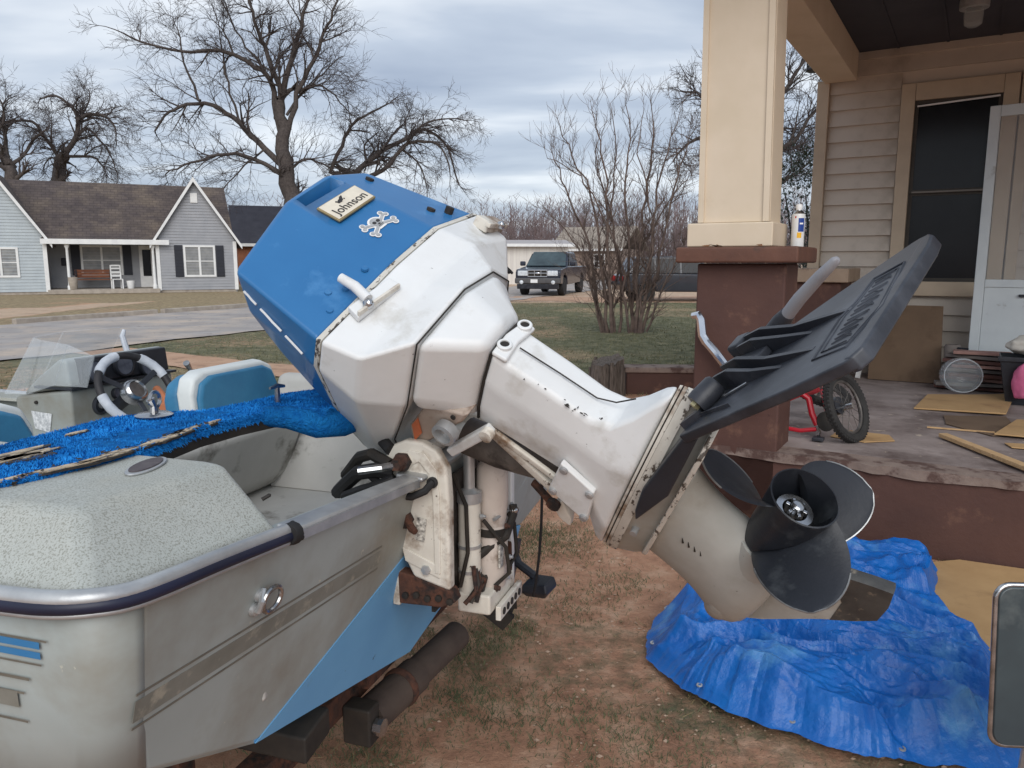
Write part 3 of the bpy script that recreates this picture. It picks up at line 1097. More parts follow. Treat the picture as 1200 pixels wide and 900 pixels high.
simple_house('brick_house', 'orange brick house with a dark roof just right of the grey house', (-13.0, 50.5, 0), .35, 9, 7, 2.55, 2.6, BRICKM, ROOFD)
simple_house('white_garage', 'low white metal garage seen left of the parked pickup', (1.3, 50, 0), .1, 4.6, 6, 2.55, .35, M('white metal siding', (216, 212, 204), (196, 190, 184), ns=1.2, rough=.6, stretch=(6, 6, .2)), M('tin roof', (168, 160, 158), rough=.5), False)
simple_house('tan_roof_house', 'house with a pale tan roof behind the parked pickup', (6.3, 66, 0), -.5, 6.0, 6, 2.5, 2.0, M('grey tan wall', (140, 124, 114), rough=.9), M('pale tan shingles', (158, 148, 136), (138, 128, 118), ns=3, rough=.9))

# ------------------------------------------------------------------ vehicles
NAVYC = M('dark navy car paint', (30, 36, 52), (24, 30, 44), ns=3, rough=.25, coat=.6)
CHARC = M('charcoal car paint', (44, 46, 54), (36, 38, 46), ns=3, rough=.28, coat=.5)
GREYP = M('grey lower body plastic', (86, 84, 84), (70, 70, 72), ns=5, rough=.55)
WSHIELD = M('windscreen glass', (72, 88, 92), (46, 58, 62), ns=1.4, rough=.08, spec=.8)
LAMP = M('headlamp lens', (222, 226, 230), (180, 186, 190), ns=14, rough=.12)
CHROME = M('chrome trim', (214, 216, 220), rough=.12, metal=1)
REDL = M('red tail lamp', (150, 24, 26), rough=.2)


def wheel(root, x, y, r, w):
    t = MB().lathe([(r * .62, -w / 2), (r * .92, -w / 2), (r, -w * .3), (r, w * .3), (r * .92, w / 2), (r * .62, w / 2)], (x, y, r), (1, 0, 0), 22).build('wheel', RUBBER, root)
    MB().lathe([(r * .62, -w * .42), (r * .5, -w * .2), (r * .5, w * .2), (r * .62, w * .42)], (x, y, r), (1, 0, 0), 16).build('rim', STEEL, t)
    return t


def pickup():
    root = thing('pickup_truck', 'dark navy pickup truck parked nose out by the road behind the bare shrub', 'pickup truck', (1.75, 34.6, 0), -math.atan2(.30, .95) + .02)
    W = .97
    # front of the truck looks along -y; 5.6 m long
    side = [(-2.35, .52), (-2.42, .72), (-2.40, 1.02), (-2.28, 1.12), (-1.05, 1.22), (-.9, 1.24), (.95, 1.24), (3.1, 1.24), (3.2, 1.1), (3.2, .55), (2.6, .5), (2.5, .82), (2.2, .98), (1.85, .82), (1.75, .5), (-1.0, .45), (-1.1, .80), (-1.45, .98), (-1.8, .80), (-1.9, .5)]
    b = MB().prism([(-W, y, z) for y, z in side], (2 * W, 0, 0))
    b.build('body', NAVYC, root, bevel=.05, seg=2, ang=25)
    cabp = [(-1.0, 1.2), (-.25, 1.82), (.1, 1.90), (1.15, 1.88), (1.3, 1.22)]
    rings = []
    for y, z in cabp:
        pass
    k = MB()
    lo = [(-W + .03, -1.0, 1.2), (W - .03, -1.0, 1.2), (W - .03, 1.35, 1.2), (-W + .03, 1.35, 1.2)]
    hi = [(-W + .2, -.2, 1.86), (W - .2, -.2, 1.86), (W - .2, 1.2, 1.88), (-W + .2, 1.2, 1.88)]
    k.loft([lo, hi])
    k.build('cab', NAVYC, root, bevel=.05)
    MB().prism([(-W + .10, -.985, 1.24), (W - .10, -.985, 1.24), (W - .25, -.245, 1.83), (-W + .25, -.245, 1.83)], (0, -.022, .026)).build('windshield', WSHIELD, root, smooth=False)
    for s_ in (-1, 1):
        xo = .012 * s_
        MB().prism([(s_ * (W - .045) + xo, -.72, 1.27), (s_ * (W - .165) + xo, -.2, 1.78), (s_ * (W - .165) + xo, .38, 1.78), (s_ * (W - .045) + xo, .38, 1.27)], (.012 * s_, 0, 0)).build('side_window', GLASSD, root, smooth=False)
        MB().prism([(s_ * (W - .045) + xo, .46, 1.27), (s_ * (W - .165) + xo, .46, 1.78), (s_ * (W - .165) + xo, 1.1, 1.78), (s_ * (W - .045) + xo, 1.22, 1.27)], (.012 * s_, 0, 0)).build('side_window', GLASSD, root, smooth=False)
        MB().box((s_ * .42 if s_ > 0 else -.86, -2.46, .84), (.86 if s_ > 0 else -.42, -2.37, 1.06)).build('headlight', LAMP, root, bevel=.03)
        m = MB().box((s_ * 1.0 if s_ > 0 else -1.24, -.75, 1.25), (1.24 if s_ > 0 else -1.0, -.62, 1.45))
        m.build('side_mirror', NAVYC, root, bevel=.04)
        MB().ball((s_ * .68, -2.5, .58), .085, 12, 6, (1, .4, 1)).build('fog_lamp', LAMP, root)
    g = MB().box((-.41, -2.43, .80), (.41, -2.40, 1.08)).build('grille', DARKM, root)
    for z in (.80, .94, 1.06):
        MB().box((-.42, -2.475, z), (.42, -2.43, z + .03)).build('grille_bar', CHROME, g, bevel=.008)
    for x in (-.42, -.14, .14, .40):
        MB().box((x, -2.47, .83), (x + .025, -2.432, 1.06)).build('grille_bar', CHROME, g)
    MB().ball((0, -2.478, .955), .075, 12, 6, (1.4, .25, .55)).build('emblem', CHROME, g)
    MB().prism([(-.98, -2.5, .52), (.98, -2.5, .52), (.98, -2.5, .76), (-.98, -2.5, .76)], (0, .16, 0)).build('bumper', GREYP, root, bevel=.05)
    MB().box((-.28, -2.52, .56), (.02, -2.505, .70)).build('number_plate', TRIMW, root)
    MB().prism([(-.9, -2.42, .30), (.9, -2.42, .30), (.9, -2.46, .51), (-.9, -2.46, .51)], (0, .12, 0)).build('air_dam', BLACKP, root, bevel=.03)
    for x in (-.82, .82):
        for y in (-1.45, 2.18):
            wheel(root, x, y, .39, .27)


pickup()


def estate():
    root = thing('parked_car', 'dark charcoal estate car parked on the grass behind the bare shrub and porch pillar', 'car', (6.1, 28.6, 0), R(96))
    W = .9
    side = [(-2.2, .4), (-2.28, .7), (-2.1, .86), (-1.1, .98), (1.9, 1.02), (2.2, .95), (2.3, .6), (2.2, .4), (1.75, .36), (1.68, .6), (1.4, .72), (1.12, .6), (1.05, .36), (-1.05, .34), (-1.12, .6), (-1.4, .72), (-1.68, .6), (-1.75, .36)]
    MB().prism([(-W, y, z) for y, z in side], (2 * W, 0, 0)).build('body', CHARC, root, bevel=.05, ang=25)
    k = MB().loft([[(-W + .03, -1.15, .97), (W - .03, -1.15, .97), (W - .03, 2.1, .99), (-W + .03, 2.1, .99)], [(-W + .2, -.4, 1.62), (W - .2, -.4, 1.62), (W - .2, 1.75, 1.60), (-W + .2, 1.75, 1.60)]])
    k.build('cabin', CHARC, root, bevel=.05)
    for s_ in (-1, 1):
        for (a, c, a1, c1) in ((-.85, .1, -.36, .1), (.18, 1.05, .18, 1.05), (1.12, 1.9, 1.12, 1.66)):
            MB().prism([(s_ * (W - .035), a, 1.03), (s_ * (W - .175), a1, 1.54), (s_ * (W - .175), c1, 1.54), (s_ * (W - .035), c, 1.03)], (.02 * s_, 0, 0)).build('side_window', GLASSD, root, smooth=False)
        MB().box((.5 * s_ - .2, -2.31, .66), (.5 * s_ + .2, -2.2, .8)).build('headlight', LAMP, root, bevel=.03)
        MB().box((.62 * s_ - .14, 2.22, .72), (.62 * s_ + .14, 2.31, .92)).build('tail_light', REDL, root, bevel=.02)
    MB().prism([(-W + .12, -1.14, 1.01), (W - .12, -1.14, 1.01), (W - .26, -.44, 1.58), (-W + .26, -.44, 1.58)], (0, -.022, .026)).build('windshield', WSHIELD, root, smooth=False)
    MB().box((-W, -2.34, .36), (W, -2.2, .58)).build('bumper', GREYP, root, bevel=.05)
    for x in (-.78, .78):
        for y in (-1.4, 1.4):
            wheel(root, x, y, .33, .22)


estate()

# stump and low wall on the lawn edge
def stump():
    root = thing('wooden_stump', 'split grey weathered wooden stump beside the low brown wall', 'stump', (1.0, 8.05, 0))
    n = 22
    rr = random.Random(4)
    prof = [1 + .10 * rr.gauss(0, 1) for _ in range(n)]
    rings = []
    for z, k in ((-.05, 1.12), (.1, 1.04), (.25, 1.0), (.34, .97)):
        rings.append([(.17 * k * prof[i] * math.cos(6.283 * i / n), .17 * k * prof[i] * math.sin(6.283 * i / n), z) for i in range(n)])
    rings.append([(.165 * prof[i] * math.cos(6.283 * i / n), .165 * prof[i] * math.sin(6.283 * i / n), .38 + .06 * math.cos(6.283 * i / n - .6) + .02 * rr.gauss(0, 1)) for i in range(n)])
    rings.append([(.06 * math.cos(6.283 * i / n), .06 * math.sin(6.283 * i / n), .36) for i in range(n)])
    MB().loft(rings).build('wood', GREYWOOD, root, ang=50)
    for i in range(7):
        a = 6.283 * i / 7 + .3
        MB().prism([(.165 * math.cos(a) * k, .165 * math.sin(a) * k, 0) for k in (1, 1.14)] + [(.165 * math.cos(a + .22) * k, .165 * math.sin(a + .22) * k, 0) for k in (1.1, .98)], (0, 0, .30 + .12 * rr.random())).build('splinter', GREYWOOD, root)


stump()
lw = thing('low_wall', 'low brown painted wall with a pale cap running behind the stump to the porch pillar', 'wall', (1.22, 8.1, 0), R(-3))
MB().box((0, 0, -.05), (3.2, .22, .24)).build('wall_body', BROWNP, lw, bevel=.01)
for i in range(4):
    MB().box((-.02 + i * .806, -.025, .24), (.78 + i * .806, .245, .30)).build('cap_stone', CONCL, lw, bevel=.012)
# ------------------------------------------------------------------ the near house and its porch
HO = V((.978, 4.105, 0))
HR = R(-31)
HM = Matrix.Translation(HO) @ Matrix.Rotation(HR, 4, 'Z')


def hp(u, w, z):
    return HM @ V((u, w, z))


WW = 3.4          # the wall stands this far behind the pillar front
house = thing('porch_house', 'beige lap sided house with a concrete porch and a cream column on a brown pillar', 'house', HO, HR)


def near_house():
    H = house
    MB().box((.02, .0, -.1), (5.5, WW, .40)).build('porch_base', BROWNP, H, bevel=.01)
    # the worn slab edge: chipped lip
    b = MB()
    rr = random.Random(2)
    n = 90
    for i in range(n):
        pass
    top = []
    bot = []
    xs = [.0 + 5.5 * i / n for i in range(n + 1)]
    for x in xs:
        j = .012 * rr.gauss(0, 1) + .02 * noise.noise(V((x * 2.3, 0, 5)))
        top.append((x, -.012 + j, .43))
        bot.append((x, -.010 + .6 * j, .385 + .012 * noise.noise(V((x * 3.1, 2, 5)))))
    back = [(x, .16, .43) for x in xs]
    m = n + 1
    b.add(bot + top + back, [(i, i + 1, m + i + 1, m + i) for i in range(n)] + [(m + i, m + i + 1, 2 * m + i + 1, 2 * m + i) for i in range(n)])
    b.build('slab_lip', CONCL, H, ang=60)
    MB().box((0.0, .155, .401), (5.5, WW, .431)).build('porch_floor', CONC, H)
    # pillar
    p = MB().box((0, 0, -.1), (.455, .30, 1.395)).build('pillar', BROWNP, H, bevel=.012, seg=2)
    MB().box((-.093, -.085, 1.397), (.525, .42, 1.478)).build('pillar_cap', BROWNC, H, bevel=.012, seg=2)
    MB().box((-.062, -.0, 1.48), (.380, .34, 1.602)).build('column_base', CREAM, H, bevel=.008)
    c = MB()
    lo = [(-.012, .035, 1.604), (.350, .035, 1.604), (.350, .30, 1.604), (-.012, .30, 1.604)]
    hi = [(-.034, .055, 3.2), (.318, .055, 3.2), (.318, .30, 3.2), (-.034, .30, 3.2)]
    c.loft([lo, hi]).build('column', CREAM, H, bevel=.004)
    for (a, bb) in (((-.012, .03), (-.034, .05)), ((.322, .03), (.290, .05))):
        t = MB().loft([[(a[0], a[1] - .008, 1.606), (a[0] + .03, a[1] - .008, 1.606), (a[0] + .03, a[1] + .004, 1.606), (a[0], a[1] + .004, 1.606)],
                       [(bb[0], bb[1] - .008, 3.19), (bb[0] + .03, bb[1] - .008, 3.19), (bb[0] + .03, bb[1] + .004, 3.19), (bb[0], bb[1] + .004, 3.19)]])
        t.build('corner_board', CREAM, H, smooth=False)
    t = MB().loft([[(.352, .036, 1.606), (.356, .036, 1.606), (.356, .07, 1.606), (.352, .07, 1.606)], [(.32, .056, 3.19), (.324, .056, 3.19), (.324, .09, 3.19), (.32, .09, 3.19)]])
    t.build('corner_board', CREAM, H, smooth=False)
    # beams, ceiling, roof
    MB().box((.0, .50, 2.93), (.26, WW - .02, 3.22)).build('beam', CREAM, H, bevel=.008)
    MB().box((-.03, -.02, 2.93), (5.6, .44, 3.22)).build('beam', CREAM, H, bevel=.008)
    MB().box((.262, .442, 3.16), (5.6, WW, 3.2)).build('porch_ceiling', CEIL, H)
    for i in range(14):
        x = .55 + i * .36
        MB().box((x, .445, 3.152), (x + .02, WW - .01, 3.159)).build('ceiling_batten', CEIL, H, smooth=False)
    MB().prism([(-.5, -.6, 3.24), (-.5, -.6, 3.34), (-.5, 4.6, 5.2), (-.5, 9.8, 3.34), (-.5, 9.8, 3.24), (-.5, 4.6, 5.08)], (6.6, 0, 0)).build('roof', SHING, H, smooth=False)
    # walls behind the siding
    MB().box((.0, WW + .02, 0), (5.6, WW + .06, 1.22)).build('wall', SIDING, H, smooth=False)
    MB().box((.0, WW + .021, 2.76), (5.6, WW + .061, 3.24)).build('wall', SIDING, H, smooth=False)
    MB().box((.0, WW + .022, 1.22), (.70, WW + .062, 2.76)).build('wall', SIDING, H, smooth=False)
    MB().box((1.34, WW + .023, 1.22), (5.6, WW + .063, 2.76)).build('wall', SIDING, H, smooth=False)
    MB().box((.0, WW + .065, 0), (.04, 9.2, 3.24)).build('side_wall', SIDING, H, smooth=False)
    MB().box((.04, 9.1, 0), (5.6, 9.2, 3.24)).build('back_wall', SIDING, H, smooth=False)
    MB().box((-.055, WW - .04, .40), (.045, WW + .02, 2.95)).build('corner_trim', TAN, H, bevel=.006)
    step = .1335

    def board(width):
        b_ = MB()
        b_.add([(0, .0, step), (width, 0, step), (width, -.027, .010), (0, -.027, .010), (0, -.029, .0), (width, -.029, 0), (0, 0, 0), (width, 0, 0)],
               [(0, 3, 2, 1), (3, 4, 5, 2), (4, 6, 7, 5), (0, 6, 4, 3), (1, 2, 5, 7)])
        return b_.mesh('siding_board', SIDING, smooth=False)
    cache = {}

    def lay(x0, x1, z):
        k = round(x1 - x0, 3)
        if k not in cache:
            cache[k] = board(k)
        piece('siding_board', cache[k], H, (x0, WW + .018, z))
    for i in range(21):
        z = .43 + i * step
        if z + step < 1.20:
            lay(.047, 2.6, z)
        elif z > 2.84:
            lay(.047, 2.6, z)
        else:
            lay(.047, .605, z)
            lay(1.52, 2.6, z)
    # window: trim, sashes, panes
    w = MB()
    w.box((.61, WW - .03, 1.12), (.715, WW + .03, 2.86)).box((1.335, WW - .03, 1.12), (1.44, WW + .03, 2.86)).box((.716, WW - .029, 2.72), (1.334, WW + .03, 2.86)).box((.59, WW - .06, 1.12), (1.46, WW - .031, 1.24))
    win = w.build('window', TAN, H, bevel=.006)
    s_ = MB()
    for (z0, z1, y) in ((1.24, 1.98, WW + .012), (1.97, 2.72, WW - .005)):
        s_.box((.716, y, z0), (.745, y + .03, z1)).box((1.305, y, z0), (1.334, y + .03, z1)).box((.746, y + .001, z0), (1.304, y + .029, z0 + .03)).box((.746, y + .001, z1 - .03), (1.304, y + .029, z1))
    s_.build('sash', M('dark sash', (70, 66, 60), (56, 52, 48), ns=9, rough=.6), win, smooth=False)
    MB().box((.73, WW + .02, 1.25), (1.32, WW + .028, 1.97)).build('pane', GLASSD, win, smooth=False)
    MB().box((.73, WW + .004, 1.98), (1.32, WW + .012, 2.71)).build('pane', GLASSD, win, smooth=False)
    MB().box((.74, WW - .022, 1.972), (1.31, WW - .008, 1.986)).build('check_rail', M('grey check rail', (120, 116, 110)), win, smooth=False)
    MB().beam((.735, WW - .018, 2.672), (1.315, WW - .018, 2.70), .012, .012).build('blind_cord', TRIMW, win, smooth=False)
    for i in range(16):
        z = 1.30 + i * .086
        MB().box((.75, WW + .034, z), (1.30, WW + .037, z + .07)).build('blind_slat', M('dark blind', (46, 46, 48), rough=.6) if i == 0 else bpy.data.materials['dark blind'], win, smooth=False)
    # step below the door
    MB().box((1.12, 2.85, .431), (2.6, WW, .64)).build('door_step', CONC, H, bevel=.012)
    MB().box((1.452, WW - .028, .64), (1.53, WW + .03, 2.88)).build('door_trim', TAN, H, bevel=.006)
    # second pier under the house corner
    MB().box((-.02, 2.66, .431), (.34, 3.26, 1.238)).build('rear_pier', BROWNP, H, bevel=.01)
    MB().box((-.06, 2.60, 1.24), (.40, 3.3, 1.352)).build('pier_cap', M('greyish tan paint', (168, 148, 128), (152, 132, 114), ns=6, rough=.7, dirt=(110, 90, 76), ds=9, dth=.64), H, bevel=.01)


near_house()

# storm door standing open in front of the wall
d = thing('storm_door', 'white storm door with a glass upper half and solid lower panel on the porch step', 'door', hp(1.255, 3.0, .64), HR - .12)
DW = M('white door paint', (206, 214, 216), (192, 200, 204), ns=3, rough=.5, dirt=(150, 150, 146), ds=6, dth=.68)
MB().box((0, 0, .05), (.07, .035, 1.92)).build('stile', DW, d, bevel=.005)
MB().box((.78, 0, .05), (.85, .035, 1.92)).build('stile', DW, d, bevel=.005)
MB().box((.071, .001, 1.84), (.779, .034, 1.92)).build('rail', DW, d, bevel=.005)
MB().box((.071, .001, .57), (.779, .034, .63)).build('rail', DW, d, bevel=.005)
MB().box((.071, .008, .05), (.779, .028, .569)).build('panel', DW, d, bevel=.004)
MB().box((.071, .015, .631), (.779, .019, 1.839)).build('pane', M('clear door glass', (200, 205, 208), rough=.05, alpha=.12), d, smooth=False)
MB().box((.30, -.02, .50), (.36, .008, .52)).build('handle', BLACKP, d, bevel=.004)

# porch lantern under the beam
l = thing('porch_lantern', 'black carriage lantern with clear panes hanging under the porch beam', 'lantern', hp(-.075, 3.27, 3.02), HR)
LG = M('lantern glass', (190, 196, 196), rough=.08, alpha=.35)
MB().lathe([(.001, .345), (.02, .33), (.03, .30), (.085, .255), (.09, .245), (.07, .24)], (0, 0, 0), (0, 0, 1), 8).build('roof', BLACKP, l)
MB().tube([(0, 0, .33), (0, .0, .355), (.04, 0, .365), (.099, 0, .33)], .008, 6).build('hanger', BLACKP, l)
MB().lathe([(.06, 0), (.07, .01), (.07, .025), (.05, .03)], (0, 0, 0), (0, 0, 1), 8).build('base', BLACKP, l)
for k in range(4):
    a = R(45 + 90 * k)
    a2 = R(135 + 90 * k)
    p0, q0 = V((.066 * math.cos(a), .066 * math.sin(a), .025)), V((.082 * math.cos(a), .082 * math.sin(a), .245))
    p1, q1 = V((.066 * math.cos(a2), .066 * math.sin(a2), .025)), V((.082 * math.cos(a2), .082 * math.sin(a2), .245))
    MB().tube([p0, q0], .006, 5).build('post', BLACKP, l)
    MB().add([p0, p1, q1, q0], [(0, 1, 2, 3)]).build('pane', LG, l, smooth=False)
    MB().tube([p0.lerp(p1, .02), q1.lerp(p1, .02)], .0035, 4).build('cross_bar', BLACKP, l)
MB().lathe([(.018, .03), (.02, .08), (.012, .13), (.001, .15)], (0, 0, 0), (0, 0, 1), 10).build('bulb', M('frosted bulb', (210, 210, 204), rough=.4), l)

cl = thing('ceiling_light', 'small flush ceiling light with a glass jar under the dark porch ceiling', 'ceiling light', hp(1.11, 2.3, 2.97), HR)
MB().lathe([(.09, .12), (.09, .18), (.05, .185)], (0, 0, 0), (0, 0, 1), 16).build('base', ALU, cl)
MB().lathe([(.055, .12), (.06, .08), (.055, .02), (.03, 0), (.001, 0)], (0, 0, 0), (0, 0, 1), 16).build('glass', LG, cl)

# spray can on the pillar cap
sc = thing('spray_can', 'white and blue spray can standing on the brown pillar cap beside the column', 'spray can', hp(.445, .28, 1.478), HR)
MB().lathe([(.030, 0), (.033, .004), (.033, .165), (.031, .172)], (0, 0, 0), (0, 0, 1), 20).build('can', M('white can print', (222, 222, 220), (206, 208, 208), ns=9, rough=.3), sc)
MB().lathe([(.031, .172), (.022, .186), (.016, .19), (.015, .197)], (0, 0, 0), (0, 0, 1), 18).build('shoulder', STEEL, sc)
MB().lathe([(.016, .193), (.017, .215), (.013, .222), (.001, .222)], (0, 0, 0), (0, 0, 1), 14).build('nozzle', M('white nozzle', (226, 226, 224), rough=.4), sc)


def can_patch(name, mt, a0, a1, z0, z1, r_=.0334):
    b = MB()
    n = 8
    vs_ = []
    for i in range(n + 1):
        a = R(a0 + (a1 - a0) * i / n)
        vs_ += [(r_ * math.cos(a), r_ * math.sin(a), z0), (r_ * math.cos(a), r_ * math.sin(a), z1)]
    b.add(vs_, [(2 * i, 2 * i + 2, 2 * i + 3, 2 * i + 1) for i in range(n)])
    b.build(name, mt, sc, ang=60)


can_patch('label_band', M('blue print', (24, 62, 140), rough=.35), -78, -20, .080, .150)
can_patch('label_stripe', M('white print', (236, 236, 236), rough=.35), -66, -34, .118, .126, .0337)
can_patch('label_mark', M('yellow print', (230, 176, 40), rough=.35), -86, -46, .048, .076)
can_patch('label_dot', M('red print', (196, 48, 40), rough=.35), -110, -98, .150, .160)

# dry leaves lying on the cap
LEAFB = M('dry brown leaves', (132, 92, 62), (104, 72, 52), ns=30, rough=.9)
for (u, w, a, lab) in ((.06, -.05, .4, 'leftmost curled dry leaf on the front edge of the brown pillar cap'), (.13, -.06, 1.7, 'dry leaf second from the left on the pillar cap, nearest its front edge'), (.10, -.03, 2.6, 'dry leaf tucked behind the other leaves against the column base'), (.33, -.05, .9, 'lone dry leaf near the right end of the pillar cap')):
    s_ = MB()
    s_.add([(-.03, 0, .004), (0, -.016, .0), (.032, 0, .012), (0, .018, .008), (0, 0, .002)], [(0, 1, 4), (1, 2, 4), (2, 3, 4), (3, 0, 4)])
    s_.xf(Matrix.Translation(hp(u, w, 1.48)) @ Matrix.Rotation(a, 4, 'Z'))
    s_.build('dry_leaf', LEAFB, label=lab, cat='leaf', group='dry leaves on the pillar cap')


# ------------------------------------------------------------------ things on the porch
def flat(name, mt, uvs, z, t, label, cat, tilt=0.0, crease=None):
    pts = [V((u, w, z + tilt * i)) for i, (u, w) in enumerate(uvs)]
    b = MB().prism(pts, (0, 0, t)).xf(HM)
    return b.build(name, mt, bevel=.002, label=label, cat=cat)


MB().prism([(.538, 3.17, 1.045), (1.056, 3.17, 1.045), (1.085, 2.98, .432), (.552, 2.98, .432)], (0, -.018, .004)).xf(HM).build('cardboard_sheet', KRAFTD, bevel=.003, label='dark brown cardboard panel leaning against the siding under the window', cat='cardboard')
MB().beam((.47, 3.0, .432), (.505, 3.12, .80), .03, .03).xf(HM).build('white_strip', TRIMW, label='white plastic strip leaning at the left edge of the cardboard panel', cat='trim strip')
flat('cardboard_sheet', KRAFT, [(.98, 1.66), (1.03, 2.3), (1.30, 2.42), (1.58, 2.62), (1.50, 1.70)], .436, .010, 'tan flattened cardboard sheet on the porch floor in front of the clear jug', 'cardboard', .002)
flat('cardboard_sheet', KRAFTD, [(1.18, 1.22), (1.16, 1.50), (1.50, 1.66), (1.56, 1.10), (1.42, .98)], .434, .006, 'dark brown cardboard flap lying between two tan sheets', 'cardboard')
flat('cardboard_sheet', KRAFT, [(1.425, .985), (1.55, 1.52), (1.95, 1.68), (1.9, 1.0)], .444, .008, 'tan cardboard sheet at the right edge of the porch floor', 'cardboard')
flat('cardboard_scrap', KRAFT, [(1.50, .70), (1.47, .80), (1.66, .86), (1.7, .72)], .436, .006, 'small tan cardboard scrap beside the wooden lath', 'cardboard')
flat('cardboard_scrap', KRAFT, [(.64, .50), (.66, .72), (.92, .70), (.96, .56), (.82, .44)], .434, .006, 'tan cardboard scrap under the bicycle wheel', 'cardboard')
MB().beam((1.18, .79, .452), (1.60, .10, .455), .05, .022).xf(HM).build('wooden_lath', RAWWOOD, bevel=.003, label='pale wooden lath lying across the porch edge', cat='wood strip')
MB().beam((1.09, 1.05, .439), (1.43, 1.07, .441), .012, .008).xf(HM).build('wooden_stick', RAWWOOD, label='thin pale stick on the porch floor behind the lath', cat='stick')

# clear water jug lying with its base to the viewer
jug = thing('water_jug', 'clear plastic water jug lying on its side by the cardboard panel', 'jug', hp(1.215, 2.62, .432), HR)
JM = M('clear jug plastic', (206, 214, 220), rough=.08, alpha=.24)
ax = V((.15, -1, .10)).normalized()
MB().lathe([(.001, .012), (.03, .014), (.045, .004), (.062, .010), (.085, .0), (.110, .008), (.128, .035), (.130, .07), (.124, .08), (.130, .09), (.130, .15), (.124, .16), (.130, .17), (.128, .26), (.10, .31), (.035, .34), (.03, .38)], V((0, 0, .131)) + ax * .19, -ax, 28).build('jug_body', JM, jug, ang=60)
MB().lathe([(.034, .375), (.034, .40), (.001, .402)], V((0, 0, .131)) + ax * .19, -ax, 14).build('cap', M('blue jug cap', (40, 90, 160), rough=.4), jug)
for r_ in (.122,):
    MB().tube([V((0, 0, .131)) + ax * .192 + V((math.cos(t) * r_, 0, math.sin(t) * r_)) for t in [6.283 * i / 24 for i in range(24)]], .004, 5, closed=True).build('base_ring', M('jug rim highlight', (224, 230, 236), rough=.1, alpha=.35) if 'jug rim highlight' not in bpy.data.materials else bpy.data.materials['jug rim highlight'], jug)

# bin with a pink cloth
bn = thing('black_bin', 'black plastic bin at the right edge of the porch', 'bin', hp(1.64, 2.33, .432), HR)
MB().loft([[(-.13, -.12, 0), (.15, -.12, 0), (.15, .12, 0), (-.13, .12, 0)], [(-.19, -.16, .33), (.21, -.16, .33), (.21, .16, .33), (-.19, .16, .33)], [(-.18, -.15, .33), (.20, -.15, .33), (.20, .15, .33), (-.18, .15, .33)], [(-.12, -.11, .02), (.14, -.11, .02), (.14, .11, .02), (-.12, .11, .02)]]).build('tub', BLACKP, bn, bevel=.008)
MB().box((-.20, -.172, .30), (.22, -.161, .332)).build('rim', BLACKP, bn, bevel=.004)
PINK = M('pink cloth', (206, 110, 146), (186, 90, 128), ns=9, rough=.9, bump=.15, bs=60)


def cloth(name, mt, c, sx, sy, sz, seed, label, cat):
    bm = bmesh.new()
    bmesh.ops.create_icosphere(bm, subdivisions=4, radius=1)
    for v in bm.verts:
        k = 1 + .16 * noise.noise(v.co * 1.7 + V((seed, 0, 0))) + .07 * noise.noise(v.co * 4.5 + V((seed, 3, 0)))
        v.co = V((v.co.x * sx * k, v.co.y * sy * k, max(v.co.z, -.75) * sz * k))
    me = bpy.data.meshes.new(name)
    bm.to_mesh(me)
    bm.free()
    me.materials.append(mt)
    me.polygons.foreach_set('use_smooth', [True] * len(me.polygons))
    o = bpy.data.objects.new(name, me)
    o.location = c
    o.rotation_euler = (0, 0, HR)
    col.objects.link(o)
    return tag(o, label, cat)


cloth('pink_cloth', PINK, hp(1.60, 2.13, .60), .075, .06, .135, 3.0, 'pink cloth hanging over the front of the black bin', 'cloth')
cloth('white_cloth', M('white towel', (214, 210, 200), (190, 184, 174), ns=12, rough=.95, bump=.2), hp(1.66, 2.36, .83), .17, .13, .075, 8.0, 'white towel heaped on top of the black bin', 'towel')

# heap of boards and odds and ends under the door
rr = random.Random(12)
JB = [M('red brown scrap board', (112, 72, 62), (84, 58, 54), ns=5, rough=.85), M('grey scrap board', (126, 118, 112), (98, 92, 90), ns=5, rough=.85), M('faded pink scrap board', (168, 132, 122), (140, 108, 102), ns=5, rough=.85)]
labs = ['dark red scrap board at the bottom of the heap under the storm door', 'grey scrap board low in the heap under the storm door', 'faded pink scrap board in the heap under the storm door', 'dark red scrap board in the middle of the heap', 'grey scrap board tilted in the middle of the heap', 'faded pink scrap board tilted on the heap', 'short dark red scrap board near the top of the heap', 'short grey scrap board near the top of the heap', 'short faded pink scrap board on top of the heap']
for i in range(9):
    z = .452 + i * .034
    l_ = .62 - .03 * i
    c_ = V((1.36 + rr.uniform(-.05, .05), 2.76 + rr.uniform(-.05, .04), z))
    a = rr.uniform(-.25, .25)
    dv = V((math.cos(a), math.sin(a), rr.uniform(-.03, .03))) * l_ / 2
    MB().beam(c_ - dv, c_ + dv, .10 + .05 * rr.random(), .024).xf(HM).build('scrap_board', JB[i % 3], bevel=.003, label=labs[i], cat='scrap board', group='boards heaped under the storm door')
MB().tube([(1.14, 2.93, .66), (1.16, 2.9, .72), (1.19, 2.88, .74), (1.26, 2.87, .735)], .008, 6).xf(HM).build('tap', BLACKP, label='small black tap lying on the door step by the cardboard', cat='tap')
MB().lathe([(.03, 0), (.055, .01), (.06, .10), (.05, .12), (.001, .12)], hp(1.15, 2.93, .64), (0, 0, 1), 12).build('grey_pot', JB[1], label='small grey pot on the door step beside the leaning cardboard', cat='pot')


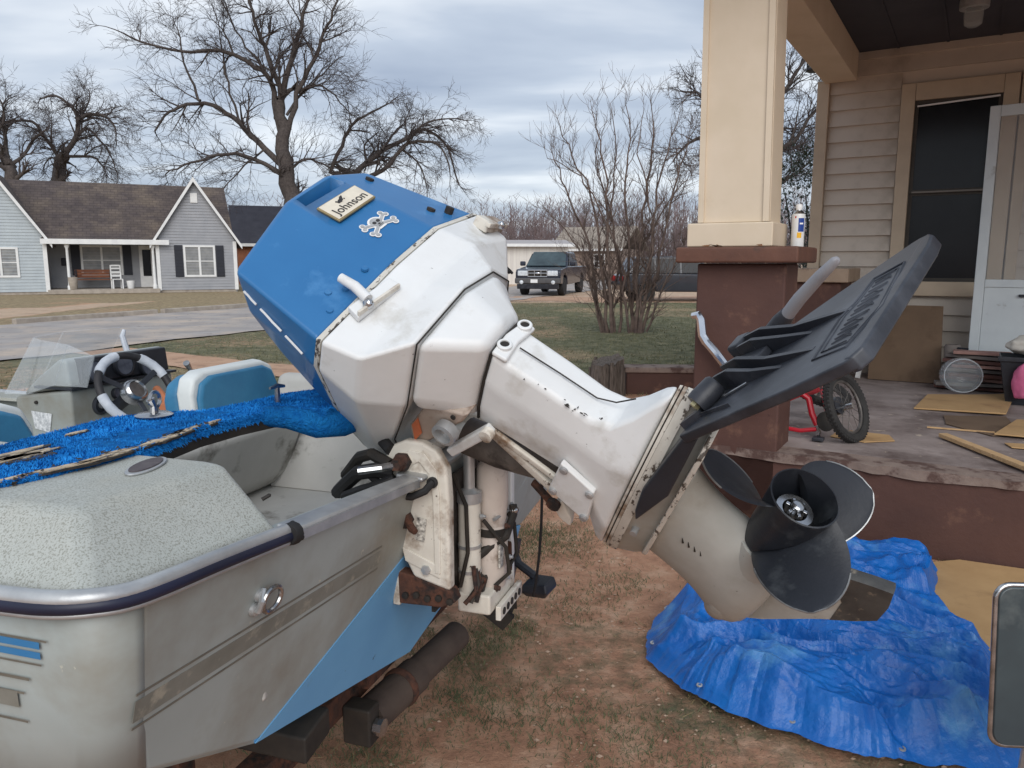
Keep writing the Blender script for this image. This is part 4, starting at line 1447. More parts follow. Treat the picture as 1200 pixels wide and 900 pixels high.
# ------------------------------------------------------------------ the child's bicycle
def bicycle():
    b = thing('red_bicycle', "child's red bicycle with its front wheel turned lying on the porch edge", 'bicycle', hp(.6, .45, .432), HR)
    RED = M('red bicycle paint', (186, 30, 46), (168, 24, 40), ns=8, rough=.35)
    ALUD = M('dull bicycle metal', (120, 116, 112), (84, 80, 78), ns=20, rough=.55, metal=.6)
    TY = M('worn tyre', (50, 49, 48), (38, 37, 37), ns=20, rough=.85)

    def wh(c, ax, r_, knob=True):
        ax = V(ax).normalized()
        x, y, _ = frame(ax)
        c = V(c)
        t = MB().tube([c + (x * math.cos(q) + y * math.sin(q)) * r_ for q in [6.2832 * i / 36 for i in range(36)]], .026, 8, closed=True).build('wheel', TY, b)
        k = MB()
        for i in range(54):
            q = 6.2832 * i / 54
            e = x * math.cos(q) + y * math.sin(q)
            for s_ in (-.012, .012):
                k.beam(c + e * (r_ + .020) + ax * (s_ - .007), c + e * (r_ + .020) + ax * (s_ + .007), .010, .012, e)
        k.build('tread', TY, t, smooth=False)
        MB().tube([c + (x * math.cos(q) + y * math.sin(q)) * (r_ - .03) for q in [6.2832 * i / 36 for i in range(36)]], .009, 6, closed=True).build('rim', ALUD, t)
        sp = MB()
        for i in range(16):
            q = 6.2832 * i / 16
            sp.tube([c + ax * (.02 if i % 2 else -.02), c + (x * math.cos(q) + y * math.sin(q)) * (r_ - .032)], .0014, 4)
        sp.build('spokes', ALUD, t)
        MB().cyl(c - ax * .04, c + ax * .04, .016, 12).build('hub', STEEL, t)
        return t
    # coordinates relative to (u .6, w .45): u to the right, y into the porch, z up
    wc = V((.115, .02, .185))
    wh(wc, (.88, -.30, .36), .175)
    wh((-.12, .62, .17), (.35, -.2, .95), .165)
    for pl in ([(-.20, -.06, .04), (-.215, -.05, .13), (-.20, -.03, .20), (-.13, -.02, .24)], [(-.02, -.04, .08), (-.05, -.04, .14), (-.075, -.02, .22), (-.12, -.02, .25)]):
        MB().tube(pl, .017, 10).build('fork', RED, b)
    MB().tube([(-.12, -.02, .245), (-.10, .25, .22), (-.11, .45, .2)], .019, 10).build('frame_tube', RED, b)
    MB().tube([(-.02, -.03, .10), (.0, .2, .10), (-.1, .6, .17)], .016, 10).build('frame_tube', RED, b)
    MB().tube([(-.20, -.06, .05), (-.10, -.07, .045), (-.02, -.06, .06)], .012, 8).build('axle', RED, b)
    MB().tube([(-.02, -.06, .08), (.0, -.07, .045), (0.0, -.09, .03)], .009, 8).build('crank', STEEL, b)
    MB().box((-.03, -.125, .006), (.03, -.075, .026)).build('pedal', BLACKP, b, bevel=.004)
    MB().lathe([(.055, -.003), (.055, .003)], (.02, -.02, .10), (.6, -.6, .3), 24).build('chainring', DARKM, b)
    MB().lathe([(.05, -.02), (.05, .02)], wc + V((-.05, -.0, .0)), (.88, -.30, .36), 16).build('guard', BLACKP, b)
    # chrome handlebar reaching out past the front of the pillar
    hb = [(-.60, -.50, .64), (-.565, -.505, .645), (-.55, -.51, .62), (-.535, -.52, .54), (-.51, -.525, .505), (-.46, -.53, .455), (-.38, -.53, .36), (-.30, -.53, .26), (-.215, -.53, .185)]
    MB().tube([V(p) + V((.0, 0, .05)) for p in hb], [.016, .024, .025, .025, .025, .026, .025, .024, .020], 10).build('handlebar', CHROME, b)
    MB().tube([(-.30, -.53, .31), (-.24, -.3, .30), (-.13, -.03, .25)], .013, 8).build('stem', CHROME, b)
    return b


bicycle()
# ------------------------------------------------------------------ the boat's frame and the tilted outboard's frame
BO = V((-.122, 1.60, 0))
BR = math.atan2(.947, .32)
BM = Matrix.Translation(BO) @ Matrix.Rotation(BR, 4, 'Z')     # x starboard, y forward, z up
_c, _s = math.cos(R(9)), math.sin(R(9))


def c2w(r, u, t):
    return V((r, u * _s - t * _c, u * _c + t * _s))


_a = c2w(.1619106, .6594965, .7340636)
_st = c2w(.4831191, .5956558, -.6417087)
_u = c2w(-.8604539, .4585395, -.2221723)
_o = V((0, 0, CAMH)) + c2w(.4622194, -.1792827, -1.2124257)
MM = Matrix(((_a.x, _st.x, _u.x, _o.x), (_a.y, _st.y, _u.y, _o.y), (_a.z, _st.z, _u.z, _o.z), (0, 0, 0, 1)))   # x aft, y starboard, z up the leg
B2M = MM.inverted() @ BM


def outboard():
    m = thing('outboard_motor', 'large outboard motor tilted up on the boat transom with blue cowl and white leg', 'outboard motor', matrix=MM)
    # ---- blue cowl
    top = [(.018, -.165, .998), (.030, .035, 1.052), (.030, .155, 1.052), (-.005, .255, 1.035), (-.17, .285, 1.03), (-.34, .19, 1.03), (-.36, -.01, 1.02), (-.25, -.075, 1.0), (-.075, -.155, .988)]
    mid = [(-.004, -.189, .806), (.022, .02, .806), (.024, .158, .806), (-.03, .315, .806), (-.22, .365, .806), (-.42, .25, .806), (-.45, -.045, .806), (-.27, -.130, .806), (-.062, -.198, .806)]

    def lerp(a, b, t):
        return [tuple(x + (y - x) * t for x, y in zip(p, q)) for p, q in zip(a, b)]

    def grow(loop, k, dz=0):
        cx = sum(p[0] for p in loop) / len(loop); cy = sum(p[1] for p in loop) / len(loop)
        return [(cx + (p[0] - cx) * k, cy + (p[1] - cy) * k, p[2] + dz) for p in loop]
    cowl = MB().loft([mid, lerp(mid, top, .5), top, grow(top, .93, .012)]).build('cowl', BLUE, m, bevel=.030, seg=5, ang=12)
    # air intake mouth cut into the top rear edge
    ct = MB().prism([(.06, .046, 1.020), (.06, .158, 1.012), (.06, .150, 1.045), (.06, .050, 1.046)], (-.10, 0, 0)).build('intake_cutter', BLUE, m, smooth=False)
    bo = cowl.modifiers.new('intake', 'BOOLEAN')
    bo.operation = 'DIFFERENCE'
    bo.object = ct
    bo.solver = 'EXACT'
    dg = bpy.context.evaluated_depsgraph_get()
    me = bpy.data.meshes.new_from_object(cowl.evaluated_get(dg))
    cowl.modifiers.clear()
    cowl.data = me
    me.polygons.foreach_set('use_smooth', [True] * len(me.polygons))
    me.set_sharp_from_angle(angle=R(40))
    bpy.data.objects.remove(ct)
    MB().prism([(.024, .044, 1.049), (.024, .158, 1.049), (.010, .158, 1.064), (.010, .044, 1.064)], (-.03, 0, 0)).build('grab_bar', M('pale blue reflection bar', (196, 208, 216), (150, 176, 200), ns=20, rough=.5), cowl, bevel=.004)  # pale colour paints the reflection along the cowl's top edge
    MB().box((-.035, .07, 1.022), (.005, .10, 1.036)).build('intake_bolt', ALU, cowl, bevel=.003)
    # seam on the port side: chipped white line and lower panel step
    sc_ = [(-.020 - .036 * t + .002 * noise.noise(V((t * 9, 0, 0))), -.1640 - .0295 * t, .985 - .150 * t, .0022 + .0016 * noise.noise(V((t * 14, 3, 0)))) for t in [i / 14 for i in range(15)]]
    for i0, i1 in ((0, 3), (4, 9), (10, 14)):
        MB().tube([V(p[:3]) for p in sc_[i0:i1 + 1]], [p[3] for p in sc_[i0:i1 + 1]], 6).build('scratch_line', WHITE, cowl)
    # rivets
    for (s_, u_) in ((-.10, .853), (-.13, .826), (-.075, .835), (-.02, .835)):
        MB().lathe([(.007, 0), (.006, .004), (.001, .005)], (.006 + .03 * (s_ + .19) / .2 - .012, s_, u_), (1, 0, 0), 10).build('rivet', BLUE, cowl)
    for (a_, s_, u_) in ((.003, .225, 1.005), (.0, .228, .856), (-.004, .262, .832)):
        MB().lathe([(.009, -.01), (.009, .006), (.001, .007)], (a_, s_, u_), (1, .55, 0), 10).build('hole_plug', DARKM, cowl)
    # badge
    bx = .030
    MB().prism([(bx, .046, .9415), (bx, .153, .9375), (bx, .156, .991), (bx, .048, .997)], (.005, 0, 0)).build('badge', M('brushed gold badge rim', (176, 158, 116), (150, 134, 98), rough=.4, metal=.5), cowl, bevel=.0015)
    bf = MB().prism([(bx + .005, .049, .9445), (bx + .005, .150, .9405), (bx + .005, .153, .988), (bx + .005, .051, .994)], (.0012, 0, 0)).build('badge_face', M('cream badge face', (222, 214, 196), (206, 198, 182), ns=40, rough=.45), cowl, smooth=False)
    INK = M('badge ink', (52, 50, 50), rough=.5)
    tm = Matrix.Translation((bx + .0066, .101, .9585)) @ Matrix(((0, 0, 1), (1, -.035, 0), (-.035, 1, 0))).to_4x4()
    text_mb('Johnson', .027, tm, .0006).build('lettering', INK, cowl, smooth=False)
    sh = MB()   # small sea horse mark
    for (ds, du, r_) in ((0, 0, .0042), (.004, .004, .0032), (-.005, -.002, .0045), (-.010, -.003, .0034), (.0075, .006, .0018), (.006, -.003, .0015), (-.013, .001, .002)):
        sh.lathe([(r_, 0), (r_, .0008)], (bx + .0064, .099 + ds, .9795 + du), (1, 0, 0), 10)
    sh.build('emblem', INK, cowl, smooth=False)
    # skull and cross bones sticker
    WST = M('white sticker vinyl', (226, 226, 224), rough=.4)
    sx = .0258
    st = MB()
    st2 = MB()

    def disc(b, s_, u_, r_, off, sy=1.0):
        n = 18
        b.prism([(sx + off, s_ + r_ * math.cos(6.283 * k / n), u_ + sy * r_ * math.sin(6.283 * k / n)) for k in range(n)], (.0008, 0, 0))
    C_ = (.096, .8925)
    for k, s_ in ((1.0, st), (.72, st2)):
        off = .0 if k == 1.0 else .0011
        disc(s_, C_[0], C_[1] + .004, .0205 * (k + .04), off, .9)
        s_.prism([(sx + off + .0002, C_[0] - .011 * k, C_[1] - .020 * k), (sx + off + .0002, C_[0] + .011 * k, C_[1] - .020 * k), (sx + off + .0002, C_[0] + .013 * k, C_[1]), (sx + off + .0002, C_[0] - .013 * k, C_[1])], (.0008, 0, 0))
    for sg in (-1, 1):
        d_ = V((0, .036, sg * .017))
        for k, b, off in ((1.0, st, .0003), (.55, st2, .0014)):
            c_ = V((sx + off, C_[0], C_[1] - .006))
            w_ = .0062 * k
            nrm = V((0, -d_.z, d_.y)).normalized() * w_
            b.prism([c_ - d_ - nrm, c_ + d_ - nrm, c_ + d_ + nrm, c_ - d_ + nrm], (.0008, 0, 0))
            for e in (-1, 1):
                for q in (-1, 1):
                    p = c_ + d_ * e + nrm.normalized() * q * .0062 + V((.0001 * q, 0, 0))
                    disc(b, p.y, p.z, .0078 * (k if k == 1 else .62), off + .0002 * (e + 1) + .0001 * q)
    shr = Matrix.Translation((0, C_[0], C_[1])) @ Matrix.Diagonal((1, .84, .80, 1)) @ Matrix.Translation((0, -C_[0], -C_[1]))
    st.xf(shr)
    st2.xf(shr)
    so = st.build('skull_sticker', WST, cowl, smooth=False)
    GR = M('sticker grey print', (150, 152, 154), (176, 178, 178), ns=120, rough=.45)
    st2.build('print', GR, cowl, smooth=False)
    eb = MB()
    for ds in (-.0065, .0065):
        disc(eb, C_[0] + ds, C_[1] + .003, .0048, .0022)
    disc(eb, C_[0], C_[1] - .006, .0022, .0022)
    for i in range(4):
        s0 = C_[0] - .0066 + i * .0044
        eb.prism([(sx + .0022, s0 - .0006, C_[1] - .0135), (sx + .0022, s0 + .0006, C_[1] - .0135), (sx + .0022, s0 + .0006, C_[1] - .0095), (sx + .0022, s0 - .0006, C_[1] - .0095)], (.0008, 0, 0))
    eb.xf(shr)
    eb.build('ink', INK, cowl, smooth=False)

    # ---- white lower cowl
    rim = grow(mid, 1.018, -.010)
    ridge = [(.000, -.186, .722), (.024, .02, .722), (.022, .170, .722), (-.055, .325, .722), (-.22, .385, .722), (-.45, .25, .722), (-.48, -.05, .722), (-.30, -.125, .722), (-.105, -.192, .722)]
    groove = [(.032, -.128, .656), (.052, .02, .656), (.020, .130, .656), (-.06, .215, .656), (-.20, .26, .664), (-.38, .16, .70), (-.42, -.04, .715), (-.30, -.095, .703), (-.120, -.138, .657)]
    under = [(-.02, -.09, .648), (.0, .02, .648), (-.01, .10, .648), (-.07, .17, .648), (-.2, .2, .66), (-.33, .12, .695), (-.34, -.02, .708), (-.25, -.06, .70), (-.11, -.10, .655)]
    lc = MB().loft([grow(rim, .96, 0), rim, ridge, groove, under]).build('lower_cowl', WHITE, m, bevel=.034, seg=5, ang=12)
    g2 = MB()
    g2.loft([grow(mid, 1.006, .0005), grow(mid, 1.012, -.0095)]).build('chipped_rim', CHIPPED, m, ang=30)
    # dark seam
    gs = grow(groove, .985, -.003)
    MB().tube([V(p) for p in gs], .0016, 6, closed=True).build('seam', DARKM, lc)
    # latches
    for nm, A0, S0, U0, dr, ba in (('a', .016, -.09, .777, V((.10, -.0, .995)), V((0, 1, -.06))), ('b', -.02, .275, .768, V((0, 1, -.1)), V((-.45, .85, -.2)))):
        if nm == 'a':
            l_ = MB().prism([(.010, -.128, .768), (.018, -.022, .757), (.018, -.020, .783), (.010, -.118, .797)], (.012, 0, 0)).build('latch', WHITE, lc, bevel=.002)
            MB().beam((.028, -.126, .770), (.028, -.024, .758), .005, .010, (1, 0, 0)).build('latch_lip', WHITE_OLD, lc, bevel=.001)
            MB().tube([(.036, -.080, .842), (.036, -.082, .81), (.034, -.092, .775)], [.0085, .0095, .0095], 12).build('latch_handle', WHITE, lc)
            MB().ball((.030, -.098, .770), .010, 10, 6).build('latch_pin', STEEL, lc)
        else:
            l_ = MB().prism([(-.020, .268, .780), (-.065, .345, .776), (-.062, .338, .742), (-.018, .262, .744)], (.020, .014, 0)).build('latch', WHITE_OLD, lc, bevel=.003)
            MB().beam((.004, .262, .742), (-.045, .345, .740), .010, .012).build('latch_lip', WHITE_OLD, lc, bevel=.002)
            MB().ball((-.02, .31, .734), .009, 10, 6).build('latch_pin', STEEL, lc)
    MB().lathe([(.014, 0), (.014, .004), (.010, .004), (.009, -.004), (.001, -.004)], (-.10, .285, .69), (.75, .6, -.3), 14).build('grommet', RUBBER, lc)
    # ---- adapter block below the groove
    step = [(.036, -.062, .556), (.040, .0, .556), (.006, .066, .556), (-.06, .085, .556), (-.13, .085, .556), (-.165, .06, .556), (-.168, -.01, .556), (-.165, -.05, .556), (-.13, -.064, .556)]
    gr2 = [(p[0], p[1], .6535) for p in [(.030, -.126), (.050, .02), (.018, .128), (-.06, .205), (-.15, .215), (-.165, .10), (-.166, -.02), (-.150, -.112), (-.112, -.134)]]
    MB().loft([gr2, lerp(gr2, step, .5), step]).build('adapter_housing', WHITE, m, bevel=.026, seg=5, ang=12)
    # ---- exhaust housing (leg)
    def leg_loop(U, Ar, Af, wr, wm, wf):
        return [(Ar, -wr, U), (Ar + .004, 0, U), (Ar, wr, U), (Ar - .35 * (Ar - Af), wm, U), (Af + .25 * (Ar - Af), wm, U), (Af, wf, U), (Af - .004, 0, U), (Af, -wf, U), (Af + .25 * (Ar - Af), -wm, U), (Ar - .35 * (Ar - Af), -wm, U)]
    L_ = [leg_loop(.552, .012, -.165, .050, .060, .050), leg_loop(.53, .002, -.166, .048, .060, .05), leg_loop(.44, -.012, -.172, .046, .060, .052), leg_loop(.36, -.028, -.182, .044, .060, .05),
          leg_loop(.318, -.020, -.215, .040, .062, .046), leg_loop(.29, .018, -.285, .032, .064, .040), leg_loop(.268, .060, -.34, .024, .064, .030), leg_loop(.252, .080, -.366, .018, .064, .022)]
    leg = MB().loft(L_).build('exhaust_housing', WHITE, m, bevel=.014, seg=4, ang=12)
    MB().loft([leg_loop(.5545, .010, -.164, .049, .059, .049), leg_loop(.5505, .010, -.164, .049, .059, .049)]).build('gasket', DARKM, leg, smooth=False)
    # bolted boss at the top of the rear face
    bs = MB().prism([(.006, -.050, .552), (.010, .0, .553), (.006, .052, .545), (.004, .052, .520), (.006, .0, .526), (.004, -.050, .522)], (.010, 0, 0)).build('flange', WHITE, leg, bevel=.004)
    for (s_, u_) in ((-.024, .5415), (.040, .537)):
        MB().lathe([(.0135, -.006), (.0135, .0015), (.0115, .003), (.0085, .003), (.008, -.0005)], (.0185, s_, u_), (1, 0, .1), 18, False).build('bolt_boss', WHITE, leg)
        MB().lathe([(.0082, -.001), (.0082, .0006), (.004, .0008), (.001, .0002)], (.0185, s_, u_), (1, 0, .1), 14).build('bolt', DARKM, leg)
    # raised rear panel with a groove
    MB().tube([(.010, -.006, .52), (-.002, -.004, .44), (-.016, -.002, .365), (-.006, .0, .332), (.020, .003, .305)], .0014, 5).build('groove_line', DARKM, leg)
    ch = MB()
    rq = random.Random(9)
    for i in range(15):
        t = rq.random() ** .7
        u_ = .525 - .20 * t
        a_, s_ = -.002 - .026 * t + (.03 * max(0, t - .85) / .15), -.0465 + .004 * t
        l_ = .002 + .006 * rq.random() ** 2
        c_ = V((a_ + .0012 + rq.gauss(0, .002), s_ - .0012 + rq.gauss(0, .002), u_))
        d_ = V((.15, .1, 1)).normalized() * l_
        e_ = V((.7, .7, 0)) * (.0012 + .002 * rq.random())
        ch.prism([c_ - d_, c_ - e_ * .8 + d_ * .2, c_ + d_ * rq.random(), c_ + e_ - d_ * .3], V((.0012, -.0012, 0)))
    o_ = ch.build('paint_chip', DARKM, leg, smooth=False)
    o_['kind'] = 'stuff'
    # port cover plate with four bolts
    cp = MB().prism([(-.128, -.062, .372), (-.158, -.062, .298), (-.248, -.062, .290), (-.214, -.062, .378)], (0, -.014, 0)).build('cover_plate', WHITE, m, bevel=.003)
    for (a_, u_) in ((-.140, .362), (-.166, .304), (-.236, .298), (-.210, .368)):
        MB().lathe([(.008, 0), (.008, .004), (.005, .006), (.001, .006)], (a_, -.076, u_), (0, -1, 0), 12).build('bolt', ALU, cp)
    # water pump indicator bits on the port lower edge
    MB().beam((-.164, -.056, .530), (-.200, -.056, .370), .010, .014).build('lower_trim', WHITE_OLD, leg, bevel=.003)

    # ---- gearcase
    def lens(U, Ar, Af, w, n=9):
        f = []
        for i in range(n):
            t = i / (n - 1)
            f.append((Ar + (Af - Ar) * t, w * (math.sin(math.pi * (t ** .8)) ** .7 if 0 < t < 1 else 0) + .006, U))
        return [(a, -s_, u) for a, s_, u in f] + [(a, s_, u) for a, s_, u in f[::-1]]
    fl = MB().loft([lens(.2505, .090, -.376, .062), lens(.246, .092, -.378, .064)]).loft([lens(.2435, .092, -.378, .064), lens(.238, .093, -.379, .065)]).build('seam_flange', WHITE_OLD, m, ang=40)
    MB().loft([lens(.2375, .094, -.380, .066), lens(.221, .096, -.378, .066)]).build('chipped_band', CHIPPED, m, ang=40)
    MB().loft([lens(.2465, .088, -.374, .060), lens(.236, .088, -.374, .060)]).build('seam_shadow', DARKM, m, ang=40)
    gc = MB().loft([lens(.2215, .090, -.372, .056), lens(.19, .085, -.355, .050), lens(.17, .06, -.335, .046)]).build('gearcase_neck', GEARC, m, ang=40)
    MB().tube([(-.225, -.040, .2065), (-.226, -.062, .2065)], .007, 10).build('bolt', ALU, gc)
    # anti-ventilation plate
    pl = []
    for (a_, s_) in ((.078, .0), (.074, -.055), (.05, -.078), (.0, -.080), (-.15, -.066), (-.28, -.048), (-.325, -.02), (-.325, .02), (-.28, .048), (-.15, .066), (.0, .080), (.05, .078), (.074, .055)):
        pl.append((a_, s_, .167))
    MB().prism(pl, (0, 0, .009)).build('anti_ventilation_plate', CHIPPED, m, bevel=.002, seg=2)
    body = MB().loft([lens(.1695, -.052, -.326, .044), lens(.166, -.054, -.326, .042), lens(.155, -.062, -.329, .040), lens(.12, -.085, -.338, .038), lens(.075, -.105, -.356, .042), lens(.045, -.115, -.375, .046), lens(.02, -.12, -.395, .052), lens(-.005, -.12, -.412, .055), lens(-.035, -.13, -.408, .048), lens(-.055, -.16, -.37, .028)]).build('gearcase', GEARC, m, ang=60, subsurf=1)
    MB().lathe([(.002, -.405), (.014, -.400), (.026, -.388), (.037, -.36), (.044, -.33), (.049, -.28), (.053, -.22), (.053, -.165), (.050, -.138), (.02, -.134)], (0, 0, 0), (1, 0, 0), 30, True).build('torpedo', GEARC, m, ang=50)
    for i in range(5):
        a_, u_ = -.194 - .0024 * i, .124 - .0125 * i
        MB().prism([(a_ + .007, -.0425, u_ + .005), (a_ - .006, -.0425, u_ + .001), (a_ - .004, -.0425, u_ - .002)], (0, -.004, 0)).build('water_inlet', DARKM, body, smooth=False)
    # skeg
    sk = [(-.385, -.02), (-.34, -.07), (-.26, -.135), (-.19, -.198), (-.172, -.212), (-.128, -.208), (-.090, -.196), (-.098, -.165), (-.118, -.10), (-.132, -.04)]
    def blade_plate(poly, th, k_edge):
        cx = sum(p[0] for p in poly) / len(poly); cu = sum(p[1] for p in poly) / len(poly)
        r_ = []
        for s_, k in ((-th, k_edge), (-th * .4, .995), (0, 1), (th * .4, .995), (th, k_edge)):
            r_.append([(cx + (a_ - cx) * k, s_, cu + (u_ - cu) * k) for a_, u_ in poly])
        return MB().loft(r_)
    blade_plate(sk, .011, .95).build('skeg', GEARC, m, ang=60)
    tip = [(-.205, -.1865), (-.172, -.2125), (-.128, -.2085), (-.0895, -.1965), (-.0975, -.165), (-.119, -.098), (-.140, -.118), (-.175, -.150), (-.235, -.157)]
    blade_plate(tip, .0118, .97).build('bare_skeg_tip', SKEGM, m, ang=60)

    # ---- propeller
    pr = thing('propeller', None, None)
    pr.parent = m
    MB().lathe([(.046, -.134), (.049, -.10), (.051, -.05), (.054, -.012), (.056, 0), (.0535, .001), (.0515, -.006), (.048, -.05), (.046, -.075), (.001, -.075)], (0, 0, 0), (1, 0, 0), 40, False).build('hub', PROP, pr, ang=50)
    MB().lathe([(.034, -.075), (.034, -.045), (.031, -.042), (.026, -.043), (.024, -.055), (.001, -.056)], (0, 0, 0), (1, 0, 0), 26).build('hub_bush', RUBBER, pr, ang=50)
    MB().lathe([(.031, -.043), (.031, -.037), (.021, -.036), (.019, -.046)], (0, 0, 0), (1, 0, 0), 26, False).build('thrust_washer', STEEL, pr, ang=50)
    nt = MB().lathe([(.018, -.05), (.018, -.038), (.001, -.036)], (0, 0, 0), (1, 0, 0), 6).build('spline_seat', DARKM, pr, smooth=False)
    MB().lathe([(.0105, -.040), (.0105, -.022), (.008, -.020), (.001, -.020)], (0, 0, 0), (1, 0, 0), 14).build('shaft_end', STEEL, pr, ang=40)
    for k in range(6):
        a_ = 6.283 * k / 6
        MB().box((-.038, -.003, .011), (-.028, .003, .018)).xf(Matrix.Rotation(a_, 4, 'X')).build('castle_tooth', STEEL, pr, bevel=.001)
    MB().tube([(-.027, -.02, .003), (-.027, .02, -.003)], .0022, 6).build('cotter_pin', STEEL, pr)

    def blade(az):
        rows = []
        edge = []
        n = 15
        for i in range(22):
            t = i / 21
            r_ = .051 + .121 * t
            # chord measured as angle, ear shaped outline
            ch = .166 * (math.sin(math.pi * min(1, .30 + .70 * t)) ** .55 if t < 1 else .0) * (.86 + .34 * t)
            ch = max(ch, .012)
            skew = .10 * t * t
            th = .0065 * (1 - .72 * t)
            up_, lo_ = [], []
            for j in range(n):
                q = j / (n - 1) - .5
                da = q * ch / r_ * .80
                ang = az + da - skew
                ax_ = -.066 + (.40 / 6.283) * da * .95 + .018 * t
                h_ = th * math.sqrt(max(0, 1 - (2 * q) ** 2))
                up_.append((ax_ + h_, r_ * math.cos(ang), r_ * math.sin(ang)))
                lo_.append((ax_ - h_, r_ * math.cos(ang), r_ * math.sin(ang)))
            rows.append(up_ + lo_[::-1])
            edge.append((up_[0], up_[-1]))
        o = MB().loft(rows).build('blade', PROP, pr, ang=70)
        e = [edge[i][0] for i in range(8, 22)]
        e2 = [edge[i][1] for i in range(21, 12, -1)]
        MB().tube([V(p) for p in e + e2], .0016, 5).build('worn_edge', PROPEDGE, pr)
    for az in (84, -34, -150):
        blade(R(az))

    # ---- black hydrofoil on the plate: one swept plate set on the port edge of the plate and rising aft
    fn, fe, fs = V((.3965, .1072, .9118)), V((.918, -.0463, -.3938)), V((0, .9932, -.1167))
    f0 = V((.081, -.085, .216))

    def F(e, s_, h=0):
        return f0 + fe * e + fs * s_ + fn * h
    hy = thing('hydrofoil', None, None)
    hy.parent = m
    out = [(.0, -.001), (.062, -.012), (.157, -.028), (.234, -.042), (.325, -.052), (.336, -.048), (.344, -.034), (.356, .217), (.353, .250), (.342, .270), (.328, .276), (.315, .276), (.196, .25), (.125, .229), (.06, .262), (.0, .27), (-.004, .169), (.002, .051)]
    MB().prism([F(e, s_, -.016) for e, s_ in out], fn * .016).build('foil_plate', FOILM, hy, bevel=.003, seg=2)
    MB().prism([F(e, s_, -.020) for e, s_ in ((.322, -.046), (.334, -.050), (.346, -.034), (.358, .217), (.354, .252), (.342, .272), (.334, .255), (.334, .20))], fn * .0212).build('trailing_lip', FOILM, hy, bevel=.004, seg=3)
    fr = [(.254, .010), (.311, -.006), (.337, .071), (.327, .200), (.276, .208), (.266, .145), (.253, .118)]
    MB().tube([F(e, s_, .0002) for e, s_ in fr], .0018, 5, closed=True).build('embossed_frame', FOILM, hy)
    cx_, cy_ = .300, .105
    MB().tube([F(cx_ + (e - cx_) * .80, cy_ + (s_ - cy_) * .88, .0002) for e, s_ in fr], .0013, 5, closed=True).build('embossed_frame', FOILM, hy)
    em = MB()
    for i in range(15):
        t = i / 14
        c_ = V((.292 + .012 * t, .018 + .165 * t, 0))
        w_ = .017 + .004 * math.sin(3.14 * t)
        em.tube([F(c_.x - w_, c_.y + .002, .0002), F(c_.x + w_ * .7, c_.y - .003 + .004 * (i % 3), .0002)], .0012, 4)
        if i % 2:
            em.tube([F(c_.x - w_, c_.y + .002, .0002), F(c_.x + w_ * .5, c_.y + .010, .0002)], .0011, 4)
        if i % 3 == 1:
            em.tube([F(c_.x + w_ * .7, c_.y - .003, .0002), F(c_.x - w_ * .1, c_.y + .012, .0002), F(c_.x - w_ * .9, c_.y + .012, .0002)], .0011, 4)
    em.build('embossed_strokes', FOILM, hy)

    def rib(pts, h, w=.007):
        b = MB()
        lo = [F(e, s_, -.001) for e, s_ in pts]
        hi = [F(e, s_, k) for (e, s_), k in zip(pts, h)]
        for i in range(len(pts) - 1):
            d = (lo[i + 1] - lo[i]).normalized().cross(fn).normalized() * w / 2
            b.add([lo[i] - d, lo[i] + d, lo[i + 1] + d, lo[i + 1] - d, hi[i] - d, hi[i] + d, hi[i + 1] + d, hi[i + 1] - d], [(0, 1, 2, 3), (4, 5, 6, 7), (0, 1, 5, 4), (1, 2, 6, 5), (2, 3, 7, 6), (3, 0, 4, 7)])
        return b.build('rib', FOILM, hy, smooth=False)
    rib([(.052, .208), (.105, .178), (.165, .158), (.266, .134)], (.030, .034, .016, .0005))
    rib([(.048, .180), (.095, .156), (.150, .140), (.20, .130)], (.028, .032, .016, .0005))
    rib([(.046, .124), (.095, .100), (.150, .080), (.237, .055)], (.028, .033, .016, .0005))
    rib([(.040, .098), (.085, .078), (.130, .064), (.18, .055)], (.026, .030, .015, .0005))
    MB().prism([F(.035, .13), F(.11, .105), (F(.12, .145)), F(.045, .175)], fn * .014).build('clamp_pad', FOILM, hy, bevel=.003)
    MB().prism([F(.01, .20), F(.045, .185), F(.055, .225), F(.015, .245)], fn * .030).build('clamp_pad', FOILM, hy, bevel=.006)
    MB().lathe([(.018, 0), (.019, .010), (.018, .040), (.015, .044)], F(.028, .044, .016), F(.060, .085, .020) - F(.028, .044, .016), 20).build('bolt_boss', BLACKP, hy, ang=50)
    MB().lathe([(.0085, -.003), (.0085, .004), (.001, .005)], F(.027, .043, .016), F(.028, .044, .016) - F(.060, .085, .020), 6).build('bolt', M('brass bolt', (190, 180, 140), rough=.35, metal=.8), hy, smooth=False)
    MB().prism([F(.002, .016, .0), F(.034, .030, .0), F(.030, .044, .0), F(.004, .030, .0)], fn * .010).build('gusset', BLACKP, hy, smooth=False)
    MB().prism([F(.030, .030), F(.110, .005), F(.070, .022)], fn * .006).build('rib', FOILM, hy, smooth=False)
    MB().tube([F(.07, .055, .003), F(.115, .058, .003)], .0018, 5).build('tie_wire', STEEL, hy)
    # port arm of the foil along the plate
    pa = [(.094, -.086, .189), (-.053, -.090, .186), (-.158, -.086, .214), (-.135, -.084, .2225), (-.078, -.084, .2275), (.076, -.086, .210)]
    MB().prism(pa, (.0, .030, 0)).build('foil_arm', BLACKP, hy, bevel=.004)
    # grey tube beyond the far wing
    MB().tube([(.070, .285, .152), (.14, .28, .146), (.20, .275, .136), (.240, .27, .128), (.246, .27, .127)], [.0122, .0118, .0102, .0080, .004], 14).build('fin_tube', M('grey plastic tube', (150, 150, 154), (132, 132, 138), ns=8, rough=.5), hy, ang=60)
    MB().tube([(.045, .287, .154), (.080, .285, .152), (.100, .283, .150)], [.019, .017, .0135], 12).build('tube_socket', BLACKP, hy)

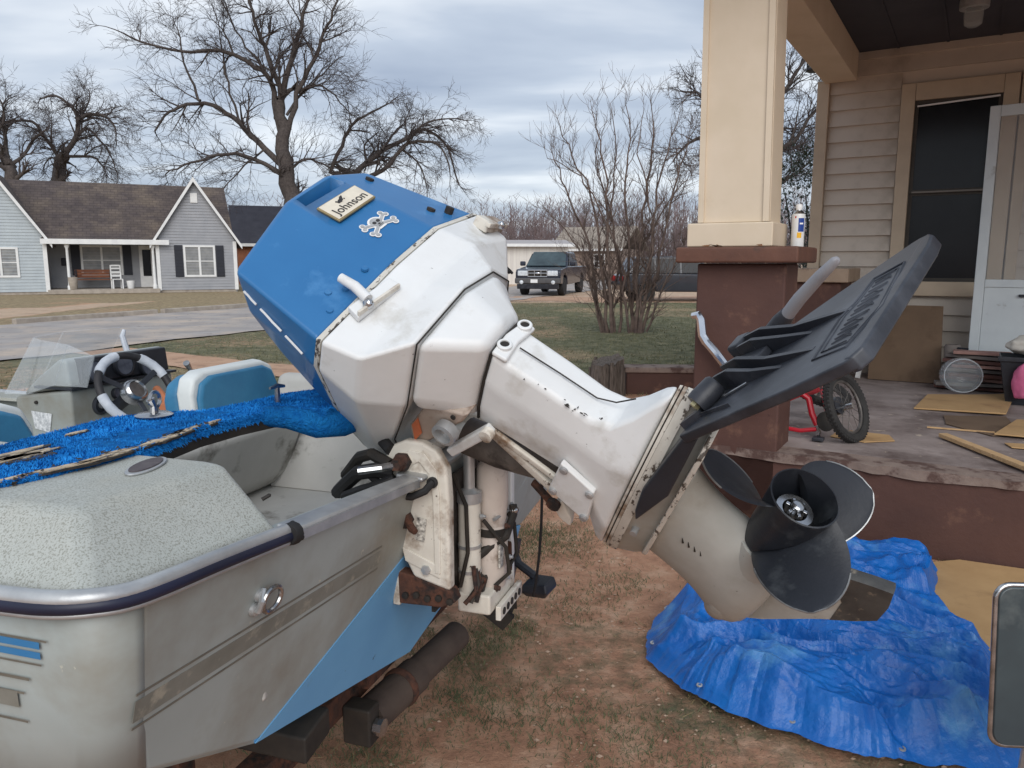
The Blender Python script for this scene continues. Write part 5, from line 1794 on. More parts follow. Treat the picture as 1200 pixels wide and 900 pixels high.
    # ---- clamp and swivel bracket, built in the boat's frame (x starboard, y forward, z up)
    def bb(b, name, mt, par=m, **k):
        return b.xf(B2M).build(name, mt, par, **k)
    side = [(.074, 1.030), (.058, 1.050), (.030, 1.062), (-.005, 1.060), (-.036, 1.045), (-.056, 1.010), (-.060, .95), (-.060, .765), (.018, .785), (.046, .84), (.040, .915), (.066, .935)]
    for x0, nm in ((-.175, 'port'), (.125, 'stbd')):
        sb = bb(MB().prism([(x0, y, z) for y, z in side], (.030, 0, 0)), 'clamp_bracket', WHITE_OLD, bevel=.007, seg=2, ang=40)
        bb(MB().prism([(x0 - .004, y, z) for y, z in ((.052, 1.020), (.02, 1.044), (-.012, 1.040), (-.036, 1.01), (-.042, .96), (-.042, .80), (-.03, .80), (-.028, .95), (-.02, 1.0), (.0, 1.022), (.04, 1.0))], (.006, 0, 0)), 'raised_rib', WHITE_OLD, sb, bevel=.002)
        bb(MB().prism([(x0 - .003, .040, .846), (x0 - .003, -.040, .815), (x0 - .003, -.040, .79), (x0 - .003, .034, .818)], (.006, 0, 0)), 'raised_pad', WHITE_OLD, sb, bevel=.002)
        bb(MB().lathe([(.010, 0), (.010, .007), (.001, .008)], (x0 - .001, -.012, .806), (-1, 0, 0), 6), 'bolt', ALU, sb, smooth=False)
        bb(MB().prism([(x0 + .002, .056, .792), (x0 + .002, .014, .786), (x0 + .002, -.062, .766), (x0 + .002, -.072, .744), (x0 + .002, -.04, .728), (x0 + .002, .052, .724)], (.032, 0, 0)), 'rusty_foot', RUST, sb, bevel=.004)
        for i in range(5):
            bb(MB().lathe([(.007, 0), (.007, .006), (.001, .007)], (x0 + .002, .036 - i * .024, .745 + .004 * (i % 2)), (-1, 0, 0), 8), 'tilt_pin_hole', DARKM, sb)
        bb(MB().box((x0 + .002, .05, .72), (x0 + .03, .066, .93)), 'mounting_flange', WHITE_OLD, sb, bevel=.003)
    bb(MB().prism([(-.1765, -.014, .908), (-.1765, .006, .912), (-.1765, .012, .865), (-.1765, -.008, .861)], (-.0012, 0, 0)), 'decal', M('bracket decal', (232, 228, 218), (70, 66, 62), ns=130, rough=.5), smooth=False)
    bb(MB().lathe([(.016, 0), (.016, .02), (.001, .021)], (-.177, .028, .906), (-1, 0, 0), 6), 'clamp_bolt', RUST, smooth=False)
    bb(MB().tube([(-.185, .026, .908), (-.205, .004, .897), (-.21, -.006, .893)], [.008, .008, .006], 8), 'clamp_handle', RUST)
    bb(MB().tube([(-.185, .03, .905), (-.187, .036, .94), (-.182, .03, .955)], .005, 7), 'clamp_handle', RUST)
    # tilt tube across the brackets with its nut
    bb(MB().cyl((-.186, .030, 1.022), (.18, .030, 1.022), .016, 14), 'tilt_tube', WHITE_OLD)
    bb(MB().lathe([(.019, 0), (.019, .012), (.013, .014), (.011, .035), (.001, .035)], (-.184, .030, 1.022), (-1, 0, 0), 6), 'tilt_nut', RUST, smooth=False)
    bb(MB().tube([(-.20, .03, 1.02), (-.235, .05, 1.02), (-.25, .09, 1.015)], .008, 8), 'steering_rod', STEEL)
    bb(MB().lathe([(.011, 0), (.011, .006), (.008, .007), (.001, .002)], (-.180, -.030, .985), (-1, 0, 0), 12), 'grommet', RUBBER)
    # cables and hoses
    for pts, r_, mt in (([(-.182, -.03, .985), (-.20, -.022, .972), (-.21, .0, .962), (-.21, .03, .962), (-.205, .06, .974), (-.19, .10, .99), (-.14, .16, .97)], .0075, RUBBER),
                        ([(-.205, .05, .968), (-.214, .03, .960), (-.213, .015, .959)], .0095, STEEL),
                        ([(-.19, .05, 1.0), (-.20, .08, 1.005), (-.18, .13, .99), (-.12, .20, .94), (-.05, .26, .90)], .015, RUBBER),
                        ([(-.19, .055, 1.015), (-.18, .10, 1.03), (-.14, .15, 1.01), (-.08, .22, .95)], .012, DARKM),
                        ([(-.20, .04, .99), (-.21, .07, .975), (-.19, .12, .955), (-.13, .19, .92)], .013, RUBBER),
                        ([(-.175, .06, 1.04), (-.15, .10, 1.06), (-.10, .12, 1.10), (-.06, .10, 1.16)], .012, RUBBER)):
        bb(MB().tube(pts, r_, 9), 'cable', mt)
    # swivel bracket and power trim
    sw0, sw1 = V((0, -.01, 1.02)), V((0, -.07, 1.02))
    MB().tube([(-.335, .03, .60), (-.320, .03, .52), (-.292, .03, .44), (-.27, .03, .38)], [.040, .040, .038, .034], 16).build('swivel_housing', M('grimy grey casting', (120, 114, 108), (86, 80, 76), ns=14, rough=.7, dirt=(52, 48, 46), ds=10, dth=.56), m)
    MB().prism([(-.150, -.092, .642), (-.235, -.090, .672), (-.285, -.085, .664), (-.262, -.078, .628), (-.215, -.082, .606), (-.150, -.088, .566), (-.118, -.090, .556)], (0, .13, 0)).build('mount_cover', M('grimy pinkish cast cover', (182, 168, 156), (158, 142, 130), ns=9, rough=.6, dirt=(110, 86, 70), ds=11, dth=.6), m, bevel=.006)
    MB().prism([(-.195, -.0945, .654), (-.222, -.0945, .664), (-.268, -.092, .655), (-.236, -.092, .643)], (0, .003, 0)).build('orange_decal', M('faded orange decal', (196, 104, 62), (170, 96, 66), ns=16, rough=.6), m, smooth=False)
    MB().lathe([(.024, 0), (.024, .02), (.017, .022), (.015, .006), (.001, .006)], (-.180, -.092, .588), (0, -1, 0), 18).build('mount_bush', ALU, m, ang=40)
    MB().lathe([(.005, 0), (.005, .003), (.001, .003)], (-.140, -.092, .582), (0, -1, 0), 10).build('bolt', DARKM, m)
    MB().beam((-.145, -.072, .515), (-.264, -.072, .583), .020, .022, (0, 1, 0)).build('link_arm', WHITE, m, bevel=.004)
    MB().lathe([(.013, 0), (.013, .016), (.001, .018)], (-.143, -.080, .513), (0, -1, 0), 12).build('link_pin', WHITE_OLD, m)
    MB().beam((-.178, -.050, .512), (-.238, -.050, .372), .020, .016, (0, 1, 0)).build('reverse_rail', WHITE_OLD, m, bevel=.004)
    bb(MB().cyl((-.020, -.040, .70), (-.020, -.040, .905), .024, 18), 'trim_cylinder', WHITE_OLD, ang=40)
    bb(MB().lathe([(.027, 0), (.027, .022), (.018, .024), (.012, .03), (.012, .12), (.001, .121)], (-.020, -.040, .90), (0, 0, 1), 16), 'trim_piston', ALU, ang=40)
    bb(MB().lathe([(.032, 0), (.034, .01), (.034, .13), (.030, .135), (.032, .15), (.036, .20), (.034, .262), (.026, .276), (.001, .280)], (.030, -.070, .70), (.04, 0, 1), 20), 'trim_motor', M('chalky pinkish white paint', (204, 192, 182), (186, 174, 164), ns=8, rough=.55, dirt=(130, 112, 98), ds=12, dth=.64), ang=40)
    bb(MB().lathe([(.036, 0), (.036, .016)], (.033, -.070, .815), (.04, 0, 1), 20), 'motor_band', DARKM, ang=40)
    bb(MB().lathe([(.032, 0), (.030, .05), (.001, .052)], (.075, -.04, .73), (0, 0, 1), 16), 'pump_reservoir', WHITE_OLD, ang=40)
    bb(MB().box((-.045, -.095, .66), (.12, -.02, .705)), 'trim_base', WHITE_OLD, bevel=.006)
    bb(MB().prism([(.0, -.102, .75), (.05, -.102, .75), (.05, -.102, .80), (.0, -.102, .80)], (0, .004, 0)), 'decal', bpy.data.materials['bracket decal'], smooth=False)
    bb(MB().box((.125, -.085, .645), (.150, -.062, .985)), 'bracket_post', WHITE, bevel=.004)
    bb(MB().tube([(-.01, -.052, .775), (.03, -.105, .815), (.06, -.112, .855), (.062, -.11, .875)], [.010, .010, .009, .009], 9), 'tilt_lock_rod', DARKM)
    bb(MB().ball((.063, -.112, .862), .011, 10, 6), 'rod_end', STEEL)
    bb(MB().tube([(-.005, -.09, .86), (.06, -.10, .862), (.085, -.10, .87), (.09, -.10, .82)], .0042, 6), 'hydraulic_line', ALU)
    for i, (x, y, z, r_) in enumerate(((-.022, -.066, .73, .007), (-.022, -.066, .87, .006), (.02, -.106, .84, .006), (.045, -.104, .76, .006), (.0, -.09, .705, .009), (.06, -.09, .705, .008), (.10, -.07, .71, .009))):
        bb(MB().lathe([(r_, 0), (r_, .006), (r_ * .6, .007), (r_ * .55, .012), (.001, .012)], (x, y, z), (0, -1, .1 * (i % 2)), 6), 'fitting', ALU if i % 2 else RUST, smooth=False)
    for pts in ([(.0, -.09, .71), (.01, -.12, .74), (.0, -.115, .80), (-.015, -.07, .86)], [(.06, -.09, .71), (.075, -.115, .76), (.07, -.11, .83), (.05, -.095, .87)], [(-.05, -.03, .72), (-.055, -.05, .80), (-.05, -.045, .90), (-.06, -.02, .97)], [(.10, -.03, .70), (.11, -.05, .78), (.10, -.04, .88), (.09, -.02, .97)]):
        bb(MB().tube(pts, .0045, 7), 'hydraulic_hose', DARKM)
    bb(MB().box((-.14, -.012, .70), (.12, -.004, .96)), 'shade_backing', M('grimy shade plate', (96, 88, 82), (66, 60, 56), ns=18, rough=.8, dirt=(40, 36, 34), ds=9, dth=.54))  # dark plate added to stand for the shadow between the cylinders
    for z in (.745, .80, .90):
        bb(MB().lathe([(.0255, 0), (.0255, .007)], (-.020, -.040, z), (0, 0, 1), 18), 'band_clamp', ALU, ang=40)
    bb(MB().prism([(.085, -.10, .71), (.12, -.09, .71), (.115, -.085, .76), (.09, -.098, .78)], (0, .02, 0)), 'bracket_ear', RUST, bevel=.003)
    bb(MB().tube([(.04, -.03, .93), (.04, -.055, .955), (.045, -.07, 1.0)], .018, 12), 'ram_eye', DARKM)
    bb(MB().ball((.045, -.07, .985), .018, 12, 8), 'ram_pin', STEEL)
    pb = MB().box((-.02, -.110, .640), (.13, -.098, .672))
    p_ = bb(pb, 'perforated_strap', WHITE_OLD, bevel=.002)
    for i in range(5):
        bb(MB().lathe([(.008, 0), (.008, .002)], (.0 + .026 * i, -.1105, .656), (0, -1, 0), 12), 'strap_hole', DARKM, p_)
    for i in range(6):
        bb(MB().tube([(-.075 + .008 * i, -.05 - .01 * (i % 3), .695), (-.06 + .012 * i, -.07, .72 + .01 * (i % 2)), (-.05 + .012 * i, -.06, .77 - .01 * i)], .005, 6), 'hydraulic_hose', DARKM if i % 2 else RUST)
    # things dangling on the far side of the leg
    MB().prism([(-.262, -.045, .418), (-.275, -.045, .420), (-.305, -.045, .372), (-.292, -.045, .366)], (0, .012, 0)).build('copper_tag', RUST, m, bevel=.003)
    MB().prism([(-.262, -.05, .352), (-.29, -.05, .366), (-.315, -.05, .345), (-.325, -.05, .318), (-.30, -.05, .322), (-.285, -.05, .335)], (0, .02, 0)).build('shift_lever', WHITE_OLD, m, bevel=.004)
    MB().lathe([(.014, 0), (.014, .01), (.001, .011)], (-.275, -.052, .362), (0, -1, 0), 10).build('lever_bolt', RUST, m)
    bb(MB().tube([(.20, -.13, .955), (.205, -.135, .87), (.215, -.13, .78), (.235, -.12, .70), (.24, -.11, .62), (.25, -.10, .58)], .0035, 6), 'wire', RUBBER)
    return m


motor = outboard()
# ------------------------------------------------------------------ the boat (local: x starboard, y forward, z up)
def boat():
    b = thing('fishing_boat', 'old grey fibreglass fishing boat with blue bottom paint and blue carpeted deck', 'boat', BO, BR)

    def rk(z):
        return .25 * (1.0 - z)
    st = [(None, .93, .93, 1.052, 1.045, .885, .80, .60, .685, .52), (.6, .95, .95, 1.045, .88, .90, .76, .62, .68, .505), (1.6, .96, .96, 1.0, .82, .91, .76, .62, .67, .50), (2.6, .93, .93, 1.0, .84, .87, .78, .60, .69, .52),
          (3.6, .78, .78, 1.03, .94, .72, .84, .46, .76, .60), (4.3, .45, .45, 1.09, 1.05, .40, .98, .24, .92, .80), (4.75, .05, .05, 1.15, 1.15, .045, 1.13, .03, 1.12, 1.08)]
    rings = []
    for (y, wp, ws, zp, zs, wl, zl, wc, zc, zk) in st:
        r_ = [(-wp, zp), (-(wp * .35 + wl * .65), zp * .35 + zl * .65), (-wl, zl), (-wc, zc), (0, zk), (wc, zc), (wl, min(zl, zs - .12)), ((ws * .35 + wl * .65), zs * .35 + min(zl, zs - .12) * .65), (ws, zs)]
        rings.append([(x, rk(z) + (.055 if abs(x) > .7 else 0) if y is None else y, z) for x, z in r_])
    m_ = MB()
    n = 9
    vs_ = [p for r_ in rings for p in r_]
    for i in range(len(rings) - 1):
        for k in range(n - 1):
            m_.cur = 1 if k in (3, 4) else 0
            m_.f.append((i * n + k, i * n + k + 1, (i + 1) * n + k + 1, (i + 1) * n + k))
            m_.mi.append(m_.cur)
    # the rounded corners between the sides and the transom
    rc = .055
    r0 = rings[0]
    arc = []
    for q in [math.pi / 2 * i / 7 for i in range(7)]:
        arc.append([(x - math.copysign(rc * (1 - math.sin(q)), x), rk(z) + rc * (1 - math.cos(q)), z) if abs(x) > .7 else (x, y, z) for x, y, z in r0])
    arc.append(r0)
    base = len(vs_)
    for r_ in arc[:-1]:
        vs_ += r_
    for i in range(7):
        for k in (0, 1, 6, 7):
            p = base + i * n
            q = base + (i + 1) * n if i < 6 else 0
            m_.f.append((p + k, p + k + 1, q + k + 1, q + k))
            m_.mi.append(0)
    m_.v = vs_
    m_.cur = 1
    o = m_.build('hull', [HULLG, HULLB], b, ang=24)
    so = o.modifiers.new('thickness', 'SOLIDIFY')
    so.thickness = .012
    so.offset = 1 if False else -1
    # transom with the motor cut-out
    pol = [(-.874, 1.046), (-.61, 1.03), (-.20, .99), (.585, .985), (.62, 1.03), (.874, 1.042), (.8545, .88), (.8305, .80), (.60, .685), (0, .52), (-.60, .685), (-.8305, .80), (-.8545, .88)]
    MB().prism([(x, rk(z), z) for x, z in pol], (0, .05, 0)).build('transom', HULLG, b, bevel=.008, seg=2)

    def onT(poly, off, t):
        return MB().prism([(x, rk(z) - off, z) for x, z in poly], (0, -t, 0))
    onT([(-.598, .684), (-.155, .822), (0, .868), (.155, .822), (.598, .684), (0, .521)], .0, .002).build('bottom_paint', HULLB, b, smooth=False)
    onT([(.60, .70), (.84, .80), (.87, 1.0), (1.08, .98), (1.14, .60), (.80, .56), (.55, .62)], -.03, .03).build('transom_wing', HULLG, b, bevel=.006)
    onT([(.55, .618), (.80, .558), (.80, .46), (.50, .46)], -.03, .03).build('transom_wing', HULLB, b, bevel=.004)
    STRIPE = M('faded grey stripe', (116, 116, 108), (132, 132, 124), ns=16, rough=.55, dirt=(160, 156, 142), ds=24, dth=.6)
    LINE = M('dark pin stripe and crease shade', (96, 94, 86), (120, 116, 106), ns=20, rough=.55)
    for s_ in (-1, 1):
        def zz(x):
            return .905 - .040 * (abs(x + .0) - .88) / (-.585)
        band = [(s_ * .865, zz(-.865) - .014), (s_ * .28, zz(-.28) - .014), (s_ * .28, zz(-.28) + .014), (s_ * .865, zz(-.865) + .014)]
        onT(band, .0, .0005).build('stripe', STRIPE, b, smooth=False)
        for dz in (-.022, .022):
            onT([(s_ * .865, zz(-.865) + dz - .0016), (s_ * .28, zz(-.28) + dz - .0016), (s_ * .28, zz(-.28) + dz + .0016), (s_ * .865, zz(-.865) + dz + .0016)], .0, .0007).build('pin_stripe', LINE, b, smooth=False)
    # stripes on the port side, and the crease's shade as a painted dark strip
    BSTR = M('blue side stripe', (50, 122, 178), (66, 130, 176), ns=14, rough=.5)

    def side(z, y):                      # a point on the port hull side
        t = (1.05 - z) / .25
        return V((-(.93 - .045 * t) - .020 * min(y, .6) / .6 - .0012, y + rk(z) * max(0, 1 - y / .6), z))
    for z0, w_, mt, nm, y0 in ((1.000, .009, BSTR, 'side_stripe', .03), (.987, .009, BSTR, 'side_stripe', .03), (1.010, .0025, LINE, 'pin_stripe', .02), (.978, .0025, LINE, 'pin_stripe', .03),
                               (.955, .004, LINE, 'crease_shade', .05), (.915, .022, STRIPE, 'side_stripe', .07), (.935, .003, LINE, 'pin_stripe', .06), (.895, .003, LINE, 'pin_stripe', .06)):
        s_ = MB()
        for i in range(8):
            ya, yb = y0 + .05 + .2 * i, y0 + .25 + .2 * i
            s_.add([side(z0, ya), side(z0, yb), side(z0 + w_, yb), side(z0 + w_, ya)], [(0, 1, 2, 3)])
        s_.build(nm, mt, b, smooth=False)
    # rub rail round the port corner
    path = [(-.965, 1.6, 1.004), (-.962, 1.0, 1.03), (-.955, .6, 1.047), (-.945, .25, 1.060), (-.94, .10, 1.064), (-.934, .045, 1.065), (-.920, .012, 1.065), (-.895, -.008, 1.063), (-.85, -.014, 1.059), (-.75, -.011, 1.049), (-.612, -.008, 1.034)]
    def smooth(P_, n=4):
        P_ = [V(p) for p in P_]
        o_ = []
        for i in range(len(P_) - 1):
            a, b_, c, d = P_[max(i - 1, 0)], P_[i], P_[i + 1], P_[min(i + 2, len(P_) - 1)]
            o_ += [.5 * ((2 * b_) + (c - a) * t + (2 * a - 5 * b_ + 4 * c - d) * t * t + (3 * b_ - a - 3 * c + d) * t ** 3) for t in [k / n for k in range(n)]]
        return o_ + [P_[-1]]
    path = smooth(path)

    def outw(p, k, dz):
        p = V(p)
        q = min(1, max(0, (p.y + .015) / .115)) if p.x < -.84 else 0
        q = q * q * (3 - 2 * q)
        d = V((-math.sin(q * math.pi / 2), -math.cos(q * math.pi / 2), 0))
        return p + d * k + V((0, 0, dz))
    MB().tube([V(p) for p in path], .0098, 12).build('rub_rail', ALU, b, ang=60)
    MB().tube([outw(p, .0052, -.0070) for p in path], .0082, 10).build('rail_insert', NAVY, b, ang=60)
    MB().tube([outw(p, .0048, -.0158) for p in path], .0040, 8).build('rail_bead', ALU, b, ang=60)
    MB().lathe([(.014, 0), (.016, .004), (.016, .014), (.012, .018), (.001, .018)], (-.618, -.013, 1.030), (1, 0, -.1), 12).build('rail_end_cap', RUBBER, b)
    for i in range(5):
        a = 6.28 * i / 5
        MB().ball((-.606 + .004 * (i % 2), -.013 + .012 * math.cos(a), 1.029 + .012 * math.sin(a)), .0045, 8, 5).build('cap_tooth', RUBBER, b)
    # starboard rail
    ps = [(.93, .0, 1.05), (.95, .45, .90), (.96, 1.6, .82), (.93, 2.6, .84), (.78, 3.6, .945), (.45, 4.3, 1.055), (0, 4.78, 1.16), (-.45, 4.3, 1.095), (-.78, 3.6, 1.035), (-.93, 2.6, 1.004), (-.965, 1.6, 1.004)]
    MB().tube([V(p) for p in ps], .017, 10).build('rub_rail', ALU, b, ang=60)
    # aluminium cap along the cut-out
    MB().prism([(-.604, -.016, 1.026), (-.604, .018, 1.030), (-.20, .022, .994), (-.20, -.012, .990)], (0, 0, .008)).build('transom_cap', ALU, b, bevel=.004)
    MB().prism([(-.20, -.018, .988), (-.20, .040, .992), (.60, .040, .999), (.60, -.018, .994)], (0, 0, .010)).build('transom_cap', ALU, b, bevel=.004)
    MB().beam((-.604, -.015, 1.022), (-.20, -.011, .986), .004, .014).build('cap_lip', ALU, b)
    # stern corner decks (speckled boxes)
    for s_ in (-1, 1):
        zb = 1.05 if s_ < 0 else 1.03
        base = [(s_ * .925, .012, 1.058), (s_ * .604, .010, 1.030), (s_ * .560, .02, .90), (s_ * .545, .62, .90), (s_ * .93, .62, 1.03)]
        topl = [(s_ * .838, .108, 1.122), (s_ * .604, .094, 1.120), (s_ * .600, .13, 1.121), (s_ * .602, .62, 1.121), (s_ * .87, .62, 1.122)]
        MB().loft([base, topl]).build('stern_deck', FIBER, b, bevel=.016, seg=3, ang=20)
    # flush navigation light socket and sticker
    ell = [(-.665 + .045 * math.cos(6.283 * i / 24), .178 + .020 * math.sin(6.283 * i / 24) + .012 * math.cos(6.283 * i / 24), 1.1215) for i in range(24)]
    MB().prism(ell, (0, 0, .003)).build('light_socket', ALU, b, bevel=.001)
    ell2 = [(-.665 + (p[0] + .665) * .82, .178 + (p[1] - .178) * .80, 1.1247) for p in ell]
    MB().prism(ell2, (0, 0, .0012)).build('socket_mouth', M('dark socket', (70, 62, 66), (92, 84, 84), ns=60, rough=.6), b, smooth=False)
    MB().lathe([(.003, 0), (.003, .012), (.001, .014)], (-.588, .05, 1.065), (.6, -.6, .4), 8).build('snap_stud', DARKM, b)
    # motor well
    MB().box((-.585, .065, .73), (.44, .80, .752)).build('well_floor', WELL, b, bevel=.01)
    MB().prism([(.38, .07, .752), (.44, .07, .80), (.52, .07, 1.06), (.58, .07, 1.06), (.58, .07, .752)], (0, .75, 0)).build('well_wall', WELL, b, bevel=.03, seg=4)
    MB().prism([(-.58, .74, .752), (-.58, .70, .80), (-.58, .64, .97), (-.58, .80, .975), (-.58, .82, .752)], (1.0, 0, 0)).build('well_wall', WELL, b, bevel=.03, seg=4)
    MB().prism([(-.60, .055, .752), (-.555, .07, .752), (-.585, .07, 1.02), (-.60, .055, 1.03)], (0, .72, 0)).build('well_wall', WELL, b, bevel=.008)
    MB().prism([(.36, .42, .752), (.36, .74, .752), (.30, .74, .90), (.40, .74, 1.0), (.46, .60, 1.0), (.44, .44, .92)][:3] + [(.44, .74, .95), (.44, .42, .90)], (.02, 0, 0)).build('well_moulding', WELL, b, bevel=.012, seg=3)
    # floor, bulkhead and foredeck forward
    MB().box((-.86, .62, .70), (.86, 3.2, .72)).build('cockpit_floor', WELL, b)
    MB().box((-.60, .82, .72), (.60, .85, .96)).build('bulkhead', WELL, b)
    MB().prism([(-.84, 3.2, 1.0), (.84, 3.2, .96), (.42, 4.3, 1.06), (0, 4.7, 1.12), (-.42, 4.3, 1.08)], (0, 0, .02)).build('fore_deck', FIBER, b, bevel=.01)
    MB().box((-.84, 3.16, .72), (.84, 3.199, .99)).build('bulkhead', FIBER, b)
    for s_, zc in ((-1, 1.0), (1, .83)):
        MB().prism([(s_ * .955, .62, zc + .035 if s_ < 0 else .88), (s_ * .955, 1.6, zc), (s_ * .925, 2.6, zc), (s_ * .775, 3.4, zc + .03), (s_ * .70, 3.3, zc + .03), (s_ * .83, 2.6, zc), (s_ * .85, 1.6, zc), (s_ * .84, .62, zc + .035 if s_ < 0 else .88)], (0, 0, .012)).build('gunwale', FIBER, b)

    # ---- blue carpet deck
    aft = [(-.88, .32), (-.80, .275), (-.74, .258), (-.60, .245), (-.455, .268), (-.36, .262), (-.285, .245), (-.262, .215), (-.255, .155), (-.18, .150), (.05, .155), (.60, .165)]
    fwd = [(.60, .30), (.05, .300), (-.069, .308), (-.135, .332), (-.234, .342), (-.325, .361), (-.379, .416), (-.44, .470), (-.559, .473), (-.648, .472), (-.90, .49)]
    P = aft + fwd

    def top(x, y):
        base = 1.128 + .006 * noise.noise(V((x * 3, y * 3, 2)))
        return base
    MB().prism([(x, y, 1.094) for x, y in P], (0, 0, .018)).build('deck_board', DARKM, b, smooth=False)
    bm = bmesh.new()
    vv = [bm.verts.new((x, y, 1.113)) for x, y in P]
    f = bm.faces.new(vv)
    r_ = bmesh.ops.extrude_face_region(bm, geom=[f])
    for v in [e for e in r_['geom'] if isinstance(e, bmesh.types.BMVert)]:
        v.co.z = top(v.co.x, v.co.y)
    bmesh.ops.triangulate(bm, faces=bm.faces)
    for _ in range(4):
        long = [e for e in bm.edges if e.calc_length() > .022]
        bmesh.ops.subdivide_edges(bm, edges=long, cuts=1)
        bmesh.ops.triangulate(bm, faces=[q for q in bm.faces if len(q.verts) > 3])
    for v in bm.verts:
        k = noise.noise(v.co * 60) * .003 + noise.noise(v.co * 140) * .002
        v.co.z += k + .004 * noise.noise(v.co * 9)
        v.co.x += k
        v.co.y += k * .8
    bmesh.ops.recalc_face_normals(bm, faces=bm.faces)
    me = bpy.data.meshes.new('deck_carpet')
    bm.to_mesh(me)
    bm.free()
    me.materials.append(CARPET)
    me.polygons.foreach_set('use_smooth', [True] * len(me.polygons))
    dc = piece('deck_carpet', me, b)
    # bare worn patches along the aft edge and on the port side
    rr = random.Random(6)
    patches = []

    def patch(cx, cy, rx, ry, rot, z=1.1272):
        n = 44
        pts = []
        for i in range(n):
            a = 6.283 * i / n
            k = 1 + .55 * noise.noise(V((math.cos(a) * 2.2 + cx * 9, math.sin(a) * 2.2, cy * 9))) + .10 * rr.gauss(0, 1)
            x, y = rx * k * math.cos(a), ry * k * math.sin(a)
            pts.append((cx + x * math.cos(rot) - y * math.sin(rot), cy + x * math.sin(rot) + y * math.cos(rot)))
        patches.append(pts)
        MB().prism([(cx + (x - cx) * 1.07 + .002, cy + (y - cy) * 1.35 - .001, z - .0005) for x, y in pts], (0, 0, .003)).build('patch_rim', DARKM, b, smooth=False)
        MB().prism([(x, y, z) for x, y in pts], (0, 0, .004)).build('bare_patch', PLYW, b, smooth=False)
    patch(-.79, .388, .13, .028, -.10)
    patch(-.69, .365, .05, .010, -.1)
    patch(-.66, .252, .05, .009, .02)
    patch(-.555, .256, .045, .008, .12)
    patch(-.74, .262, .05, .007, -.25)
    patch(-.49, .266, .035, .006, .15)
    patch(-.42, .270, .016, .005, .1)
    patch(-.56, .42, .02, .005, .0)
    # dark rotten fringe on the aft lip
    fr = MB()
    for i in range(260):
        t = rr.random()
        x = -.86 + .42 * t
        y = .262 + .03 * (abs(x + .62) / .25) ** 2 * .5 - .004 + .012 * rr.random()
        z = 1.132 - .02 * rr.random()
        a = rr.random() * 6.28
        l_ = .004 + .008 * rr.random()
        fr.add([(x, y, z), (x + l_ * math.cos(a), y + l_ * math.sin(a) * .6, z + .003), (x + .004, y - .004, z + .006 * rr.random())], [(0, 1, 2)])
    fm = fr.mesh('carpet_fringe', DARKM, smooth=False, recalc=False)
    piece('carpet_fringe', fm, b)['kind'] = 'stuff'
    # pile: short loops of fibre
    pv, pf = [], []
    cnt = 0
    while cnt < 46000:
        x, y = rr.uniform(-.9, .3), rr.uniform(.14, .54)
        if not poly_in(x, y, P) or any(poly_in(x, y, q) for q in patches):
            continue
        cnt += 1
        z = top(x, y) - .001
        a = rr.random() * 6.28
        l_ = .002 + .003 * rr.random()
        h = .002 + .0028 * rr.random()
        n = len(pv)
        pv += [(x, y, z), (x + .0022 * math.cos(a), y + .0022 * math.sin(a), z), (x + l_ * math.cos(a + 1.3), y + l_ * math.sin(a + 1.3), z + h)]
        pf.append((n, n + 1, n + 2))
    for i in range(7000):                    # pile on the aft lip
        k = rr.randrange(len(aft) - 2)
        t = rr.random()
        x = aft[k][0] + (aft[k + 1][0] - aft[k][0]) * t
        y = aft[k][1] + (aft[k + 1][1] - aft[k][1]) * t
        z = 1.112 + .018 * rr.random()
        n = len(pv)
        pv += [(x, y, z), (x + .003, y, z + .001), (x + rr.gauss(0, .003), y - .003 - .004 * rr.random(), z - .001 + rr.gauss(0, .003))]
        pf.append((n, n + 1, n + 2))
    q = MB().add(pv, pf)
    pm = q.mesh('carpet_pile', CARPET2, smooth=False, recalc=False)
    piece('carpet_pile', pm, b)['kind'] = 'stuff'
    # rolled carpet edge drooping beside the well
    MB().tube([(-.30, .258, 1.118), (-.268, .225, 1.112), (-.258, .17, 1.100), (-.20, .152, 1.094), (-.05, .152, 1.092), (.2, .156, 1.094)], [.018, .022, .026, .028, .026, .024], 10).build('carpet_roll', CARPET, b, ang=80)
    # cleats on the deck
    for (x, y, s_, nm) in ((-.415, .40, 1.0, 'pull_ring'), (-.215, .285, .8, 'deck_cleat')):
        if nm == 'pull_ring':
            MB().lathe([(.030, 0), (.032, .003), (.026, .006), (.001, .007)], (x, y, 1.131), (0, 0, 1), 20).build('ring_plate', STEEL, b)
            MB().tube([(x, y, 1.135), (x, y, 1.150), (x - .006, y, 1.162)], [.008, .006, .008], 10).build('pull_ring', STEEL, b)
            MB().tube([(x + .004 + .012 * math.cos(t), y, 1.160 + .014 * math.sin(t)) for t in [6.283 * i / 14 for i in range(14)]], .0035, 6, closed=True).build('pull_ring', STEEL, b)
        else:
            MB().tube([(x, y, 1.128), (x, y, 1.158)], [.006, .005], 8).build('cleat_post', STEEL, b)
            MB().tube([(x - .018, y + .004, 1.158), (x, y, 1.161), (x + .018, y - .004, 1.158)], [.003, .005, .003], 8).build('deck_cleat', STEEL, b)

    # ---- bow eye / tie ring on the transom
    MB().tube([(-.642 + .020 * math.cos(t), rk(.95) - .012 - .003 * math.sin(t), .945 + .017 * math.sin(t)) for t in [6.283 * i / 24 for i in range(24)]], .0038, 8, closed=True).build('tie_ring', STEEL, b)
    for (x, z) in ((-.656, .955), (-.664, .938)):
        MB().lathe([(.010, 0), (.009, .006), (.001, .009)], (x, rk(z), z), (0, -1, 0), 12).build('ring_boss', ALU, b)
    MB().tube([(-.652, rk(.95) - .006, .962), (-.664, rk(.95) - .012, .950), (-.666, rk(.95) - .006, .936)], .005, 8).build('ring_staple', ALU, b)
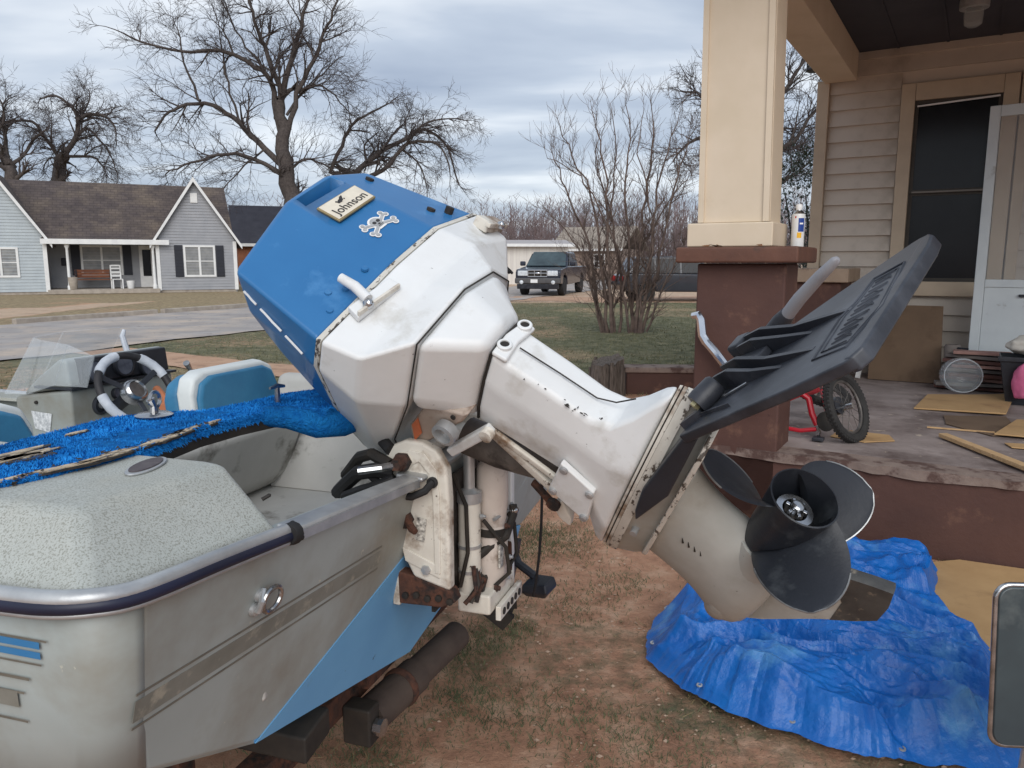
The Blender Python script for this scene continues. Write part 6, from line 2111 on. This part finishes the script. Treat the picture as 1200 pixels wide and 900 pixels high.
    # rust streak plate and transducer on the transom
    MB().prism([(.50, .035, .60), (.58, .035, .60), (.58, .060, .46), (.52, .060, .44)], (0, .06, 0)).build('transducer_bracket', BLACKP, b, bevel=.006)
    MB().loft([[(.44, -.075, .525), (.50, -.085, .530), (.535, -.015, .515), (.47, .0, .505)], [(.435, -.080, .500), (.50, -.095, .505), (.545, -.012, .492), (.47, .006, .482)], [(.46, -.070, .476), (.50, -.075, .480), (.53, -.02, .472), (.48, -.008, .466)]]).build('transducer', BLACKP, b, bevel=.005, seg=2)
    MB().tube([(.50, -.03, .52), (.53, .03, .54), (.55, .05, .56)], .012, 8).build('transducer_arm', BLACKP, b)
    # ---- seats
    def seat(cx, cy, w, z0, z1, aft_tilt=.02):
        def pan(y, k, zt):
            r_ = .06
            pts = [(cx - w / 2 * k, z0), (cx - w / 2 * k, zt - r_), (cx - w / 2 * k + r_ * .3, zt - r_ * .3), (cx - w / 2 * k + r_, zt), (cx + w / 2 * k - r_, zt), (cx + w / 2 * k - r_ * .3, zt - r_ * .3), (cx + w / 2 * k, zt - r_), (cx + w / 2 * k, z0)]
            return [(x, y + aft_tilt * (z - z0) / (z1 - z0), z) for x, z in pts]
        sh = MB().loft([pan(cy, 1.0, z1), pan(cy + .05, 1.03, z1 + .004)]).build('seat_back', VINYLW, b, bevel=.01, seg=2)
        MB().loft([pan(cy - .016, .90, z1 - .014), pan(cy - .001, .94, z1 - .010)]).build('back_pad', VINYLB, sh, bevel=.008, seg=2)
        MB().loft([pan(cy + .051, .97, z1 - .006), pan(cy + .11, 1.0, z1 - .02)]).build('front_pad', VINYLB, sh, bevel=.02, seg=3)
        MB().box((cx - w / 2, cy + .02, .78), (cx + w / 2, cy + .45, z0 + .0)).build('seat_base', VINYLB, b, bevel=.03, seg=3)
    seat(.430, .88, .39, .90, 1.092)
    seat(-.43, .88, .36, .94, 1.105)

    # ---- console
    cl = [(.42, 1.55), (.88, 1.55), (.88, 1.80), (.42, 1.80)]
    c = MB().loft([[(x, y, .72) for x, y in cl], [(.42, 1.55, .985), (.88, 1.55, .985), (.88, 1.80, .95), (.42, 1.80, .95)]]).build('console', HULLG, b, bevel=.012)
    MB().prism([(.43, 1.56, .987), (.43, 1.78, .955), (.43, 1.70, 1.02), (.43, 1.60, 1.085), (.43, 1.57, 1.08)], (.44, 0, 0)).build('dash_cowl', HULLG, c, bevel=.012)
    MB().box((.415, 1.535, .984), (.885, 1.70, .992)).build('dash_trim', BLACKP, c)
    MB().prism([(.47, 1.575, .995), (.86, 1.575, .995), (.86, 1.585, 1.082), (.47, 1.585, 1.082)], (0, -.03, 0)).build('gauge_panel', BLACKP, c, bevel=.006)
    for (x, z, r_) in ((.515, 1.035, .040), (.640, 1.042, .042), (.745, 1.020, .032), (.60, .945, .020)):
        g_ = MB().lathe([(r_, 0), (r_, .014), (r_ * .88, .016), (r_ * .86, .010), (.001, .010)], (x, 1.546, z), (0, -1, .1), 22).build('gauge', BLACKP, c)
        MB().lathe([(r_ * .84, .0112), (.001, .0115)], (x, 1.546, z), (0, -1, .1), 20).build('gauge_face', M('gauge face', (104, 110, 122), (70, 76, 90), ns=30, rough=.25) if 'gauge face' not in bpy.data.materials else bpy.data.materials['gauge face'], c)
    MB().lathe([(.034, 0), (.034, .008), (.028, .012), (.024, .006), (.001, .006)], (.535, 1.551, .915), (0, -1, 0), 22).build('speaker', BLACKP, c)
    MB().lathe([(.012, .006), (.012, .011), (.001, .012)], (.535, 1.551, .915), (0, -1, 0), 14).build('speaker_cone', ALU, c)
    MB().prism([(.418, 1.635, .90), (.418, 1.725, .905), (.418, 1.715, .845), (.418, 1.65, .835)], (-.002, 0, 0)).build('decal', M('white warning decal', (226, 228, 228), (150, 154, 158), ns=90, rough=.5), c, smooth=False)
    MB().lathe([(.006, 0), (.006, .006), (.001, .007)], (.42, 1.70, .935), (-1, 0, 0), 10).build('screw', DARKM, c)
    # steering wheel
    wc = V((.56, 1.41, .972))
    nrm = V((-.10, -.84, .52)).normalized()
    x, y, _ = frame(nrm)
    rim = [wc + (x * math.cos(t) + y * math.sin(t)) * .132 for t in [6.2832 * i / 48 for i in range(48)]]
    sw = MB().tube(rim, .0125, 10, closed=True).build('steering_wheel', M('worn black wheel rim', (52, 50, 52), (36, 36, 38), ns=30, rough=.6), b, ang=80)
    TAPE = M('white wheel tape', (202, 206, 212), (178, 184, 192), ns=30, rough=.7, bump=.1, bs=160)
    for (i0, i1) in ((2, 8), (13, 19), (24, 31), (37, 44)):
        MB().tube([rim[i % 48] for i in range(i0, i1 + 1)], [.0155 + .001 * (i % 2) for i in range(i1 - i0 + 1)], 10).build('tape_wrap', TAPE, sw, ang=80)
    for a in (.5, 2.6, 4.7):
        p = wc + (x * math.cos(a) + y * math.sin(a)) * .122
        MB().beam(wc - nrm * .02, p, .020, .005, nrm).build('spoke', BLACKP, sw, bevel=.002)
    MB().lathe([(.045, -.03), (.043, -.005), (.034, .006), (.031, .008), (.028, .002), (.001, .002)], wc, nrm, 22).build('horn_cap', STEEL, sw, ang=40)
    MB().cyl(wc - nrm * .03, wc - nrm * .15, .022, 12).build('column', BLACKP, sw)
    MB().tube([wc + V((.02, .05, .13)), wc + V((.015, .06, .18)), wc + V((.025, .06, .20))], [.010, .009, .006], 8).build('rag_end', TAPE, sw)
    # throttle box beside the wheel
    MB().box((.74, 1.30, .86), (.80, 1.42, .985)).build('throttle_box', BLACKP, b, bevel=.012)
    MB().tube([(.735, 1.36, .95), (.73, 1.33, 1.02), (.70, 1.32, 1.05)], [.008, .008, .012], 8).build('throttle_lever', STEEL, b)
    MB().tube([(.70, 1.46, .95), (.66, 1.38, .915), (.60, 1.34, .905)], .014, 8).build('orange_grip', M('orange rope', (190, 120, 84), rough=.8), b)
    # acrylic windscreen
    w = MB()
    pts = [[(.405, 1.46, 1.00), (.405, 1.60, 1.00), (.405, 1.72, .965), (.42, 1.84, .955), (.60, 1.90, .955), (.88, 1.90, .955)],
           [(.425, 1.44, 1.10), (.425, 1.55, 1.135), (.43, 1.66, 1.145), (.45, 1.72, 1.15), (.60, 1.76, 1.155), (.86, 1.76, 1.15)]]
    for a, c_ in zip(range(5), range(1, 6)):
        w.add([pts[0][a], pts[0][c_], pts[1][c_], pts[1][a]], [(0, 1, 2, 3)])
    o = w.build('windscreen', ACRYL, b, smooth=False)
    o.modifiers.new('thickness', 'SOLIDIFY').thickness = .004
    return b


boat()


# ------------------------------------------------------------------ the trailer under it
def trailer():
    t = thing('boat_trailer', 'rusty boat trailer under the hull with a weathered grey cross tube', 'trailer', (BO.x, BO.y, 0), BR)
    TUBE = M('weathered grey tube', (84, 72, 64), (58, 48, 44), ns=7, rough=.9, bump=.15, bs=30, dirt=(76, 62, 54), ds=6, dth=.6)
    MB().cyl((-.05, .20, .372), (.13, .17, .385), .044, 18).build('cross_tube', TUBE, t, ang=40)
    MB().lathe([(.046, 0), (.049, .006), (.049, .018), (.046, .022)], (.06, .182, .38), (1, -.13, .04), 18).build('tube_collar', RUST, t)
    MB().cyl((.13, .17, .385), (.33, .14, .40), .038, 16).build('cross_tube', TUBE, t, ang=40)
    MB().box((-.10, .17, .33), (-.05, .24, .42)).build('tube_bracket', DARKM, t, bevel=.006)
    MB().lathe([(.02, 0), (.02, .02), (.001, .022)], (-.075, .168, .372), (0, -1, 0), 8).build('nut', STEEL, t)
    for s_ in (-1, 1):
        MB().box((s_ * .50 - .03, .25, .38), (s_ * .50 + .03, 3.4, .46)).build('frame_rail', RUST, t, bevel=.006)
        MB().prism([(s_ * .40 - .04, .10, .585), (s_ * .40 + .04, .10, .60), (s_ * .40 + .04, 2.4, .59), (s_ * .40 - .04, 2.4, .575)], (0, 0, -.05)).build('bunk', DARKM, t, bevel=.005)
        for y in (.35, 1.9):
            MB().box((s_ * .45 - .02, y, .44), (s_ * .45 + .02, y + .04, .55)).build('bunk_post', RUST, t)
        w = MB().lathe([(.17, -.09), (.29, -.09), (.315, -.05), (.315, .05), (.29, .09), (.17, .09)], (s_ * 1.06, 1.9, .315), (1, 0, 0), 26).build('wheel', RUBBER, t)
        MB().lathe([(.17, -.06), (.12, -.02), (.04, .03), (.001, .03)], (s_ * 1.06, 1.9, .315), (s_, 0, 0), 20).build('rim', WHITE_OLD, w)
        MB().prism([(s_ * 1.06 - .12, 1.9 + .42 * math.cos(q), .315 + .40 * math.sin(q)) for q in [math.pi * i / 10 for i in range(11)]] + [(s_ * 1.06 - .12, 1.9 + .40 * math.cos(q), .315 + .38 * math.sin(q)) for q in [math.pi * i / 10 for i in range(10, -1, -1)]], (.24, 0, 0)).build('fender', RUST, t, smooth=False)
        MB().box((s_ * .62 - .05, .20, .42), (s_ * .62 + .05, .26, .50)).build('tail_light', REDL, t, bevel=.01)
    MB().box((-1.0, 1.86, .28), (1.0, 1.94, .35)).build('axle', RUST, t, bevel=.006)
    MB().box((-.50, .24, .39), (.50, .30, .45)).build('cross_member', RUST, t, bevel=.006)
    for s_ in (-1, 1):
        MB().beam((s_ * .50, 3.4, .42), (0, 5.4, .42), .06, .08).build('tongue_rail', RUST, t)
    MB().box((-.04, 5.3, .39), (.04, 5.7, .47)).build('coupler', RUST, t, bevel=.01)
    MB().cyl((.12, 5.2, .0), (.12, 5.2, .55), .03, 12).build('jack', RUST, t)
    MB().box((-.05, .20, .44), (.05, .26, .56)).build('keel_roller_post', RUST, t)
    for i in range(3):
        MB().beam((.42 + .03 * i, .10, .46 - .012 * i), (.44 + .035 * i, .03, .40 + .02 * i), .02, .05).build('light_bracket', DARKM, t)
    return t


trailer()


# ------------------------------------------------------------------ tarp, cardboard and panel on the ground
def tarp():
    P = [(.47, 2.50), (.50, 2.66), (.57, 2.82), (.64, 2.95), (.76, 3.02), (.90, 3.00), (1.15, 3.14), (1.36, 3.60), (1.50, 3.66), (1.80, 3.42), (1.94, 3.36), (1.90, 3.20), (1.78, 3.02), (1.74, 2.88), (1.68, 2.70), (1.72, 2.56), (1.66, 2.38), (1.58, 2.25), (1.46, 1.96), (1.34, 1.90), (1.14, 1.96), (.96, 1.99), (.80, 2.10), (.66, 2.18), (.55, 2.32)]
    step = .0085
    x0, x1, y0, y1 = .36, 1.98, 1.86, 3.70
    nx, ny = int((x1 - x0) / step), int((y1 - y0) / step)
    # distance to the outline for every grid point
    seg = [(V((*P[i], 0)), V((*P[(i + 1) % len(P)], 0))) for i in range(len(P))]

    def dist(x, y):
        best, q = 9, None
        for a, c in seg:
            dx, dy = c.x - a.x, c.y - a.y
            t = max(0, min(1, ((x - a.x) * dx + (y - a.y) * dy) / (dx * dx + dy * dy)))
            px, py = a.x + dx * t, a.y + dy * t
            d = (x - px) ** 2 + (y - py) ** 2
            if d < best:
                best, q = d, (px, py)
        return math.sqrt(best), q

    def crease(p, k):
        d = noise.voronoi(p)[0]
        return max(0.0, 1 - (d[1] - d[0]) * k)

    def h(x, y, d):
        # flat facets between sharp creases; long folds run from the far left to the near right
        wx = x + .10 * noise.noise(V((x * 2.4, y * 2.4, 1))) + .03 * noise.noise(V((x * 6, y * 6, 4)))
        wy = y + .10 * noise.noise(V((x * 2.4, y * 2.4, 7))) + .03 * noise.noise(V((x * 6, y * 6, 6)))
        al, ac = wx * .80 - wy * .60, wx * .60 + wy * .80
        a = .5 + .5 * noise.noise(V((x * 2.2, y * 2.2, 60)))
        f = .100 * crease(V((al * 1.3, ac * 5.0, .3)), 1.9) ** 1.2 * (.35 + a)
        f += .055 * crease(V((al * 2.6, ac * 9.5, 3.3)), 1.7)
        f += .036 * crease(V((wx * 6, wy * 6, 8.3)), 1.4) * (1.3 - a)
        f += .017 * crease(V((al * 11, ac * 21, 12.3)), 1.5)
        f += .007 * crease(V((wx * 32, wy * 32, 15.3)), 1.4)
        e = min(1, d / (.07 + .07 * a))
        e = .16 + .84 * e ** 1.2 if d > 0 else .16
        body = .010 + .030 * noise.noise(V((x * 1.9, y * 1.9, 20)))
        return .005 + e * (max(0, body) + f)
    cx, cy = 1.16, 2.66
    NA, NR = 640, 170
    ray_ = []
    for k in range(NA):
        a = 6.283185 * k / NA
        dx, dy = math.cos(a), math.sin(a)
        best = .3
        for p, c in seg:
            ex, ey = c.x - p.x, c.y - p.y
            den = dx * ey - dy * ex
            if abs(den) < 1e-9:
                continue
            t = ((p.x - cx) * ey - (p.y - cy) * ex) / den
            u = ((p.x - cx) * dy - (p.y - cy) * dx) / den
            if t > 0 and 0 <= u <= 1:
                best = max(best, t)
        ray_.append(best)
    ray_ = [(ray_[k - 1] + 2 * ray_[k] + ray_[(k + 1) % NA]) / 4 * (1 + .022 * noise.noise(V((k * .09, 3, 0))) + .010 * noise.noise(V((k * .35, 9, 0)))) for k in range(NA)]
    vs_ = []
    for j in range(1, NR + 1):
        q = (j / NR) ** .75
        for k in range(NA):
            a = 6.283185 * k / NA
            x, y = cx + math.cos(a) * ray_[k] * q, cy + math.sin(a) * ray_[k] * q
            z = h(x, y, (1 - q) * ray_[k])
            w = min(1, .25 + (1 - q) * ray_[k] / .08)
            vs_.append((x + .032 * noise.noise(V((x * 5, y * 5, 40 + z * 2))) * w, y + .032 * noise.noise(V((x * 5, y * 5, 50 + z * 2))) * w, gz(x, y) + z))
    zs = [p[2] for p in vs_]
    for _ in range(2):
        zs = [(zs[j * NA + k - 1 if k else j * NA + NA - 1] + 2 * zs[j * NA + k] + zs[j * NA + (k + 1) % NA]) / 4 for j in range(NR) for k in range(NA)]
    vs_ = [(p[0], p[1], z) for p, z in zip(vs_, zs)]
    fs = [(j * NA + k, j * NA + (k + 1) % NA, (j + 1) * NA + (k + 1) % NA, (j + 1) * NA + k) for j in range(NR - 1) for k in range(NA)]
    fs.append(tuple(range(NA))[::-1])
    b = MB().add(vs_, fs)
    root = thing('tarp', 'crumpled blue plastic tarpaulin lying on the dirt under the propeller', 'tarp', (cx, cy, 0))
    b.xf(Matrix.Translation((-cx, -cy, 0)))
    b.build('sheet', TARP, root, ang=17)
    for k in range(12, NA, 46):
        a = 6.283185 * k / NA
        p = V((math.cos(a) * (ray_[k] - .022), math.sin(a) * (ray_[k] - .022), 0))
        p.z = gz(cx + p.x, cy + p.y) + h(cx + p.x, cy + p.y, .022) + .003
        MB().lathe([(.0045, 0), (.0045, .002), (.0095, .002), (.0105, -.001)], p, (.2 * math.cos(a), .2 * math.sin(a), 1), 14, False).build('eyelet', ALU, root)


tarp()


def board(name, mt, pts, t, label, cat, **k):
    return MB().prism(pts, (0, 0, t)).build(name, mt, label=label, cat=cat, bevel=.002, **k)


board('cardboard_sheet', KRAFT, [(1.90, 3.36, .030), (2.08, 3.40, .028), (2.9, 3.0, .030), (2.6, 2.2, .032), (1.62, 2.36, .030), (1.60, 2.60, .045), (1.66, 2.95, .04)], .008, 'large tan cardboard sheet on the ground between the blue tarp and the porch', 'cardboard')
MB().beam((1.36, 3.585, .045), (1.62, 3.72, .040), .035, .03).build('wood_scrap', RAWWOOD, bevel=.003, label='short pale wood scrap on the ground behind the propeller', cat='wood scrap')
MB().beam((1.20, 3.66, .03), (1.44, 3.60, .03), .05, .02).build('wood_scrap', GREYWOOD, bevel=.003, label='grey weathered wood scrap on the ground behind the propeller', cat='wood scrap')

# dark glossy table top standing at the right edge
tp = thing('folded_table', 'dark glossy folded table with a silver edge standing at the right edge over the cardboard', 'table', (1.133, 1.62, 0), R(-4))
TTOP = M('dark glossy table top', (62, 74, 78), (46, 54, 60), ns=3, rough=.28, dirt=(96, 104, 104), ds=5, dth=.6, dsoft=.1, coat=.3)


def rrect(x0, x1, z0, z1, r_, y):
    pts = []
    for cx, cz, a0 in ((x0 + r_, z0 + r_, 180), (x1 - r_, z0 + r_, 270), (x1 - r_, z1 - r_, 0), (x0 + r_, z1 - r_, 90)):
        for i in range(7):
            a = R(a0 + 15 * i)
            pts.append((cx + r_ * math.cos(a), y + .10 * (cz + r_ * math.sin(a)), cz + r_ * math.sin(a)))
    return pts


MB().prism(rrect(-.005, .75, .28, .655, .03, 0), (0, .025, 0)).build('top', TTOP, tp, bevel=.003)
MB().tube(rrect(-.008, .753, .277, .658, .032, .010), .007, 8, closed=True).build('edge_band', STEEL, tp, ang=70)
for x in (.10, .62):
    MB().tube([(x, .06, .45), (x, .09, .0)], .012, 10).build('leg', ALU, tp)
    MB().tube([(x, .06, .30), (x, -.06, .0)], .012, 10).build('leg', ALU, tp)
